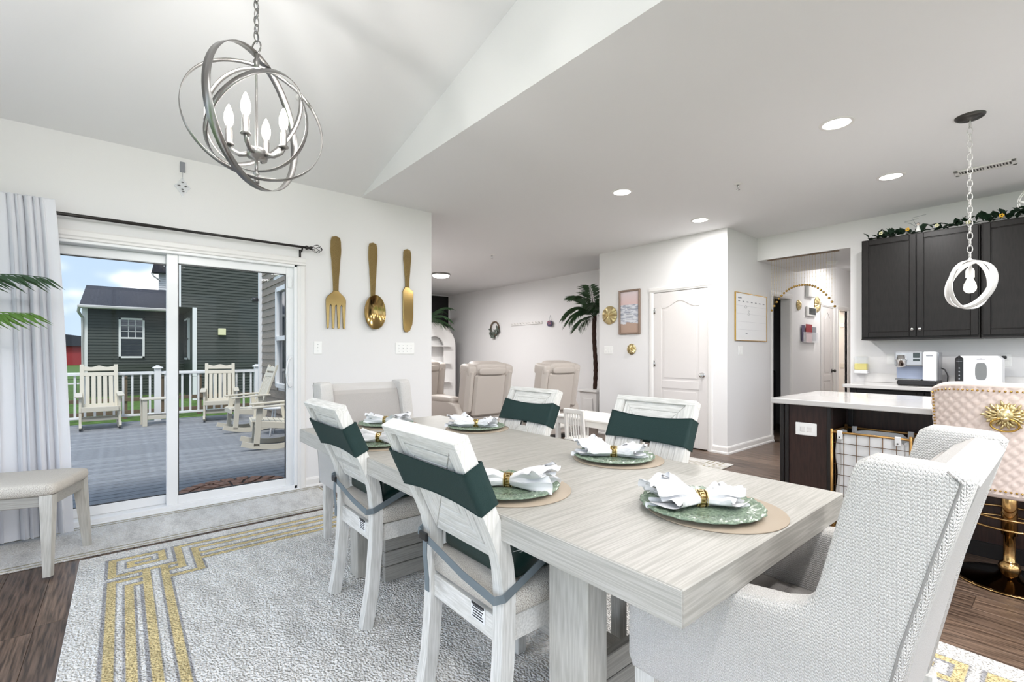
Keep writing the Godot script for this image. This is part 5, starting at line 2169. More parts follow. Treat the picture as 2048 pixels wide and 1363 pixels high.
	for q in [[-0.455, 0, 0.01, 0.605], [0.455, 0, 0.01, 0.605], [0, -0.298, 0.91, 0.01], [0, 0.298, 0.91, 0.01]]:
		s = mb()
		box(s, Vector3(q[0], q[1], 0.009), Vector3(q[2], q[3], 0.018), 0.002)
		put(s, "frame_side", M["gold"], t)
	s = mb()
	box(s, Vector3(-0.34, 0.235, 0.0125), Vector3(0.1, 0.016, 0.001))
	for k in 7:
		box(s, Vector3(-0.36 + 0.12 * k, 0.195, 0.0125), Vector3(0.05, 0.012, 0.001))
	for k in 4:
		box(s, Vector3(0, 0.14 - 0.1 * k, 0.0123), Vector3(0.86, 0.0012, 0.0008))
	box(s, Vector3(-0.15, -0.205, 0.0125), Vector3(0.05, 0.01, 0.001))
	for q in [[-0.17, 0.13, 0.03], [-0.09, 0.075, 0.018], [-0.09, 0.04, 0.024]]:
		tube(s, ring(Vector3(q[0], q[1], 0.0125), Vector3(q[2], 0, 0), Vector3(0, q[2] * 0.6, 0), 14), 0.0016, 4, true)
	put(s, "writing", M["print grey"], t).set_meta("kind", "stuff")
	plate_switch(Vector3(5.958, 1.258, HZ), 0, 2, "rocker", "double rocker switch plate below the calendar whiteboard")

# ---------------------------------------------------------------- chandelier
func band_ring(s: SurfaceTool, c: Vector3, r: float, w: float, b: Basis) -> void:
	lathe(s, [Vector2(r - 0.0012, -w / 2), Vector2(r + 0.0012, -w / 2), Vector2(r + 0.0012, w / 2), Vector2(r - 0.0012, w / 2), Vector2(r - 0.0012, -w / 2)], 72, c, b)

func chain(t: Node3D, y0: float, y1: float, link: float, r: float, m: Material) -> void:
	var s := mb(1)
	var pts := []
	for k in 14:
		var a := TAU * k / 14.0
		pts.append(Vector3(cos(a) * link * 0.34, sin(a) * link * 0.62, 0))
	tube(s, pts, r, 6, true)
	var lm := mesh_of(s)
	var y := y0
	var k2 := 0
	while y < y1:
		share(lm, "chain_link", m, t, Transform3D(Basis(Vector3.UP, (PI / 2 if k2 % 2 else 0.0) + 0.5), Vector3(0, y, 0)))
		y += link * 0.98
		k2 += 1

func candle_bulb(t: Node3D, at: Vector3, tilt: float) -> void:
	var s := mb(1)
	lathe(s, [Vector2(0, 0), Vector2(0.011, 0), Vector2(0.016, 0.012), Vector2(0.0195, 0.03), Vector2(0.018, 0.05), Vector2(0.012, 0.072), Vector2(0.005, 0.09), Vector2(0, 0.096)], 16, at)
	put(s, "bulb", M["bulb glow"], t)
	omni(at + Vector3(0, 0.04, 0), BULB_E, 0.02, rgb8(255, 252, 248), "bulb_light", t)

func chandelier() -> void:
	var c := Vector3(0.45, 2.232, -2.28)
	var t := thing("orb_chandelier", "brushed nickel orb chandelier of crossed rings with four lit candle bulbs", "chandelier", c)
	var nk: Material = M["brushed nickel"]
	var look := Basis(Vector3.UP, deg_to_rad(-39.8))
	# each ring is tilted about the hub; normals in the frame of someone looking up at it from the near right of the room
	var zv := Vector3(-0.177, -0.401, 0.899)
	var xv := Vector3.UP.cross(zv).normalized()
	var yv := zv.cross(xv)
	for q in [[0.292, Vector3(0.823, 0.25, 0.51), 0.036], [0.276, Vector3(0.168, 0.576, 0.80), 0.022], [0.215, Vector3(-0.42, 0.26, 0.86), 0.026], [0.232, Vector3(0.62, -0.5, 0.60), 0.024]]:
		var s0 := mb(1)
		var nn: Vector3 = (xv * q[1].x + yv * q[1].y + zv * q[1].z).normalized()
		var sx := nn.cross(Vector3.UP).normalized()
		band_ring(s0, Vector3.ZERO, q[0], q[2], Basis(sx, nn, sx.cross(nn)))
		put(s0, "ring", nk, t)
	var s := mb(1)
	lathe(s, [Vector2(0, -0.275), Vector2(0.012, -0.275), Vector2(0.012, -0.262), Vector2(0.007, -0.255), Vector2(0.007, -0.24), Vector2(0.013, -0.232), Vector2(0.007, -0.222), Vector2(0.007, -0.17), Vector2(0.036, -0.165), Vector2(0.038, -0.13), Vector2(0.034, -0.124), Vector2(0.006, -0.122), Vector2(0.0045, 0.22), Vector2(0.012, 0.225), Vector2(0.010, 0.245), Vector2(0.014, 0.255), Vector2(0.007, 0.27), Vector2(0.011, 0.285), Vector2(0, 0.295)], 20)
	put(s, "stem", nk, t)
	for k in 4:
		var a := TAU * k / 4.0 + 0.55
		var d := Vector3(cos(a), 0, sin(a))
		s = mb(1)
		sweep(s, [d * 0.034 + Vector3(0, -0.148, 0), d * 0.07 + Vector3(0, -0.152, 0), d * 0.10 + Vector3(0, -0.135, 0), d * 0.112 + Vector3(0, -0.112, 0)], rect(0.012, 0.018), Vector3.UP)
		put(s, "arm", nk, t)
		s = mb(1)
		lathe(s, [Vector2(0, -0.112), Vector2(0.020, -0.112), Vector2(0.020, -0.106), Vector2(0.0145, -0.104), Vector2(0.0145, -0.048), Vector2(0.011, -0.046), Vector2(0.011, -0.032), Vector2(0, -0.032)], 16, d * 0.112)
		put(s, "candle_cup", nk, t)
		candle_bulb(t, d * 0.112 + Vector3(0, -0.032, 0), 0)
	s = mb(1)
	tube(s, ring(Vector3(0, 0.318, 0), look * Vector3(0.024, 0, 0.01), Vector3(0.0, 0.028, 0), 20), 0.0035, 8, true)
	put(s, "loop", nk, t)
	chain(t, 0.365, 0.98, 0.034, 0.0024, nk)
	s = mb(1)
	var cord := []
	for k in 30:
		cord.append(Vector3(0.006 * sin(k * 1.1), 0.33 + 0.022 * k, 0.006 * cos(k * 1.1)))
	tube(s, cord, 0.002, 5)
	put(s, "cord", M["print grey"], t)
	s = mb(1)
	lathe(s, [Vector2(0, 0.97), Vector2(0.02, 0.97), Vector2(0.06, 0.985), Vector2(0.065, 1.02), Vector2(0, 1.02)], 24)
	put(s, "canopy", nk, t)

# ---------------------------------------------------------------- kitchen
# shaker door or drawer front on a plane facing -x: spans y0..y1, z0..z1 at x
func front(p: Node3D, called: String, x: float, y0: float, y1: float, z0: float, z1: float, m: Material, knob_at = null) -> void:
	var d := Node3D.new()
	d.name = called
	p.add_child(d, true)
	var w := 0.052
	var s := mb()
	bx(s, x, x + 0.012, y0 + 0.01, y1 - 0.01, z0 + 0.01, z1 - 0.01)
	put(s, "panel", m, d)
	s = mb()
	bx(s, x - 0.009, x + 0.011, y0, y1, z0, z0 + w, 0.003)
	bx(s, x - 0.009, x + 0.011, y0, y1, z1 - w, z1, 0.003)
	bx(s, x - 0.009, x + 0.011, y0, y0 + w, z0 + w, z1 - w, 0.003)
	bx(s, x - 0.009, x + 0.011, y1 - w, y1, z0 + w, z1 - w, 0.003)
	put(s, "rails", m, d)
	s = mb()
	bx(s, x - 0.004, x + 0.004, y0 + w, y1 - w, z0 + w, z0 + w + 0.008, 0.002)
	bx(s, x - 0.004, x + 0.004, y0 + w, y1 - w, z1 - w - 0.008, z1 - w, 0.002)
	bx(s, x - 0.004, x + 0.004, y0 + w, y0 + w + 0.008, z0 + w, z1 - w, 0.002)
	bx(s, x - 0.004, x + 0.004, y1 - w - 0.008, y1 - w, z0 + w, z1 - w, 0.002)
	put(s, "bead", m, d)
	if knob_at != null:
		s = mb(1)
		lathe(s, [Vector2(0.009, 0), Vector2(0.006, 0.008), Vector2(0.013, 0.016), Vector2(0.016, 0.023), Vector2(0.011, 0.029), Vector2(0, 0.031)], 16, Vector3(x - 0.009, knob_at.y, knob_at.x), Basis(Vector3.BACK, PI / 2))
		put(s, "knob", M["chrome"], d)

func upper_cabinet(z0: float, z1: float, label: String) -> void:
	var t := thing("wall_cabinet", label, "cabinet")
	var m: Material = M["espresso wood"]
	var s := mb()
	bx(s, 6.14, KX - 0.001, 1.375, 2.43, z0, z1, 0.002)
	put(s, "body", m, t)
	s = mb()
	bx(s, 6.125, KX - 0.001, 1.36, 1.375, z0, z1, 0.003)
	put(s, "light_rail", M["espresso dark"], t)
	var zm := (z0 + z1) * 0.5
	front(t, "door", 6.13, 1.39, 2.42, z0 + 0.012, zm - 0.003, m, Vector2(zm - 0.03, 1.462))
	front(t, "door", 6.13, 1.39, 2.42, zm + 0.003, z1 - 0.012, m, Vector2(zm + 0.03, 1.462))

func kitchen() -> void:
	upper_cabinet(-1.46, -0.55, "dark espresso wall cabinet with two doors behind the pendant lamp, left unit")
	upper_cabinet(-0.545, 0.365, "dark espresso wall cabinet with two doors, right unit at the photo's edge")
	var s: SurfaceTool
	var t: Node3D
	var m: Material = M["espresso wood"]
	for k in 3:
		var z0 := -1.50 + 1.2 * k
		t = thing("base_cabinet", ["dark base cabinet under the coffee maker", "dark base cabinet under the ice maker end of the counter", "dark base cabinet at the far right of the counter, out of view"][k], "cabinet")
		s = mb()
		bx(s, 5.87, KX - 0.001, 0.1, 0.862, z0, z0 + 1.197, 0.002)
		put(s, "body", m, t)
		s = mb()
		bx(s, 5.93, KX - 0.001, 0.0, 0.1, z0, z0 + 1.197)
		put(s, "toe_kick", M["espresso dark"], t)
		front(t, "drawer", 5.86, 0.70, 0.85, z0 + 0.01, z0 + 0.595, m, Vector2(z0 + 0.3, 0.775))
		front(t, "drawer", 5.86, 0.70, 0.85, z0 + 0.602, z0 + 1.187, m, Vector2(z0 + 0.9, 0.775))
		front(t, "door", 5.86, 0.12, 0.69, z0 + 0.01, z0 + 0.595, m, Vector2(z0 + 0.55, 0.62))
		front(t, "door", 5.86, 0.12, 0.69, z0 + 0.602, z0 + 1.187, m, Vector2(z0 + 0.65, 0.62))
	s = mb()
	bx(s, 5.80, KX - 0.001, 0.8625, 0.90, -1.545, 2.1, 0.004)
	tag(put(s, "kitchen_counter", M["quartz"]), "white quartz counter along the kitchen wall under the coffee maker", "countertop")
	s = mb()
	bx(s, KX - 0.02, KX - 0.001, 0.9005, 1.0, -1.5, 2.1, 0.003)
	tag(put(s, "backsplash", M["backsplash"]), "low white marble backsplash strip along the kitchen wall", "backsplash")
	island()
	hamper()
	stool()
	coffee_maker()
	ice_maker()
	# soap dispenser on the wall
	t = thing("soap_dispenser", "clear wall dispenser half filled with yellow soap, left of the coffee maker", "soap dispenser", Vector3(KX, 1.095, -1.525), -90)
	s = mb()
	box(s, Vector3(0, 0.0, 0.045), Vector3(0.13, 0.18, 0.09), 0.012)
	put(s, "tank", M["clear plastic"], t)
	s = mb()
	box(s, Vector3(0, -0.025, 0.045), Vector3(0.118, 0.07, 0.078), 0.008)
	put(s, "soap", M["soap yellow"], t)
	s = mb()
	box(s, Vector3(0, -0.082, 0.045), Vector3(0.124, 0.04, 0.084), 0.006)
	put(s, "pump_base", M["appliance white"], t)
	for q in [[-1.27, "white wall outlet behind the left side of the coffee maker"], [-0.405, "white wall outlet right of the ice maker with a black plug"]]:
		t = thing("wall_outlet", q[1], "outlet", Vector3(KX, 1.155, q[0]), -90)
		s = mb()
		box(s, Vector3(0, 0, 0.003), Vector3(0.072, 0.117, 0.006), 0.0025)
		put(s, "plate", M["switch white"], t)
		for y in [-0.025, 0.025]:
			s = mb()
			box(s, Vector3(0, y, 0.007), Vector3(0.032, 0.034, 0.003), 0.001)
			put(s, "socket", M["switch white"], t)
		if q[0] > -1.0:
			s = mb()
			box(s, Vector3(-0.01, 0.025, 0.024), Vector3(0.034, 0.03, 0.035), 0.006)
			put(s, "plug", M["black plastic"], t)
	garland()
	pendant()

func island() -> void:
	var t := thing("kitchen_island", "dark espresso kitchen island with an open knee space", "island")
	var m: Material = M["island wood"]
	var s := mb()
	bx(s, 3.665, 4.48, 0.0, 0.862, -1.335, -1.035, 0.002)
	put(s, "end_cabinet", m, t)
	s = mb()
	bx(s, 3.97, 4.48, 0.0, 0.862, -1.035, 1.15, 0.002)
	put(s, "back_panel", m, t)
	for z in [-1.342, -1.31, -1.05]:
		s = mb()
		bx(s, 3.648, 3.668, 0.0, 0.862, z - 0.012, z + 0.012, 0.003)
		put(s, "edge_strip", M["espresso dark"], t)
	s = mb()
	bx(s, 3.955, 3.972, 0.0, 0.862, -1.02, -0.99, 0.003)
	bx(s, 3.955, 3.972, 0.0, 0.09, -0.99, 1.15, 0.003)
	put(s, "skirting", M["espresso dark"], t)
	s = mb()
	bx(s, 3.574, 4.57, 0.8625, 0.90, -1.387, 1.25, 0.004)
	tag(put(s, "island_counter", M["quartz"]), "glossy white quartz top of the kitchen island", "countertop")
	t = thing("island_outlet", "white double outlet plate on the dark island end", "outlet", Vector3(3.665, 0.69, -1.19), -90)
	s = mb()
	box(s, Vector3(0, 0, 0.004), Vector3(0.132, 0.088, 0.008), 0.004)
	put(s, "plate", M["switch white"], t)
	for x in [-0.02, 0.022]:
		s = mb()
		box(s, Vector3(x, 0, 0.009), Vector3(0.03, 0.034, 0.003), 0.0014)
		put(s, "socket", M["trim paint"], t)

func hamper() -> void:
	var t := thing("laundry_hamper", "gold wire laundry hamper on casters with a white canvas bag", "hamper", Vector3(3.72, 0.0, -0.81))
	var hx := 0.15
	var hz := 0.20
	var s: SurfaceTool
	for a in [[-1, -1], [1, -1], [1, 1], [-1, 1]]:
		s = mb(1)
		tube(s, [Vector3(hx * a[0], 0.075, hz * a[1]), Vector3(hx * a[0], 0.725, hz * a[1])], 0.0085, 10)
		put(s, "post", M["hamper gold"], t)
		var c := Node3D.new()
		c.name = "caster"
		t.add_child(c, true)
		s = mb(1)
		cyl(s, Vector3(hx * a[0], 0.024, hz * a[1]), 0.024, 0.018, 16, Basis(Vector3.RIGHT, PI / 2), 0.004)
		put(s, "wheel", M["black plastic"], c)
		s = mb()
		box(s, Vector3(hx * a[0], 0.055, hz * a[1]), Vector3(0.022, 0.035, 0.028), 0.003)
		put(s, "fork", M["chrome"], c)
	for y in [0.09, 0.705]:
		for q in [[Vector3(-hx, y, -hz), Vector3(-hx, y, hz)], [Vector3(hx, y, -hz), Vector3(hx, y, hz)], [Vector3(-hx, y, -hz), Vector3(hx, y, -hz)], [Vector3(-hx, y, hz), Vector3(hx, y, hz)]]:
			s = mb(1)
			tube(s, q, 0.007, 8)
			put(s, "rail", M["hamper gold"], t)
	for x in [-hx, hx]:
		for k in range(1, 6):
			s = mb(1)
			tube(s, [Vector3(x, 0.09, lerpf(-hz, hz, k / 6.0)), Vector3(x, 0.705, lerpf(-hz, hz, k / 6.0))], 0.0022, 6)
			put(s, "wire", M["hamper wire"], t)
		for k in range(1, 9):
			s = mb(1)
			tube(s, [Vector3(x, lerpf(0.09, 0.705, k / 9.0), -hz), Vector3(x, lerpf(0.09, 0.705, k / 9.0), hz)], 0.0022, 6)
			put(s, "wire", M["hamper wire"], t)
	for z in [-hz, hz]:
		for k in range(1, 4):
			s = mb(1)
			tube(s, [Vector3(lerpf(-hx, hx, k / 4.0), 0.09, z), Vector3(lerpf(-hx, hx, k / 4.0), 0.705, z)], 0.0022, 6)
			put(s, "wire", M["hamper wire"], t)
	s = mb(1)
	var f := func(u: float, v: float) -> Vector3:
		var a := u * TAU
		var cx := signf(cos(a)) * pow(absf(cos(a)), 0.35) * (hx - 0.012)
		var cz := signf(sin(a)) * pow(absf(sin(a)), 0.35) * (hz - 0.014)
		var y := lerpf(0.11, 0.70, v) - (0.03 * pow(absf(sin(a * 2.0)), 2.0) if v > 0.95 else 0.0)
		var k := 1.0 - 0.05 * sin(a * 11.0 + v * 3.0) * (0.3 + 0.7 * v) - 0.03 * sin(v * 14.0 + a * 3.0)
		return Vector3(cx * k, y, cz * k)
	grid(s, f, 80, 14, Vector3.UP, Vector3(0, 0.4, 0))
	quad(s, Vector3(-0.13, 0.112, -0.18), Vector3(0.13, 0.112, -0.18), Vector3(0.13, 0.112, 0.18), Vector3(-0.13, 0.112, 0.18), Vector3.UP)
	put(s, "canvas_bag", M["canvas white"], t)
	for q in [[-hx, -hz + 0.045], [-hx, hz - 0.06], [hx, -hz + 0.05], [hx, hz - 0.05]]:
		s = mb()
		box(s, Vector3(q[0], 0.69, q[1]), Vector3(0.02, 0.055, 0.03), 0.003)
		put(s, "strap_tab", M["canvas white"], t)
		s = mb(1)
		cyl(s, Vector3(q[0] - 0.0105, 0.676, q[1]), 0.005, 0.002, 10, Basis(Vector3.BACK, PI / 2))
		put(s, "snap", M["dark metal"], t)

func stool() -> void:
	# back of the stool faces -x
	var t := thing("bar_stool", "blush quilted bar stool with nailhead trim and a gold pedestal", "bar stool", Vector3(3.63, 0, -0.215))
	var s := mb(1)
	lathe(s, [Vector2(0, 0.0), Vector2(0.222, 0.0), Vector2(0.225, 0.006), Vector2(0.21, 0.014), Vector2(0.06, 0.03), Vector2(0.035, 0.06), Vector2(0.0, 0.06)], 48)
	put(s, "base", M["gold dark base"], t)
	s = mb(1)
	lathe(s, [Vector2(0.225, 0.004), Vector2(0.2275, 0.005), Vector2(0.2275, 0.008), Vector2(0.224, 0.009)], 48)
	put(s, "base_rim", M["rose gold"], t)
	s = mb(1)
	lathe(s, [Vector2(0.03, 0.05), Vector2(0.044, 0.06), Vector2(0.044, 0.085), Vector2(0.036, 0.105), Vector2(0.028, 0.11), Vector2(0.024, 0.115), Vector2(0.024, 0.25)], 28)
	lathe(s, [Vector2(0.024, 0.25), Vector2(0.032, 0.252), Vector2(0.032, 0.56), Vector2(0, 0.56)], 28)
	put(s, "post", M["rose gold"], t)
	s = mb(1)
	for y in [0.29, 0.345]:
		tube(s, ring(Vector3(0.08, y, 0), Vector3(0.16, 0, 0), Vector3(0, 0, 0.18), 40), 0.0065, 8, true)
	put(s, "footrest", M["rose gold"], t)
	s = mb(1)
	pad(s, Vector3(0.06, 0.615, 0), Vector3(0.42, 0.13, 0.46), 0.35, 0.3, 36, 12)
	put(s, "seat", M["cream velvet"], t)
	# wrapped back shell
	var amax := 0.82
	var R := 0.37
	var f := func(u: float, v: float, off: float) -> Vector3:
		var a := lerpf(-amax, amax, u)
		var e := absf(u * 2.0 - 1.0)
		var top := 1.045 - 0.035 * pow(e, 6.0)
		var bot := 0.50 + 0.05 * pow(e, 6.0)
		var y := lerpf(bot, top, v)
		var r := R + off + 0.03 * (v - 0.5)
		return Vector3(0.17 - r * cos(a), y, r * sin(a))
	var quilt := func(u: float, v: float) -> float:
		var p := (u * 12.0 + v * 10.0)
		var q := (u * 12.0 - v * 10.0)
		var a := absf(fposmod(p, 1.0) - 0.5) * 2.0
		var b := absf(fposmod(q, 1.0) - 0.5) * 2.0
		return 0.009 * minf(1.0 - pow(a, 4.0), 1.0 - pow(b, 4.0))
	s = mb(1)
	grid(s, func(u: float, v: float) -> Vector3: return f.call(u, v, 0.018 + quilt.call(u, v)), 120, 60, Vector3(-1, 0, 0))
	grid(s, func(u: float, v: float) -> Vector3: return f.call(u, v, -0.03), 40, 8, Vector3(1, 0, 0))
	put(s, "back_shell", M["cream velvet"], t)
	s = mb(1)
	var rim := []
	for k in 41:
		rim.append(f.call(k / 40.0, 1.0, -0.004))
	for k in 13:
		rim.append(f.call(1.0, 1.0 - k / 12.0, -0.004))
	for k in 41:
		rim.append(f.call(1.0 - k / 40.0, 0.0, -0.004))
	for k in 13:
		rim.append(f.call(0.0, k / 12.0, -0.004))
	tube(s, rim, 0.0235, 8, true)
	put(s, "edge_roll", M["cream velvet"], t)
	s = mb(1)
	ball(s, Vector3.ZERO, Vector3.ONE * 0.0052, 8, 5)
	var nm := mesh_of(s)
	for k in 33:
		for v in [0.035, 0.965]:
			share(nm, "nailhead", M["gold"], t, Transform3D(Basis(), f.call(0.02 + 0.96 * k / 32.0, v, 0.028)))
	for k in 26:
		for u in [0.025, 0.975]:
			share(nm, "nailhead", M["gold"], t, Transform3D(Basis(), f.call(u, 0.05 + 0.9 * k / 25.0, 0.028)))
	# lion head knocker
	var kn := Node3D.new()
	kn.name = "lion_knocker"
	t.add_child(kn, true)
	var o: Vector3 = f.call(0.5, 0.745, 0.03)
	var rr := RandomNumberGenerator.new()
	rr.seed = 9
	s = mb(1)
	for row in 3:
		var n: int = [22, 18, 14][row]
		for k in n:
			var a := TAU * (k + 0.5 * (row % 2)) / n
			var q: float = [0.056, 0.044, 0.034][row]
			var wav := 1.0 + 0.12 * sin(k * 2.4)
			ball(s, o + Vector3(-0.006 - 0.006 * row, sin(a) * q * 0.95 * wav, cos(a) * q * 1.18 * wav), Vector3(0.007, 0.0065, 0.017), 8, 6, Basis(Vector3.RIGHT, -a + 0.25 * sin(k * 1.7)))
	put(s, "mane", M["pale gold"], kn)
	s = mb(1)
	ball(s, o + Vector3(-0.018, 0.004, 0), Vector3(0.022, 0.034, 0.032), 14, 10)
	ball(s, o + Vector3(-0.038, -0.014, 0), Vector3(0.016, 0.013, 0.017), 12, 8)
	ball(s, o + Vector3(-0.046, 0.0, 0), Vector3(0.008, 0.012, 0.008), 10, 6)
	for e in [-1.0, 1.0]:
		ball(s, o + Vector3(-0.034, 0.014, 0.013 * e), Vector3(0.006, 0.005, 0.007), 8, 6)
		ball(s, o + Vector3(-0.014, 0.037, 0.028 * e), Vector3(0.009, 0.012, 0.01), 8, 6)
	put(s, "face", M["pale gold"], kn)
	s = mb(1)
	tube(s, ring(o + Vector3(-0.03, -0.045, 0), Vector3(0, 0, 0.05), Vector3(-0.004, 0.032, 0), 32), 0.0045, 8, true)
	put(s, "ring", M["gold"], kn)

func coffee_maker() -> void:
	# front faces -x; local frame turned so that +z is the front
	var t := thing("coffee_maker", "silver and white pod coffee maker on the counter under the wall cabinets", "coffee maker", Vector3(6.13, 0.9003, -1.0), -90)
	var s := mb()
	box(s, Vector3(0.02, 0.028, 0.02), Vector3(0.30, 0.05, 0.30), 0.012)
	put(s, "base", M["black plastic"], t)
	s = mb()
	box(s, Vector3(0.115, 0.19, 0.01), Vector3(0.10, 0.29, 0.27), 0.012)
	put(s, "water_side", M["appliance white"], t)
	s = mb()
	box(s, Vector3(0.158, 0.19, -0.03), Vector3(0.03, 0.29, 0.2), 0.01)
	put(s, "rear_side", M["appliance silver"], t)
	s = mb()
	box(s, Vector3(-0.045, 0.265, 0.0), Vector3(0.225, 0.145, 0.25), 0.012)
	put(s, "head", M["appliance silver"], t)
	s = mb()
	box(s, Vector3(-0.045, 0.13, -0.03), Vector3(0.215, 0.17, 0.16), 0.006)
	put(s, "bay", M["water tank blue"], t)
	s = mb()
	box(s, Vector3(-0.045, 0.06, 0.10), Vector3(0.20, 0.016, 0.12), 0.004)
	put(s, "drip_tray", M["chrome"], t)
	s = mb(1)
	lathe(s, [Vector2(0.0, 0.18), Vector2(0.036, 0.18), Vector2(0.042, 0.2), Vector2(0.044, 0.245), Vector2(0.05, 0.25), Vector2(0.05, 0.258), Vector2(0.042, 0.262), Vector2(0.036, 0.3), Vector2(0, 0.305)], 24, Vector3(-0.10, 0.0, 0.115))
	put(s, "pod_holder", M["chrome"], t)
	s = mb()
	box(s, Vector3(0.015, 0.30, 0.126), Vector3(0.05, 0.05, 0.004), 0.002)
	box(s, Vector3(0.015, 0.252, 0.126), Vector3(0.05, 0.02, 0.004), 0.002)
	put(s, "display_panel", M["screen dark"], t)
	s = mb()
	box(s, Vector3(0.115, 0.295, 0.146), Vector3(0.05, 0.012, 0.002), 0.0008)
	put(s, "badge", M["print grey"], t)
	s = mb(1)
	tube(s, [Vector3(0.16, 0.18, -0.06), Vector3(0.2, 0.16, -0.05), Vector3(0.225, 0.1, -0.03), Vector3(0.225, 0.03, 0.0), Vector3(0.19, 0.008, 0.03), Vector3(0.14, 0.008, 0.05)], 0.006, 8)
	put(s, "power_cord", M["black plastic"], t)

func ice_maker() -> void:
	var t := thing("ice_maker", "white countertop ice maker with a black control strip and oval window", "ice maker", Vector3(6.10, 0.9003, -0.55), -90)
	var s := mb()
	box(s, Vector3(0.0, 0.15, -0.02), Vector3(0.30, 0.292, 0.32), 0.03)
	put(s, "body", M["appliance white"], t)
	s = mb()
	box(s, Vector3(-0.123, 0.15, 0.005), Vector3(0.058, 0.294, 0.32), 0.028)
	put(s, "control_strip", M["black plastic"], t)
	s = mb()
	var p := []
	for k in 24:
		var a := TAU * k / 24.0
		p.append(Vector2(signf(cos(a)) * pow(absf(cos(a)), 0.45) * 0.038, 0.155 + signf(sin(a)) * pow(absf(sin(a)), 0.75) * 0.078))
	slab(s, p, Vector3(0.02, 0, 0.14), Vector3.RIGHT, Vector3.UP, 0.008, 0.002)
	put(s, "oval_window", M["window grey"], t)
	for k in 5:
		s = mb(1)
		cyl(s, Vector3(-0.12, 0.05 + 0.033 * k, 0.166), 0.006, 0.003, 12, Basis(Vector3.RIGHT, PI / 2))
		put(s, "button", M["print grey"], t)
	s = mb()
	box(s, Vector3(-0.12, 0.245, 0.1655), Vector3(0.04, 0.003, 0.001))
	box(s, Vector3(0.02, 0.262, 0.1405), Vector3(0.055, 0.004, 0.001))
	box(s, Vector3(0.02, 0.27, 0.1405), Vector3(0.012, 0.006, 0.001))
	put(s, "lettering", M["print grey"], t).set_meta("kind", "stuff")

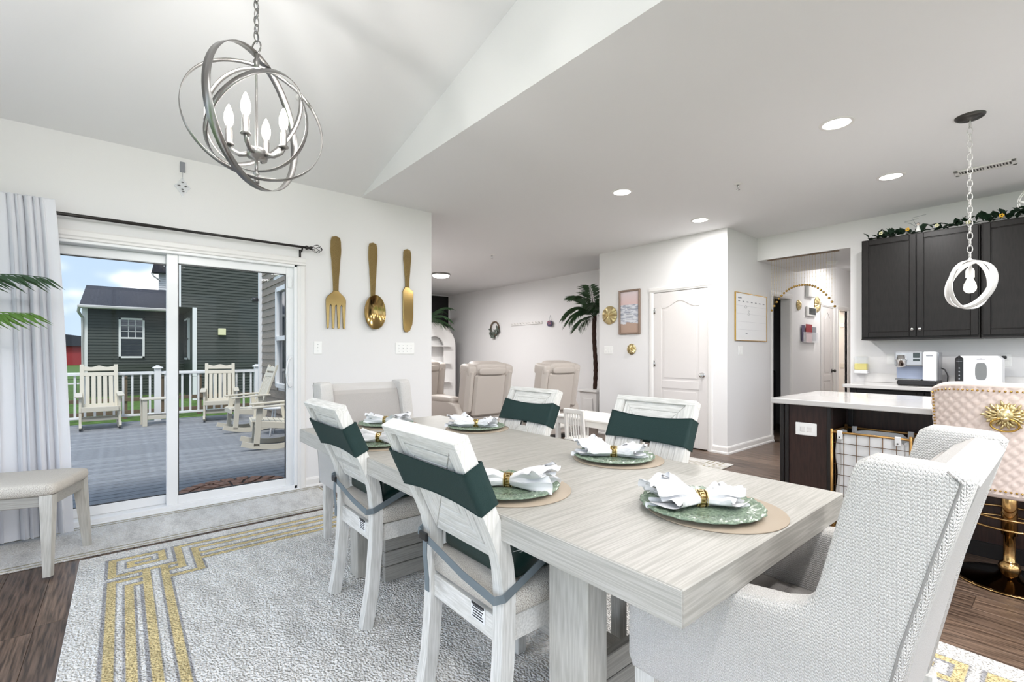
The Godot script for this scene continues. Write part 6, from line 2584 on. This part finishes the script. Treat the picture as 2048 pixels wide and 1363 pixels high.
func garland() -> void:
	var t := thing("leaf_garland", "garland of dark green leaves and small flowers along the top of the cabinets", "garland", Vector3(6.24, 2.432, 0))
	var r := RandomNumberGenerator.new()
	r.seed = 3
	var meshes := []
	for k in 3:
		var s := mb()
		var L := 0.075 + 0.012 * k
		var W := 0.022 + 0.005 * k
		for e in [-1.0, 1.0]:
			tri(s, Vector3.ZERO, Vector3(W * e, 0.01, L * 0.35), Vector3(0, 0.0, L * 0.5), Vector3.UP)
			tri(s, Vector3(W * e, 0.01, L * 0.35), Vector3(W * 0.8 * e, 0.008, L * 0.65), Vector3(0, 0, L * 0.5), Vector3.UP)
			tri(s, Vector3(W * 0.8 * e, 0.008, L * 0.65), Vector3(0, -0.01, L), Vector3(0, 0, L * 0.5), Vector3.UP)
		meshes.append(mesh_of(s))
	var vine := []
	for k in 40:
		vine.append(Vector3(0.02 * sin(k * 1.3), 0.02 + 0.02 * absf(sin(k * 0.7)), -1.42 + 0.045 * k))
	var s2 := mb(1)
	tube(s2, vine, 0.003, 5)
	put(s2, "vine", M["leaf dark"], t)
	for k in 150:
		var z := -1.42 + 1.74 * r.randf()
		var rise := 0.02 + 0.05 * smoothstep(-1.4, 0.2, z)
		var b := Basis(Vector3.UP, r.randf() * TAU) * Basis(Vector3.RIGHT, r.randf_range(-1.3, 0.1))
		share(meshes[k % 3], "leaf", M["leaf dark"], t, Transform3D(b, Vector3(r.randf_range(-0.07, 0.06), 0.015 + rise * r.randf(), z)))
	for k in 8:
		var z := -1.3 + 1.55 * k / 7.0
		var s := mb(1)
		var c := Vector3(-0.07 + r.randf_range(-0.01, 0.02), 0.03 + 0.03 * r.randf(), z)
		for j in 5:
			var a := TAU * j / 5.0
			ball(s, c + Vector3(-0.004, sin(a) * 0.012, cos(a) * 0.012), Vector3(0.005, 0.008, 0.008), 8, 5)
		put(s, "flower", M["flower yellow"] if k % 3 == 1 else M["flower cream"], t)
	# little winged figurine among the leaves
	t = thing("winged_figurine", "tiny winged figurine with raised wire wings standing in the leaf garland", "figurine", Vector3(6.18, 2.45, -1.0))
	var s3 := mb(1)
	lathe(s3, [Vector2(0, 0), Vector2(0.022, 0), Vector2(0.016, 0.03), Vector2(0.008, 0.055), Vector2(0.006, 0.062), Vector2(0, 0.064)], 14)
	put(s3, "dress", M["switch white"], t)
	s3 = mb(1)
	ball(s3, Vector3(0, 0.074, 0), Vector3(0.011, 0.013, 0.011), 10, 8)
	put(s3, "head", M["cream velvet"], t)
	s3 = mb(1)
	ball(s3, Vector3(0.003, 0.079, 0), Vector3(0.012, 0.012, 0.0125), 10, 8)
	put(s3, "hair", M["bronze dark"], t)
	for q in [[-0.11, 0.12], [-0.05, 0.15]]:
		s3 = mb(1)
		tube(s3, [Vector3(0.01, 0.04, -0.005), Vector3(0.012, 0.09, q[0] * 0.5), Vector3(0.012, q[1], q[0]), Vector3(0.012, q[1] + 0.012, q[0] + 0.11)], 0.0018, 5)
		put(s3, "wing_wire", M["print grey"], t)
	# white star with a gold ball at the right edge
	t = thing("star_ornament", "white paper star with a gold ball on top of the right wall cabinet", "ornament", Vector3(6.12, 2.53, -0.20))
	var star := []
	for k in 10:
		var a := PI / 2 + TAU * k / 10.0
		var rad := 0.115 if k % 2 == 0 else 0.045
		star.append(Vector2(rad * cos(a), rad * sin(a)))
	s3 = mb()
	slab(s3, star, Vector3.ZERO, Vector3(0, 0, 1), Vector3.UP, 0.02, 0.006)
	put(s3, "star", M["switch white"], t)
	s3 = mb(1)
	ball(s3, Vector3(-0.03, 0.02, 0.0), Vector3.ONE * 0.024, 14, 10)
	put(s3, "gold_ball", M["gold"], t)
	for k in 2:
		s3 = mb(1)
		tube(s3, arc(Vector3(-0.01, 0.02, 0), Vector3(0, 0, -0.10 - 0.012 * k), Vector3(0, 0.11 + 0.015 * k, 0), -0.3, 1.5, 14), 0.004, 6)
		put(s3, "loop", M["switch white"], t)

func pendant() -> void:
	var t := thing("pendant_lamp", "white ring orb pendant lamp with one lit bulb over the kitchen island", "pendant lamp", Vector3(4.176, CEIL, -0.421))
	var s := mb(1)
	lathe(s, [Vector2(0, -0.03), Vector2(0.012, -0.03), Vector2(0.014, -0.022), Vector2(0.06, -0.018), Vector2(0.072, -0.010), Vector2(0.075, 0.0)], 32)
	put(s, "canopy", M["dark metal"], t)
	var hk := Node3D.new()
	hk.name = "chain"
	t.add_child(hk, true)
	var lm := mb(1)
	var pts := []
	for k in 14:
		var a := TAU * k / 14.0
		pts.append(Vector3(cos(a) * 0.0125, sin(a) * 0.025, 0))
	tube(lm, pts, 0.0026, 6, true)
	var link := mesh_of(lm)
	var y := -0.055
	var k3 := 0
	while y > -0.90:
		share(link, "link", M["pendant white"], hk, Transform3D(Basis(Vector3.UP, (PI / 2 if k3 % 2 else 0.0) + 0.4), Vector3(0, y, 0)))
		y -= 0.042
		k3 += 1
	var c := -1.08
	var zv := Vector3(-0.99, -0.1, 0.1).normalized()
	var xv := Vector3.UP.cross(zv).normalized()
	var yv := zv.cross(xv)
	for q in [[0.157, Vector3(0.81, 0.02, 0.58)], [0.154, Vector3(-0.66, 0.28, 0.70)], [0.150, Vector3(0.72, -0.32, 0.62)]]:
		s = mb(1)
		var nn: Vector3 = (xv * q[1].x + yv * q[1].y + zv * q[1].z).normalized()
		var sx := nn.cross(Vector3.UP).normalized()
		lathe(s, [Vector2(q[0] - 0.007, -0.011), Vector2(q[0], -0.013), Vector2(q[0], 0.013), Vector2(q[0] - 0.007, 0.011), Vector2(q[0] - 0.007, -0.011)], 64, Vector3(0, c, 0), Basis(sx, nn, sx.cross(nn)))
		put(s, "ring", M["pendant white"], t)
	s = mb(1)
	lathe(s, [Vector2(0, c + 0.045), Vector2(0.022, c + 0.045), Vector2(0.022, c + 0.085), Vector2(0.018, c + 0.1), Vector2(0.008, c + 0.11), Vector2(0.008, c + 0.15), Vector2(0.014, c + 0.155), Vector2(0.006, c + 0.17), Vector2(0, c + 0.17)], 20)
	put(s, "socket", M["pendant white"], t)
	s = mb(1)
	lathe(s, [Vector2(0, c - 0.055), Vector2(0.015, c - 0.052), Vector2(0.028, c - 0.038), Vector2(0.032, c - 0.02), Vector2(0.028, c + 0.005), Vector2(0.017, c + 0.03), Vector2(0.014, c + 0.046), Vector2(0, c + 0.046)], 20)
	put(s, "bulb", M["bulb glow"], t)
	omni(Vector3(0, c - 0.02, 0), 0.035, 0.03, rgb8(255, 252, 248), "bulb_light", t)

# ---------------------------------------------------------------- hall
func hall() -> void:
	var t := thing("bead_curtain", "arched curtain of thin strands with gold balls hanging in the hall opening", "bead curtain", Vector3(KX + 0.04, 2.44, 0))
	var s := mb()
	bx(s, -0.006, 0.006, -0.016, -0.001, -2.56, -1.76, 0.002)
	put(s, "rail", M["twig brown"], t)
	for k in 25:
		var z := lerpf(-2.505, -1.805, k / 24.0)
		var u := (k - 12.0) / 12.0
		var drop := 0.36 + 0.29 * pow(absf(u), 2.4)
		s = mb(1)
		tube(s, [Vector3(0, -0.015, z), Vector3(0, -drop, z)], 0.0011, 4)
		var n := int(drop / 0.05)
		for j in n:
			ball(s, Vector3(0, -0.03 - 0.05 * j, z), Vector3.ONE * 0.0035, 6, 4)
		var st := put(s, "strand", M["pale gold"], t)
		s = mb(1)
		ball(s, Vector3(0, -drop - 0.012, z), Vector3.ONE * 0.0145, 14, 10)
		put(s, "gold_ball", M["gold"], st)
	# recessed lamp and smoke detector in the low hall ceiling
	t = thing("smoke_detector", "round smoke detector on the low hall ceiling behind the bead curtain", "smoke detector", Vector3(7.25, 2.44, -2.05))
	s = mb(1)
	lathe(s, [Vector2(0, -0.035), Vector2(0.045, -0.032), Vector2(0.06, -0.015), Vector2(0.065, 0.0)], 24)
	put(s, "housing", M["switch white"], t)
	t = thing("door_chime", "white door chime box high on the hall wall above the medallions", "door chime", Vector3(8.33, 2.20, HZ))
	s = mb()
	box(s, Vector3(0, 0, 0.025), Vector3(0.30, 0.19, 0.05), 0.008)
	put(s, "cover", M["switch white"], t)
	wall_disc(Vector3(7.885, 1.952, HZ), 0, 0.08, "small gold medallion in the hall beside the laundry doorway")
	wall_disc(Vector3(8.70, 2.02, HZ), 0, 0.13, "larger gold medallion in the hall above the control panel")
	t = thing("alarm_panel", "white wall control panel with a dark screen in the hall", "control panel", Vector3(8.385, 1.88, HZ))
	s = mb()
	box(s, Vector3(0, 0, 0.015), Vector3(0.40, 0.15, 0.03), 0.008)
	put(s, "housing", M["switch white"], t)
	s = mb()
	box(s, Vector3(0.02, 0.005, 0.031), Vector3(0.29, 0.105, 0.003), 0.001)
	put(s, "screen", M["screen dark"], t)
	t = thing("mail_holder", "clear wall file holder with red, pink and grey papers in the hall", "mail holder", Vector3(8.28, 1.53, HZ))
	s = mb()
	box(s, Vector3(0, -0.06, 0.045), Vector3(0.62, 0.16, 0.006), 0.002)
	box(s, Vector3(0, -0.14, 0.023), Vector3(0.62, 0.006, 0.05), 0.002)
	put(s, "tray", M["clear plastic"], t)
	for q in [[-0.03, 0.06, 0.26, 0.17, "red paper", 0.03, "red_folder"], [-0.03, -0.075, 0.26, 0.13, "pink paper", 0.032, "pink_leaflet"], [-0.24, 0.0, 0.12, 0.25, "violet", 0.02, "magazine"], [0.23, 0.0, 0.17, 0.22, "print grey", 0.022, "grey_leaflet"]]:
		s = mb()
		box(s, Vector3(q[0], q[1], q[5]), Vector3(q[2], q[3], 0.004))
		var o := put(s, q[6], M[q[4]])
		o.position = t.position
		tag(o, {"red_folder": "red folder standing in the hall file holder", "pink_leaflet": "pink leaflet in front of the red folder", "magazine": "dark magazine at the left of the hall file holder", "grey_leaflet": "grey leaflet at the right of the hall file holder"}[q[6]], "paper")
	# laundry room: washer with a console
	t = thing("washing_machine", "black washing machine seen through the dark laundry doorway", "washing machine", Vector3(7.62, 0, -3.35))
	s = mb()
	bx(s, -0.34, 0.34, 0.0, 0.95, -0.38, 0.34, 0.02)
	put(s, "body", M["washer black"], t)
	s = mb()
	bx(s, -0.34, 0.34, 0.95, 1.09, -0.38, -0.25, 0.015)
	put(s, "console", M["washer black"], t)
	s = mb()
	bx(s, -0.28, 0.28, 0.951, 0.965, -0.22, 0.3, 0.006)
	put(s, "lid", M["screen dark"], t)
	s = mb()
	bx(s, 6.95, 8.72, 1.62, 1.645, -4.39, -4.1, 0.003)
	var sh := put(s, "laundry_shelf", M["trim paint"])
	tag(sh, "white shelf on the laundry room wall above the washer", "shelf")
	# hall lamps beyond the low ceiling
	t = thing("hall_light", "flush ceiling light at the far end of the hall, out of view", "ceiling light", Vector3(8.9, CEIL, -2.1))
	s = mb(1)
	lathe(s, [Vector2(0, -0.07), Vector2(0.1, -0.06), Vector2(0.14, -0.03), Vector2(0.15, 0.0)], 28)
	put(s, "diffuser", M["can glow"], t)
	area(Vector3(0, -0.08, 0), Vector2(0.22, 0.22), 1.2, rgb8(255, 252, 249), "light", t)
	t = thing("far_room_light", "ceiling light inside the bright room off the hall, out of view", "ceiling light", Vector3(10.2, CEIL, -3.5))
	s = mb(1)
	lathe(s, [Vector2(0, -0.07), Vector2(0.1, -0.06), Vector2(0.14, -0.03), Vector2(0.15, 0.0)], 28)
	put(s, "diffuser", M["can glow"], t)
	area(Vector3(0, -0.08, 0), Vector2(0.22, 0.22), 3.0, rgb8(255, 238, 214), "light", t)

# ---------------------------------------------------------------- living room
func recliner(label: String, at: Vector3, turn: float) -> Node3D:
	# faces local -z; power recliner with pillow headrest
	var t := thing("recliner", label, "recliner", at, turn, "cream leather recliners")
	var m: Material = M["cream leather"]
	var s: SurfaceTool
	for sx in [-1.0, 1.0]:
		s = mb()
		soft_slab(s, [Vector2(-0.46, 0.05), Vector2(-0.48, 0.12), Vector2(-0.47, 0.50), Vector2(-0.42, 0.58), Vector2(0.10, 0.60), Vector2(0.26, 0.56), Vector2(0.33, 0.46), Vector2(0.34, 0.05)], Vector3(0.37 * sx, 0, 0), Vector3(0, 0, 1), Vector3.UP, 0.18, 0.03)
		put(s, "arm_box", m, t)
		s = mb(1)
		pad(s, Vector3(0.37 * sx, 0.61, -0.12), Vector3(0.19, 0.09, 0.56), 0.5, 0.4, 28, 10)
		put(s, "arm_pad", m, t)
	s = mb()
	bx(s, -0.28, 0.28, 0.05, 0.40, -0.42, 0.30, 0.02)
	put(s, "base", m, t)
	s = mb(1)
	pad(s, Vector3(0, 0.44, -0.12), Vector3(0.56, 0.16, 0.66), 0.4, 0.25, 30, 10)
	put(s, "seat", m, t)
	# back, leaning to +z
	var lean := Basis(Vector3.RIGHT, 0.16)
	s = mb()
	box(s, Vector3(0, 0.68, 0.34), Vector3(0.50, 0.56, 0.14), 0.03, lean)
	put(s, "back_panel", m, t)
	for sx in [-1.0, 1.0]:
		s = mb()
		box(s, Vector3(0.31 * sx, 0.74, 0.31), Vector3(0.13, 0.60, 0.22), 0.045, lean)
		put(s, "back_wing", m, t)
	s = mb(1)
	pad(s, Vector3(0, 1.03, 0.345), Vector3(0.52, 0.17, 0.24), 0.5, 0.3, 32, 12, lean)
	put(s, "headrest", m, t)
	s = mb(1)
	pad(s, Vector3(0, 0.99, 0.455), Vector3(0.44, 0.10, 0.06), 0.5, 0.3, 28, 10, lean)
	put(s, "headrest_roll", m, t)
	for sx in [-1.0, 1.0]:
		s = mb(1)
		pad(s, Vector3(0.30 * sx, 1.0, 0.34), Vector3(0.15, 0.16, 0.22), 0.5, 0.4, 24, 10, lean)
		put(s, "head_wing", m, t)
	s = mb()
	bx(s, -0.45, 0.45, 0.0, 0.05, -0.40, 0.30, 0.005)
	put(s, "plinth", M["black plastic"], t)
	return t

func kids_chair(label: String, at: Vector3, turn: float, first: Node3D = null) -> Node3D:
	if first:
		return dup(first, "kids_chair", label, at, turn)
	var t := thing("kids_chair", label, "chair", at, turn, "small white children's chairs")
	var m: Material = M["kids white"]
	var s: SurfaceTool
	for sz in [-1.0, 1.0]:
		s = mb()
		sweep(s, [Vector3(-0.14, 0, 0.125 * sz), Vector3(-0.125, 0.3, 0.125 * sz), Vector3(-0.155, 0.62, 0.125 * sz)], rect(0.024, 0.026), Vector3(0, 0, 1))
		put(s, "rear_leg", m, t)
		s = mb()
		bar(s, Vector3(0.13, 0, 0.125 * sz), Vector3(0.13, 0.29, 0.125 * sz), 0.026, 0.026, 0.003, Vector3(0, 0, 1))
		put(s, "front_leg", m, t)
	s = mb()
	box(s, Vector3(0, 0.30, 0), Vector3(0.30, 0.02, 0.29), 0.006)
	put(s, "seat", m, t)
	s = mb()
	box(s, Vector3(-0.152, 0.605, 0), Vector3(0.024, 0.05, 0.274), 0.004)
	put(s, "top_rail", m, t)
	for k in 6:
		s = mb()
		var z := -0.088 + 0.0352 * k
		bar(s, Vector3(-0.128, 0.31, z), Vector3(-0.151, 0.585, z), 0.016, 0.012, 0.002, Vector3(1, 0, 0))
		put(s, "back_slat", m, t)
	return t

func living() -> void:
	# dark accent wall panel and arched cabinet at the far end
	var s := mb()
	bx(s, 4.6, 6.56, 0.0, 2.70, -10.499, -10.46, 0.004)
	tag(put(s, "accent_panel", M["dark accent"]), "dark leafy accent panel on the living room's far wall", "wall panel")
	var t := thing("arched_cabinet", "white arched display cabinet with shelves before the dark panel", "cabinet", Vector3(5.55, 0, -9.45))
	var hw := 0.42
	var outer := [Vector2(-hw, 0), Vector2(hw, 0)]
	var inner := [Vector2(hw - 0.05, 0.06), Vector2(-hw + 0.05, 0.06)]
	for k in 17:
		var a := PI * k / 16.0
		outer.append(Vector2(hw * cos(a), 1.38 + hw * sin(a)))
	s = mb()
	slab(s, outer, Vector3(0, 0, -0.16), Vector3.RIGHT, Vector3.UP, 0.02)
	put(s, "back_board", M["trim paint"], t)
	s = mb()
	var rimp := [Vector3(hw - 0.02, 0, 0)]
	for k in 17:
		var a := PI * k / 16.0
		rimp.append(Vector3((hw - 0.02) * cos(a), 1.38 + (hw - 0.02) * sin(a), 0))
	rimp.append(Vector3(-hw + 0.02, 0, 0))
	sweep(s, rimp, rect(0.32, 0.04), Vector3(0, 0, 1))
	put(s, "arch_frame", M["trim paint"], t)
	for y in [0.08, 0.55, 0.98, 1.38]:
		s = mb()
		bx(s, -hw + 0.03, hw - 0.03, y, y + 0.025, -0.15, 0.15, 0.003)
		put(s, "shelf", M["trim paint"], t)
	var r := RandomNumberGenerator.new()
	r.seed = 12
	t = thing("trailing_palm", "dark green palm fronds spreading from a pot on the arched cabinet", "plant", Vector3(5.35, 1.81, -9.45))
	s = mb(1)
	lathe(s, [Vector2(0, 0), Vector2(0.08, 0), Vector2(0.1, 0.14), Vector2(0.085, 0.14), Vector2(0, 0.12)], 18)
	put(s, "pot", M["kids white"], t)
	for k in 14:
		var a := TAU * k / 14.0
		var up := 0.05 + 0.6 * r.randf()
		s = mb()
		frond(s, Vector3(0, 0.13, 0), Vector3(cos(a) * 0.62, up - 0.1, sin(a) * 0.5), 0.25, 16, 0.24, 0.35, r)
		put(s, "frond", M["palm leaf"], t)
	# palm tree in a white panelled planter by the pantry corner
	t = thing("planter_box", "white panelled planter box holding the tall palm by the pantry corner", "planter", Vector3(6.17, 0, -5.2))
	s = mb()
	sweep(s, [Vector3(0, 0, 0), Vector3(0, 0.58, 0)], rect(0.36, 0.36), Vector3(0, 0, 1), false, [0.82, 1.0])
	put(s, "body", M["trim paint"], t)
	s = mb()
	bx(s, -0.21, 0.21, 0.575, 0.615, -0.21, 0.21, 0.008)
	put(s, "rim", M["trim paint"], t)
	for q in [[Vector3(0, 0.34, 0.176), Vector3(0.2, 0.26, 0.012)], [Vector3(-0.176, 0.34, 0), Vector3(0.012, 0.26, 0.2)]]:
		s = mb()
		box(s, q[0], q[1], 0.004)
		put(s, "panel", M["trim paint"], t)
	t = thing("palm_tree", "tall dark palm tree with drooping fronds at the pantry corner", "plant", Vector3(6.17, 0.617, -5.2))
	s = mb(1)
	var tr := []
	var sc := []
	for k in 21:
		tr.append(Vector3(0.02 * sin(k * 0.3), 0.062 * k, 0.0))
		sc.append(1.0 + (0.14 if k % 2 else 0.0))
	tube(s, tr, 0.034, 10, false, sc)
	put(s, "trunk", M["palm trunk"], t)
	for q in [[-0.55, 1.12, -0.1, 0.32], [-0.50, 1.02, 0.05, 0.18], [-0.42, 1.55, -0.05, 0.25], [-0.25, 1.72, 0.1, 0.15], [0.05, 1.75, 0.2, 0.2], [0.2, 1.6, 0.35, 0.3], [-0.1, 1.2, 0.42, 0.35], [-0.3, 1.25, -0.45, 0.35], [-0.15, 1.6, -0.4, 0.25], [-0.38, 1.35, 0.3, 0.3], [0.28, 1.3, -0.2, 0.35]]:
		s = mb()
		frond(s, Vector3(0, 1.2, 0), Vector3(q[0], q[1], q[2]), q[3], 30, 0.27, 0.4, r)
		put(s, "frond", M["palm leaf"], t)
	# wall things
	t = thing("twig_wreath", "twig wreath with grey green leaves on the living room wall", "wreath", Vector3(6.60, 1.80, -8.52), -90)
	s = mb(1)
	for k in 3:
		var pts := []
		for j in 40:
			var a := TAU * j / 40.0
			var rr := 0.15 + 0.010 * sin(a * 7.0 + k * 2.1)
			pts.append(Vector3(rr * cos(a), rr * sin(a), 0.014 + 0.008 * cos(a * 7.0 + k * 2.1)))
		tube(s, pts, 0.010, 6, true)
	put(s, "ring", M["twig brown"], t)
	var lm := mb()
	for e in [-1.0, 1.0]:
		tri(lm, Vector3.ZERO, Vector3(0.022 * e, 0.008, 0.04), Vector3(0, 0, 0.09), Vector3.UP)
	var leafm := mesh_of(lm)
	for k in 54:
		var a := PI * 1.02 + PI * 1.02 * r.randf()
		var b := Basis(Vector3.BACK, r.randf() * TAU) * Basis(Vector3.RIGHT, r.randf_range(-2.2, -0.8))
		share(leafm, "leaf", M["greenery grey"], t, Transform3D(b, Vector3(0.15 * cos(a), 0.15 * sin(a), 0.03) + Vector3(r.randf_range(-0.05, 0.05), r.randf_range(-0.06, 0.03), r.randf() * 0.03)))
	t = thing("peg_rack", "long white peg rack mounted on the living room wall", "coat rack", Vector3(6.62, 1.86, -7.465), -90)
	s = mb()
	box(s, Vector3(0, 0, 0.01), Vector3(1.0, 0.06, 0.02), 0.003)
	put(s, "board", M["trim paint"], t)
	for k in 10:
		s = mb(1)
		tube(s, [Vector3(-0.44 + 0.098 * k, 0.0, 0.018), Vector3(-0.44 + 0.098 * k, 0.006, 0.05), Vector3(-0.44 + 0.098 * k, 0.02, 0.058)], 0.006, 6)
		put(s, "peg", M["trim paint"], t)
	t = thing("hanging_pouch", "small dark floral pouch hanging on the living room wall", "pouch", Vector3(6.60, 1.83, -6.70), -90)
	s = mb(1)
	tube(s, [Vector3(-0.03, 0.04, 0.02), Vector3(0, 0.16, 0.01), Vector3(0.03, 0.04, 0.02)], 0.003, 5)
	put(s, "cord", M["print grey"], t)
	s = mb(1)
	pad(s, Vector3(0, -0.01, 0.03), Vector3(0.14, 0.12, 0.05), 0.7, 0.7, 20, 10)
	put(s, "bag", M["violet"], t)
	s = mb(1)
	for q in [[-0.03, 0.02], [0.02, 0.03], [0.0, -0.02], [0.035, -0.01]]:
		ball(s, Vector3(q[0], q[1], 0.052), Vector3(0.016, 0.016, 0.008), 8, 5)
	put(s, "flowers", M["bracelet pink"], t).set_meta("kind", "stuff")
	# flush ceiling light
	t = thing("flush_light", "round flush ceiling light glowing on the living room ceiling", "ceiling light", Vector3(4.66, CEIL, -7.7))
	s = mb(1)
	lathe(s, [Vector2(0.0, 0.0), Vector2(0.175, 0.0), Vector2(0.178, -0.03), Vector2(0.165, -0.034)], 36)
	put(s, "rim", M["brushed nickel"], t)
	s = mb(1)
	lathe(s, [Vector2(0, -0.085), Vector2(0.09, -0.078), Vector2(0.15, -0.055), Vector2(0.166, -0.032)], 36)
	put(s, "diffuser", M["can glow"], t)
	area(Vector3(0, -0.095, 0), Vector2(0.26, 0.26), 4.0, rgb8(255, 253, 252), "light", t)
	t = thing("added_living_light", "added unseen flush light brightening the living room, hidden behind the dining wall", "ceiling light", Vector3(3.25, CEIL, -7.0))  # lamp added out of sight to lift the living room
	s = mb(1)
	lathe(s, [Vector2(0, -0.085), Vector2(0.09, -0.078), Vector2(0.15, -0.055), Vector2(0.178, 0.0)], 36)
	put(s, "diffuser", M["can glow"], t)
	area(Vector3(0, -0.095, 0), Vector2(0.26, 0.26), 4.0, rgb8(255, 253, 252), "light", t)
	# recliners
	var a0 := recliner("cream leather recliner seen from behind, middle of three, its left arm in view", Vector3(3.72, 0.0, -5.32), 0)
	dup(a0, "recliner", "cream leather recliner seen from behind, rightmost of three, near the palm", Vector3(4.78, 0, -5.05), 0)
	dup(a0, "recliner", "cream leather recliner half hidden behind the dining wall corner, leftmost of three", Vector3(3.70, 0, -7.0), 0)
	# children's table and chairs
	t = thing("kids_table", "low white children's table before the pantry wall", "table", Vector3(4.24, 0, -3.55))
	s = mb()
	bx(s, -0.3, 0.3, 0.47, 0.495, -0.42, 0.42, 0.006)
	put(s, "table_top", M["kids white"], t)
	for q in [[-1, -1], [1, -1], [1, 1], [-1, 1]]:
		s = mb()
		box(s, Vector3(0.255 * q[0], 0.235, 0.375 * q[1]), Vector3(0.045, 0.47, 0.045), 0.003)
		put(s, "leg", M["kids white"], t)
	s = mb()
	bx(s, -0.255, 0.255, 0.40, 0.47, -0.385, -0.368, 0.002)
	put(s, "end_apron", M["kids white"], t)
	s = mb()
	bx(s, -0.255, 0.255, 0.40, 0.47, 0.368, 0.385, 0.002)
	put(s, "end_apron", M["kids white"], t)
	for x in [-0.262, 0.262]:
		s = mb()
		bx(s, x - 0.008, x + 0.008, 0.40, 0.47, -0.37, 0.37, 0.002)
		put(s, "side_apron", M["kids white"], t)
	var k0 := kids_chair("small white slat-back children's chair in front of the low white table", Vector3(3.82, 0, -3.38), 0)
	kids_chair("small white children's chair at the far end of the low white table", Vector3(4.24, 0, -4.15), -90, k0)
	kids_chair("small white children's chair between the low table and the pantry door", Vector3(4.75, 0.011, -3.3), 180, k0)
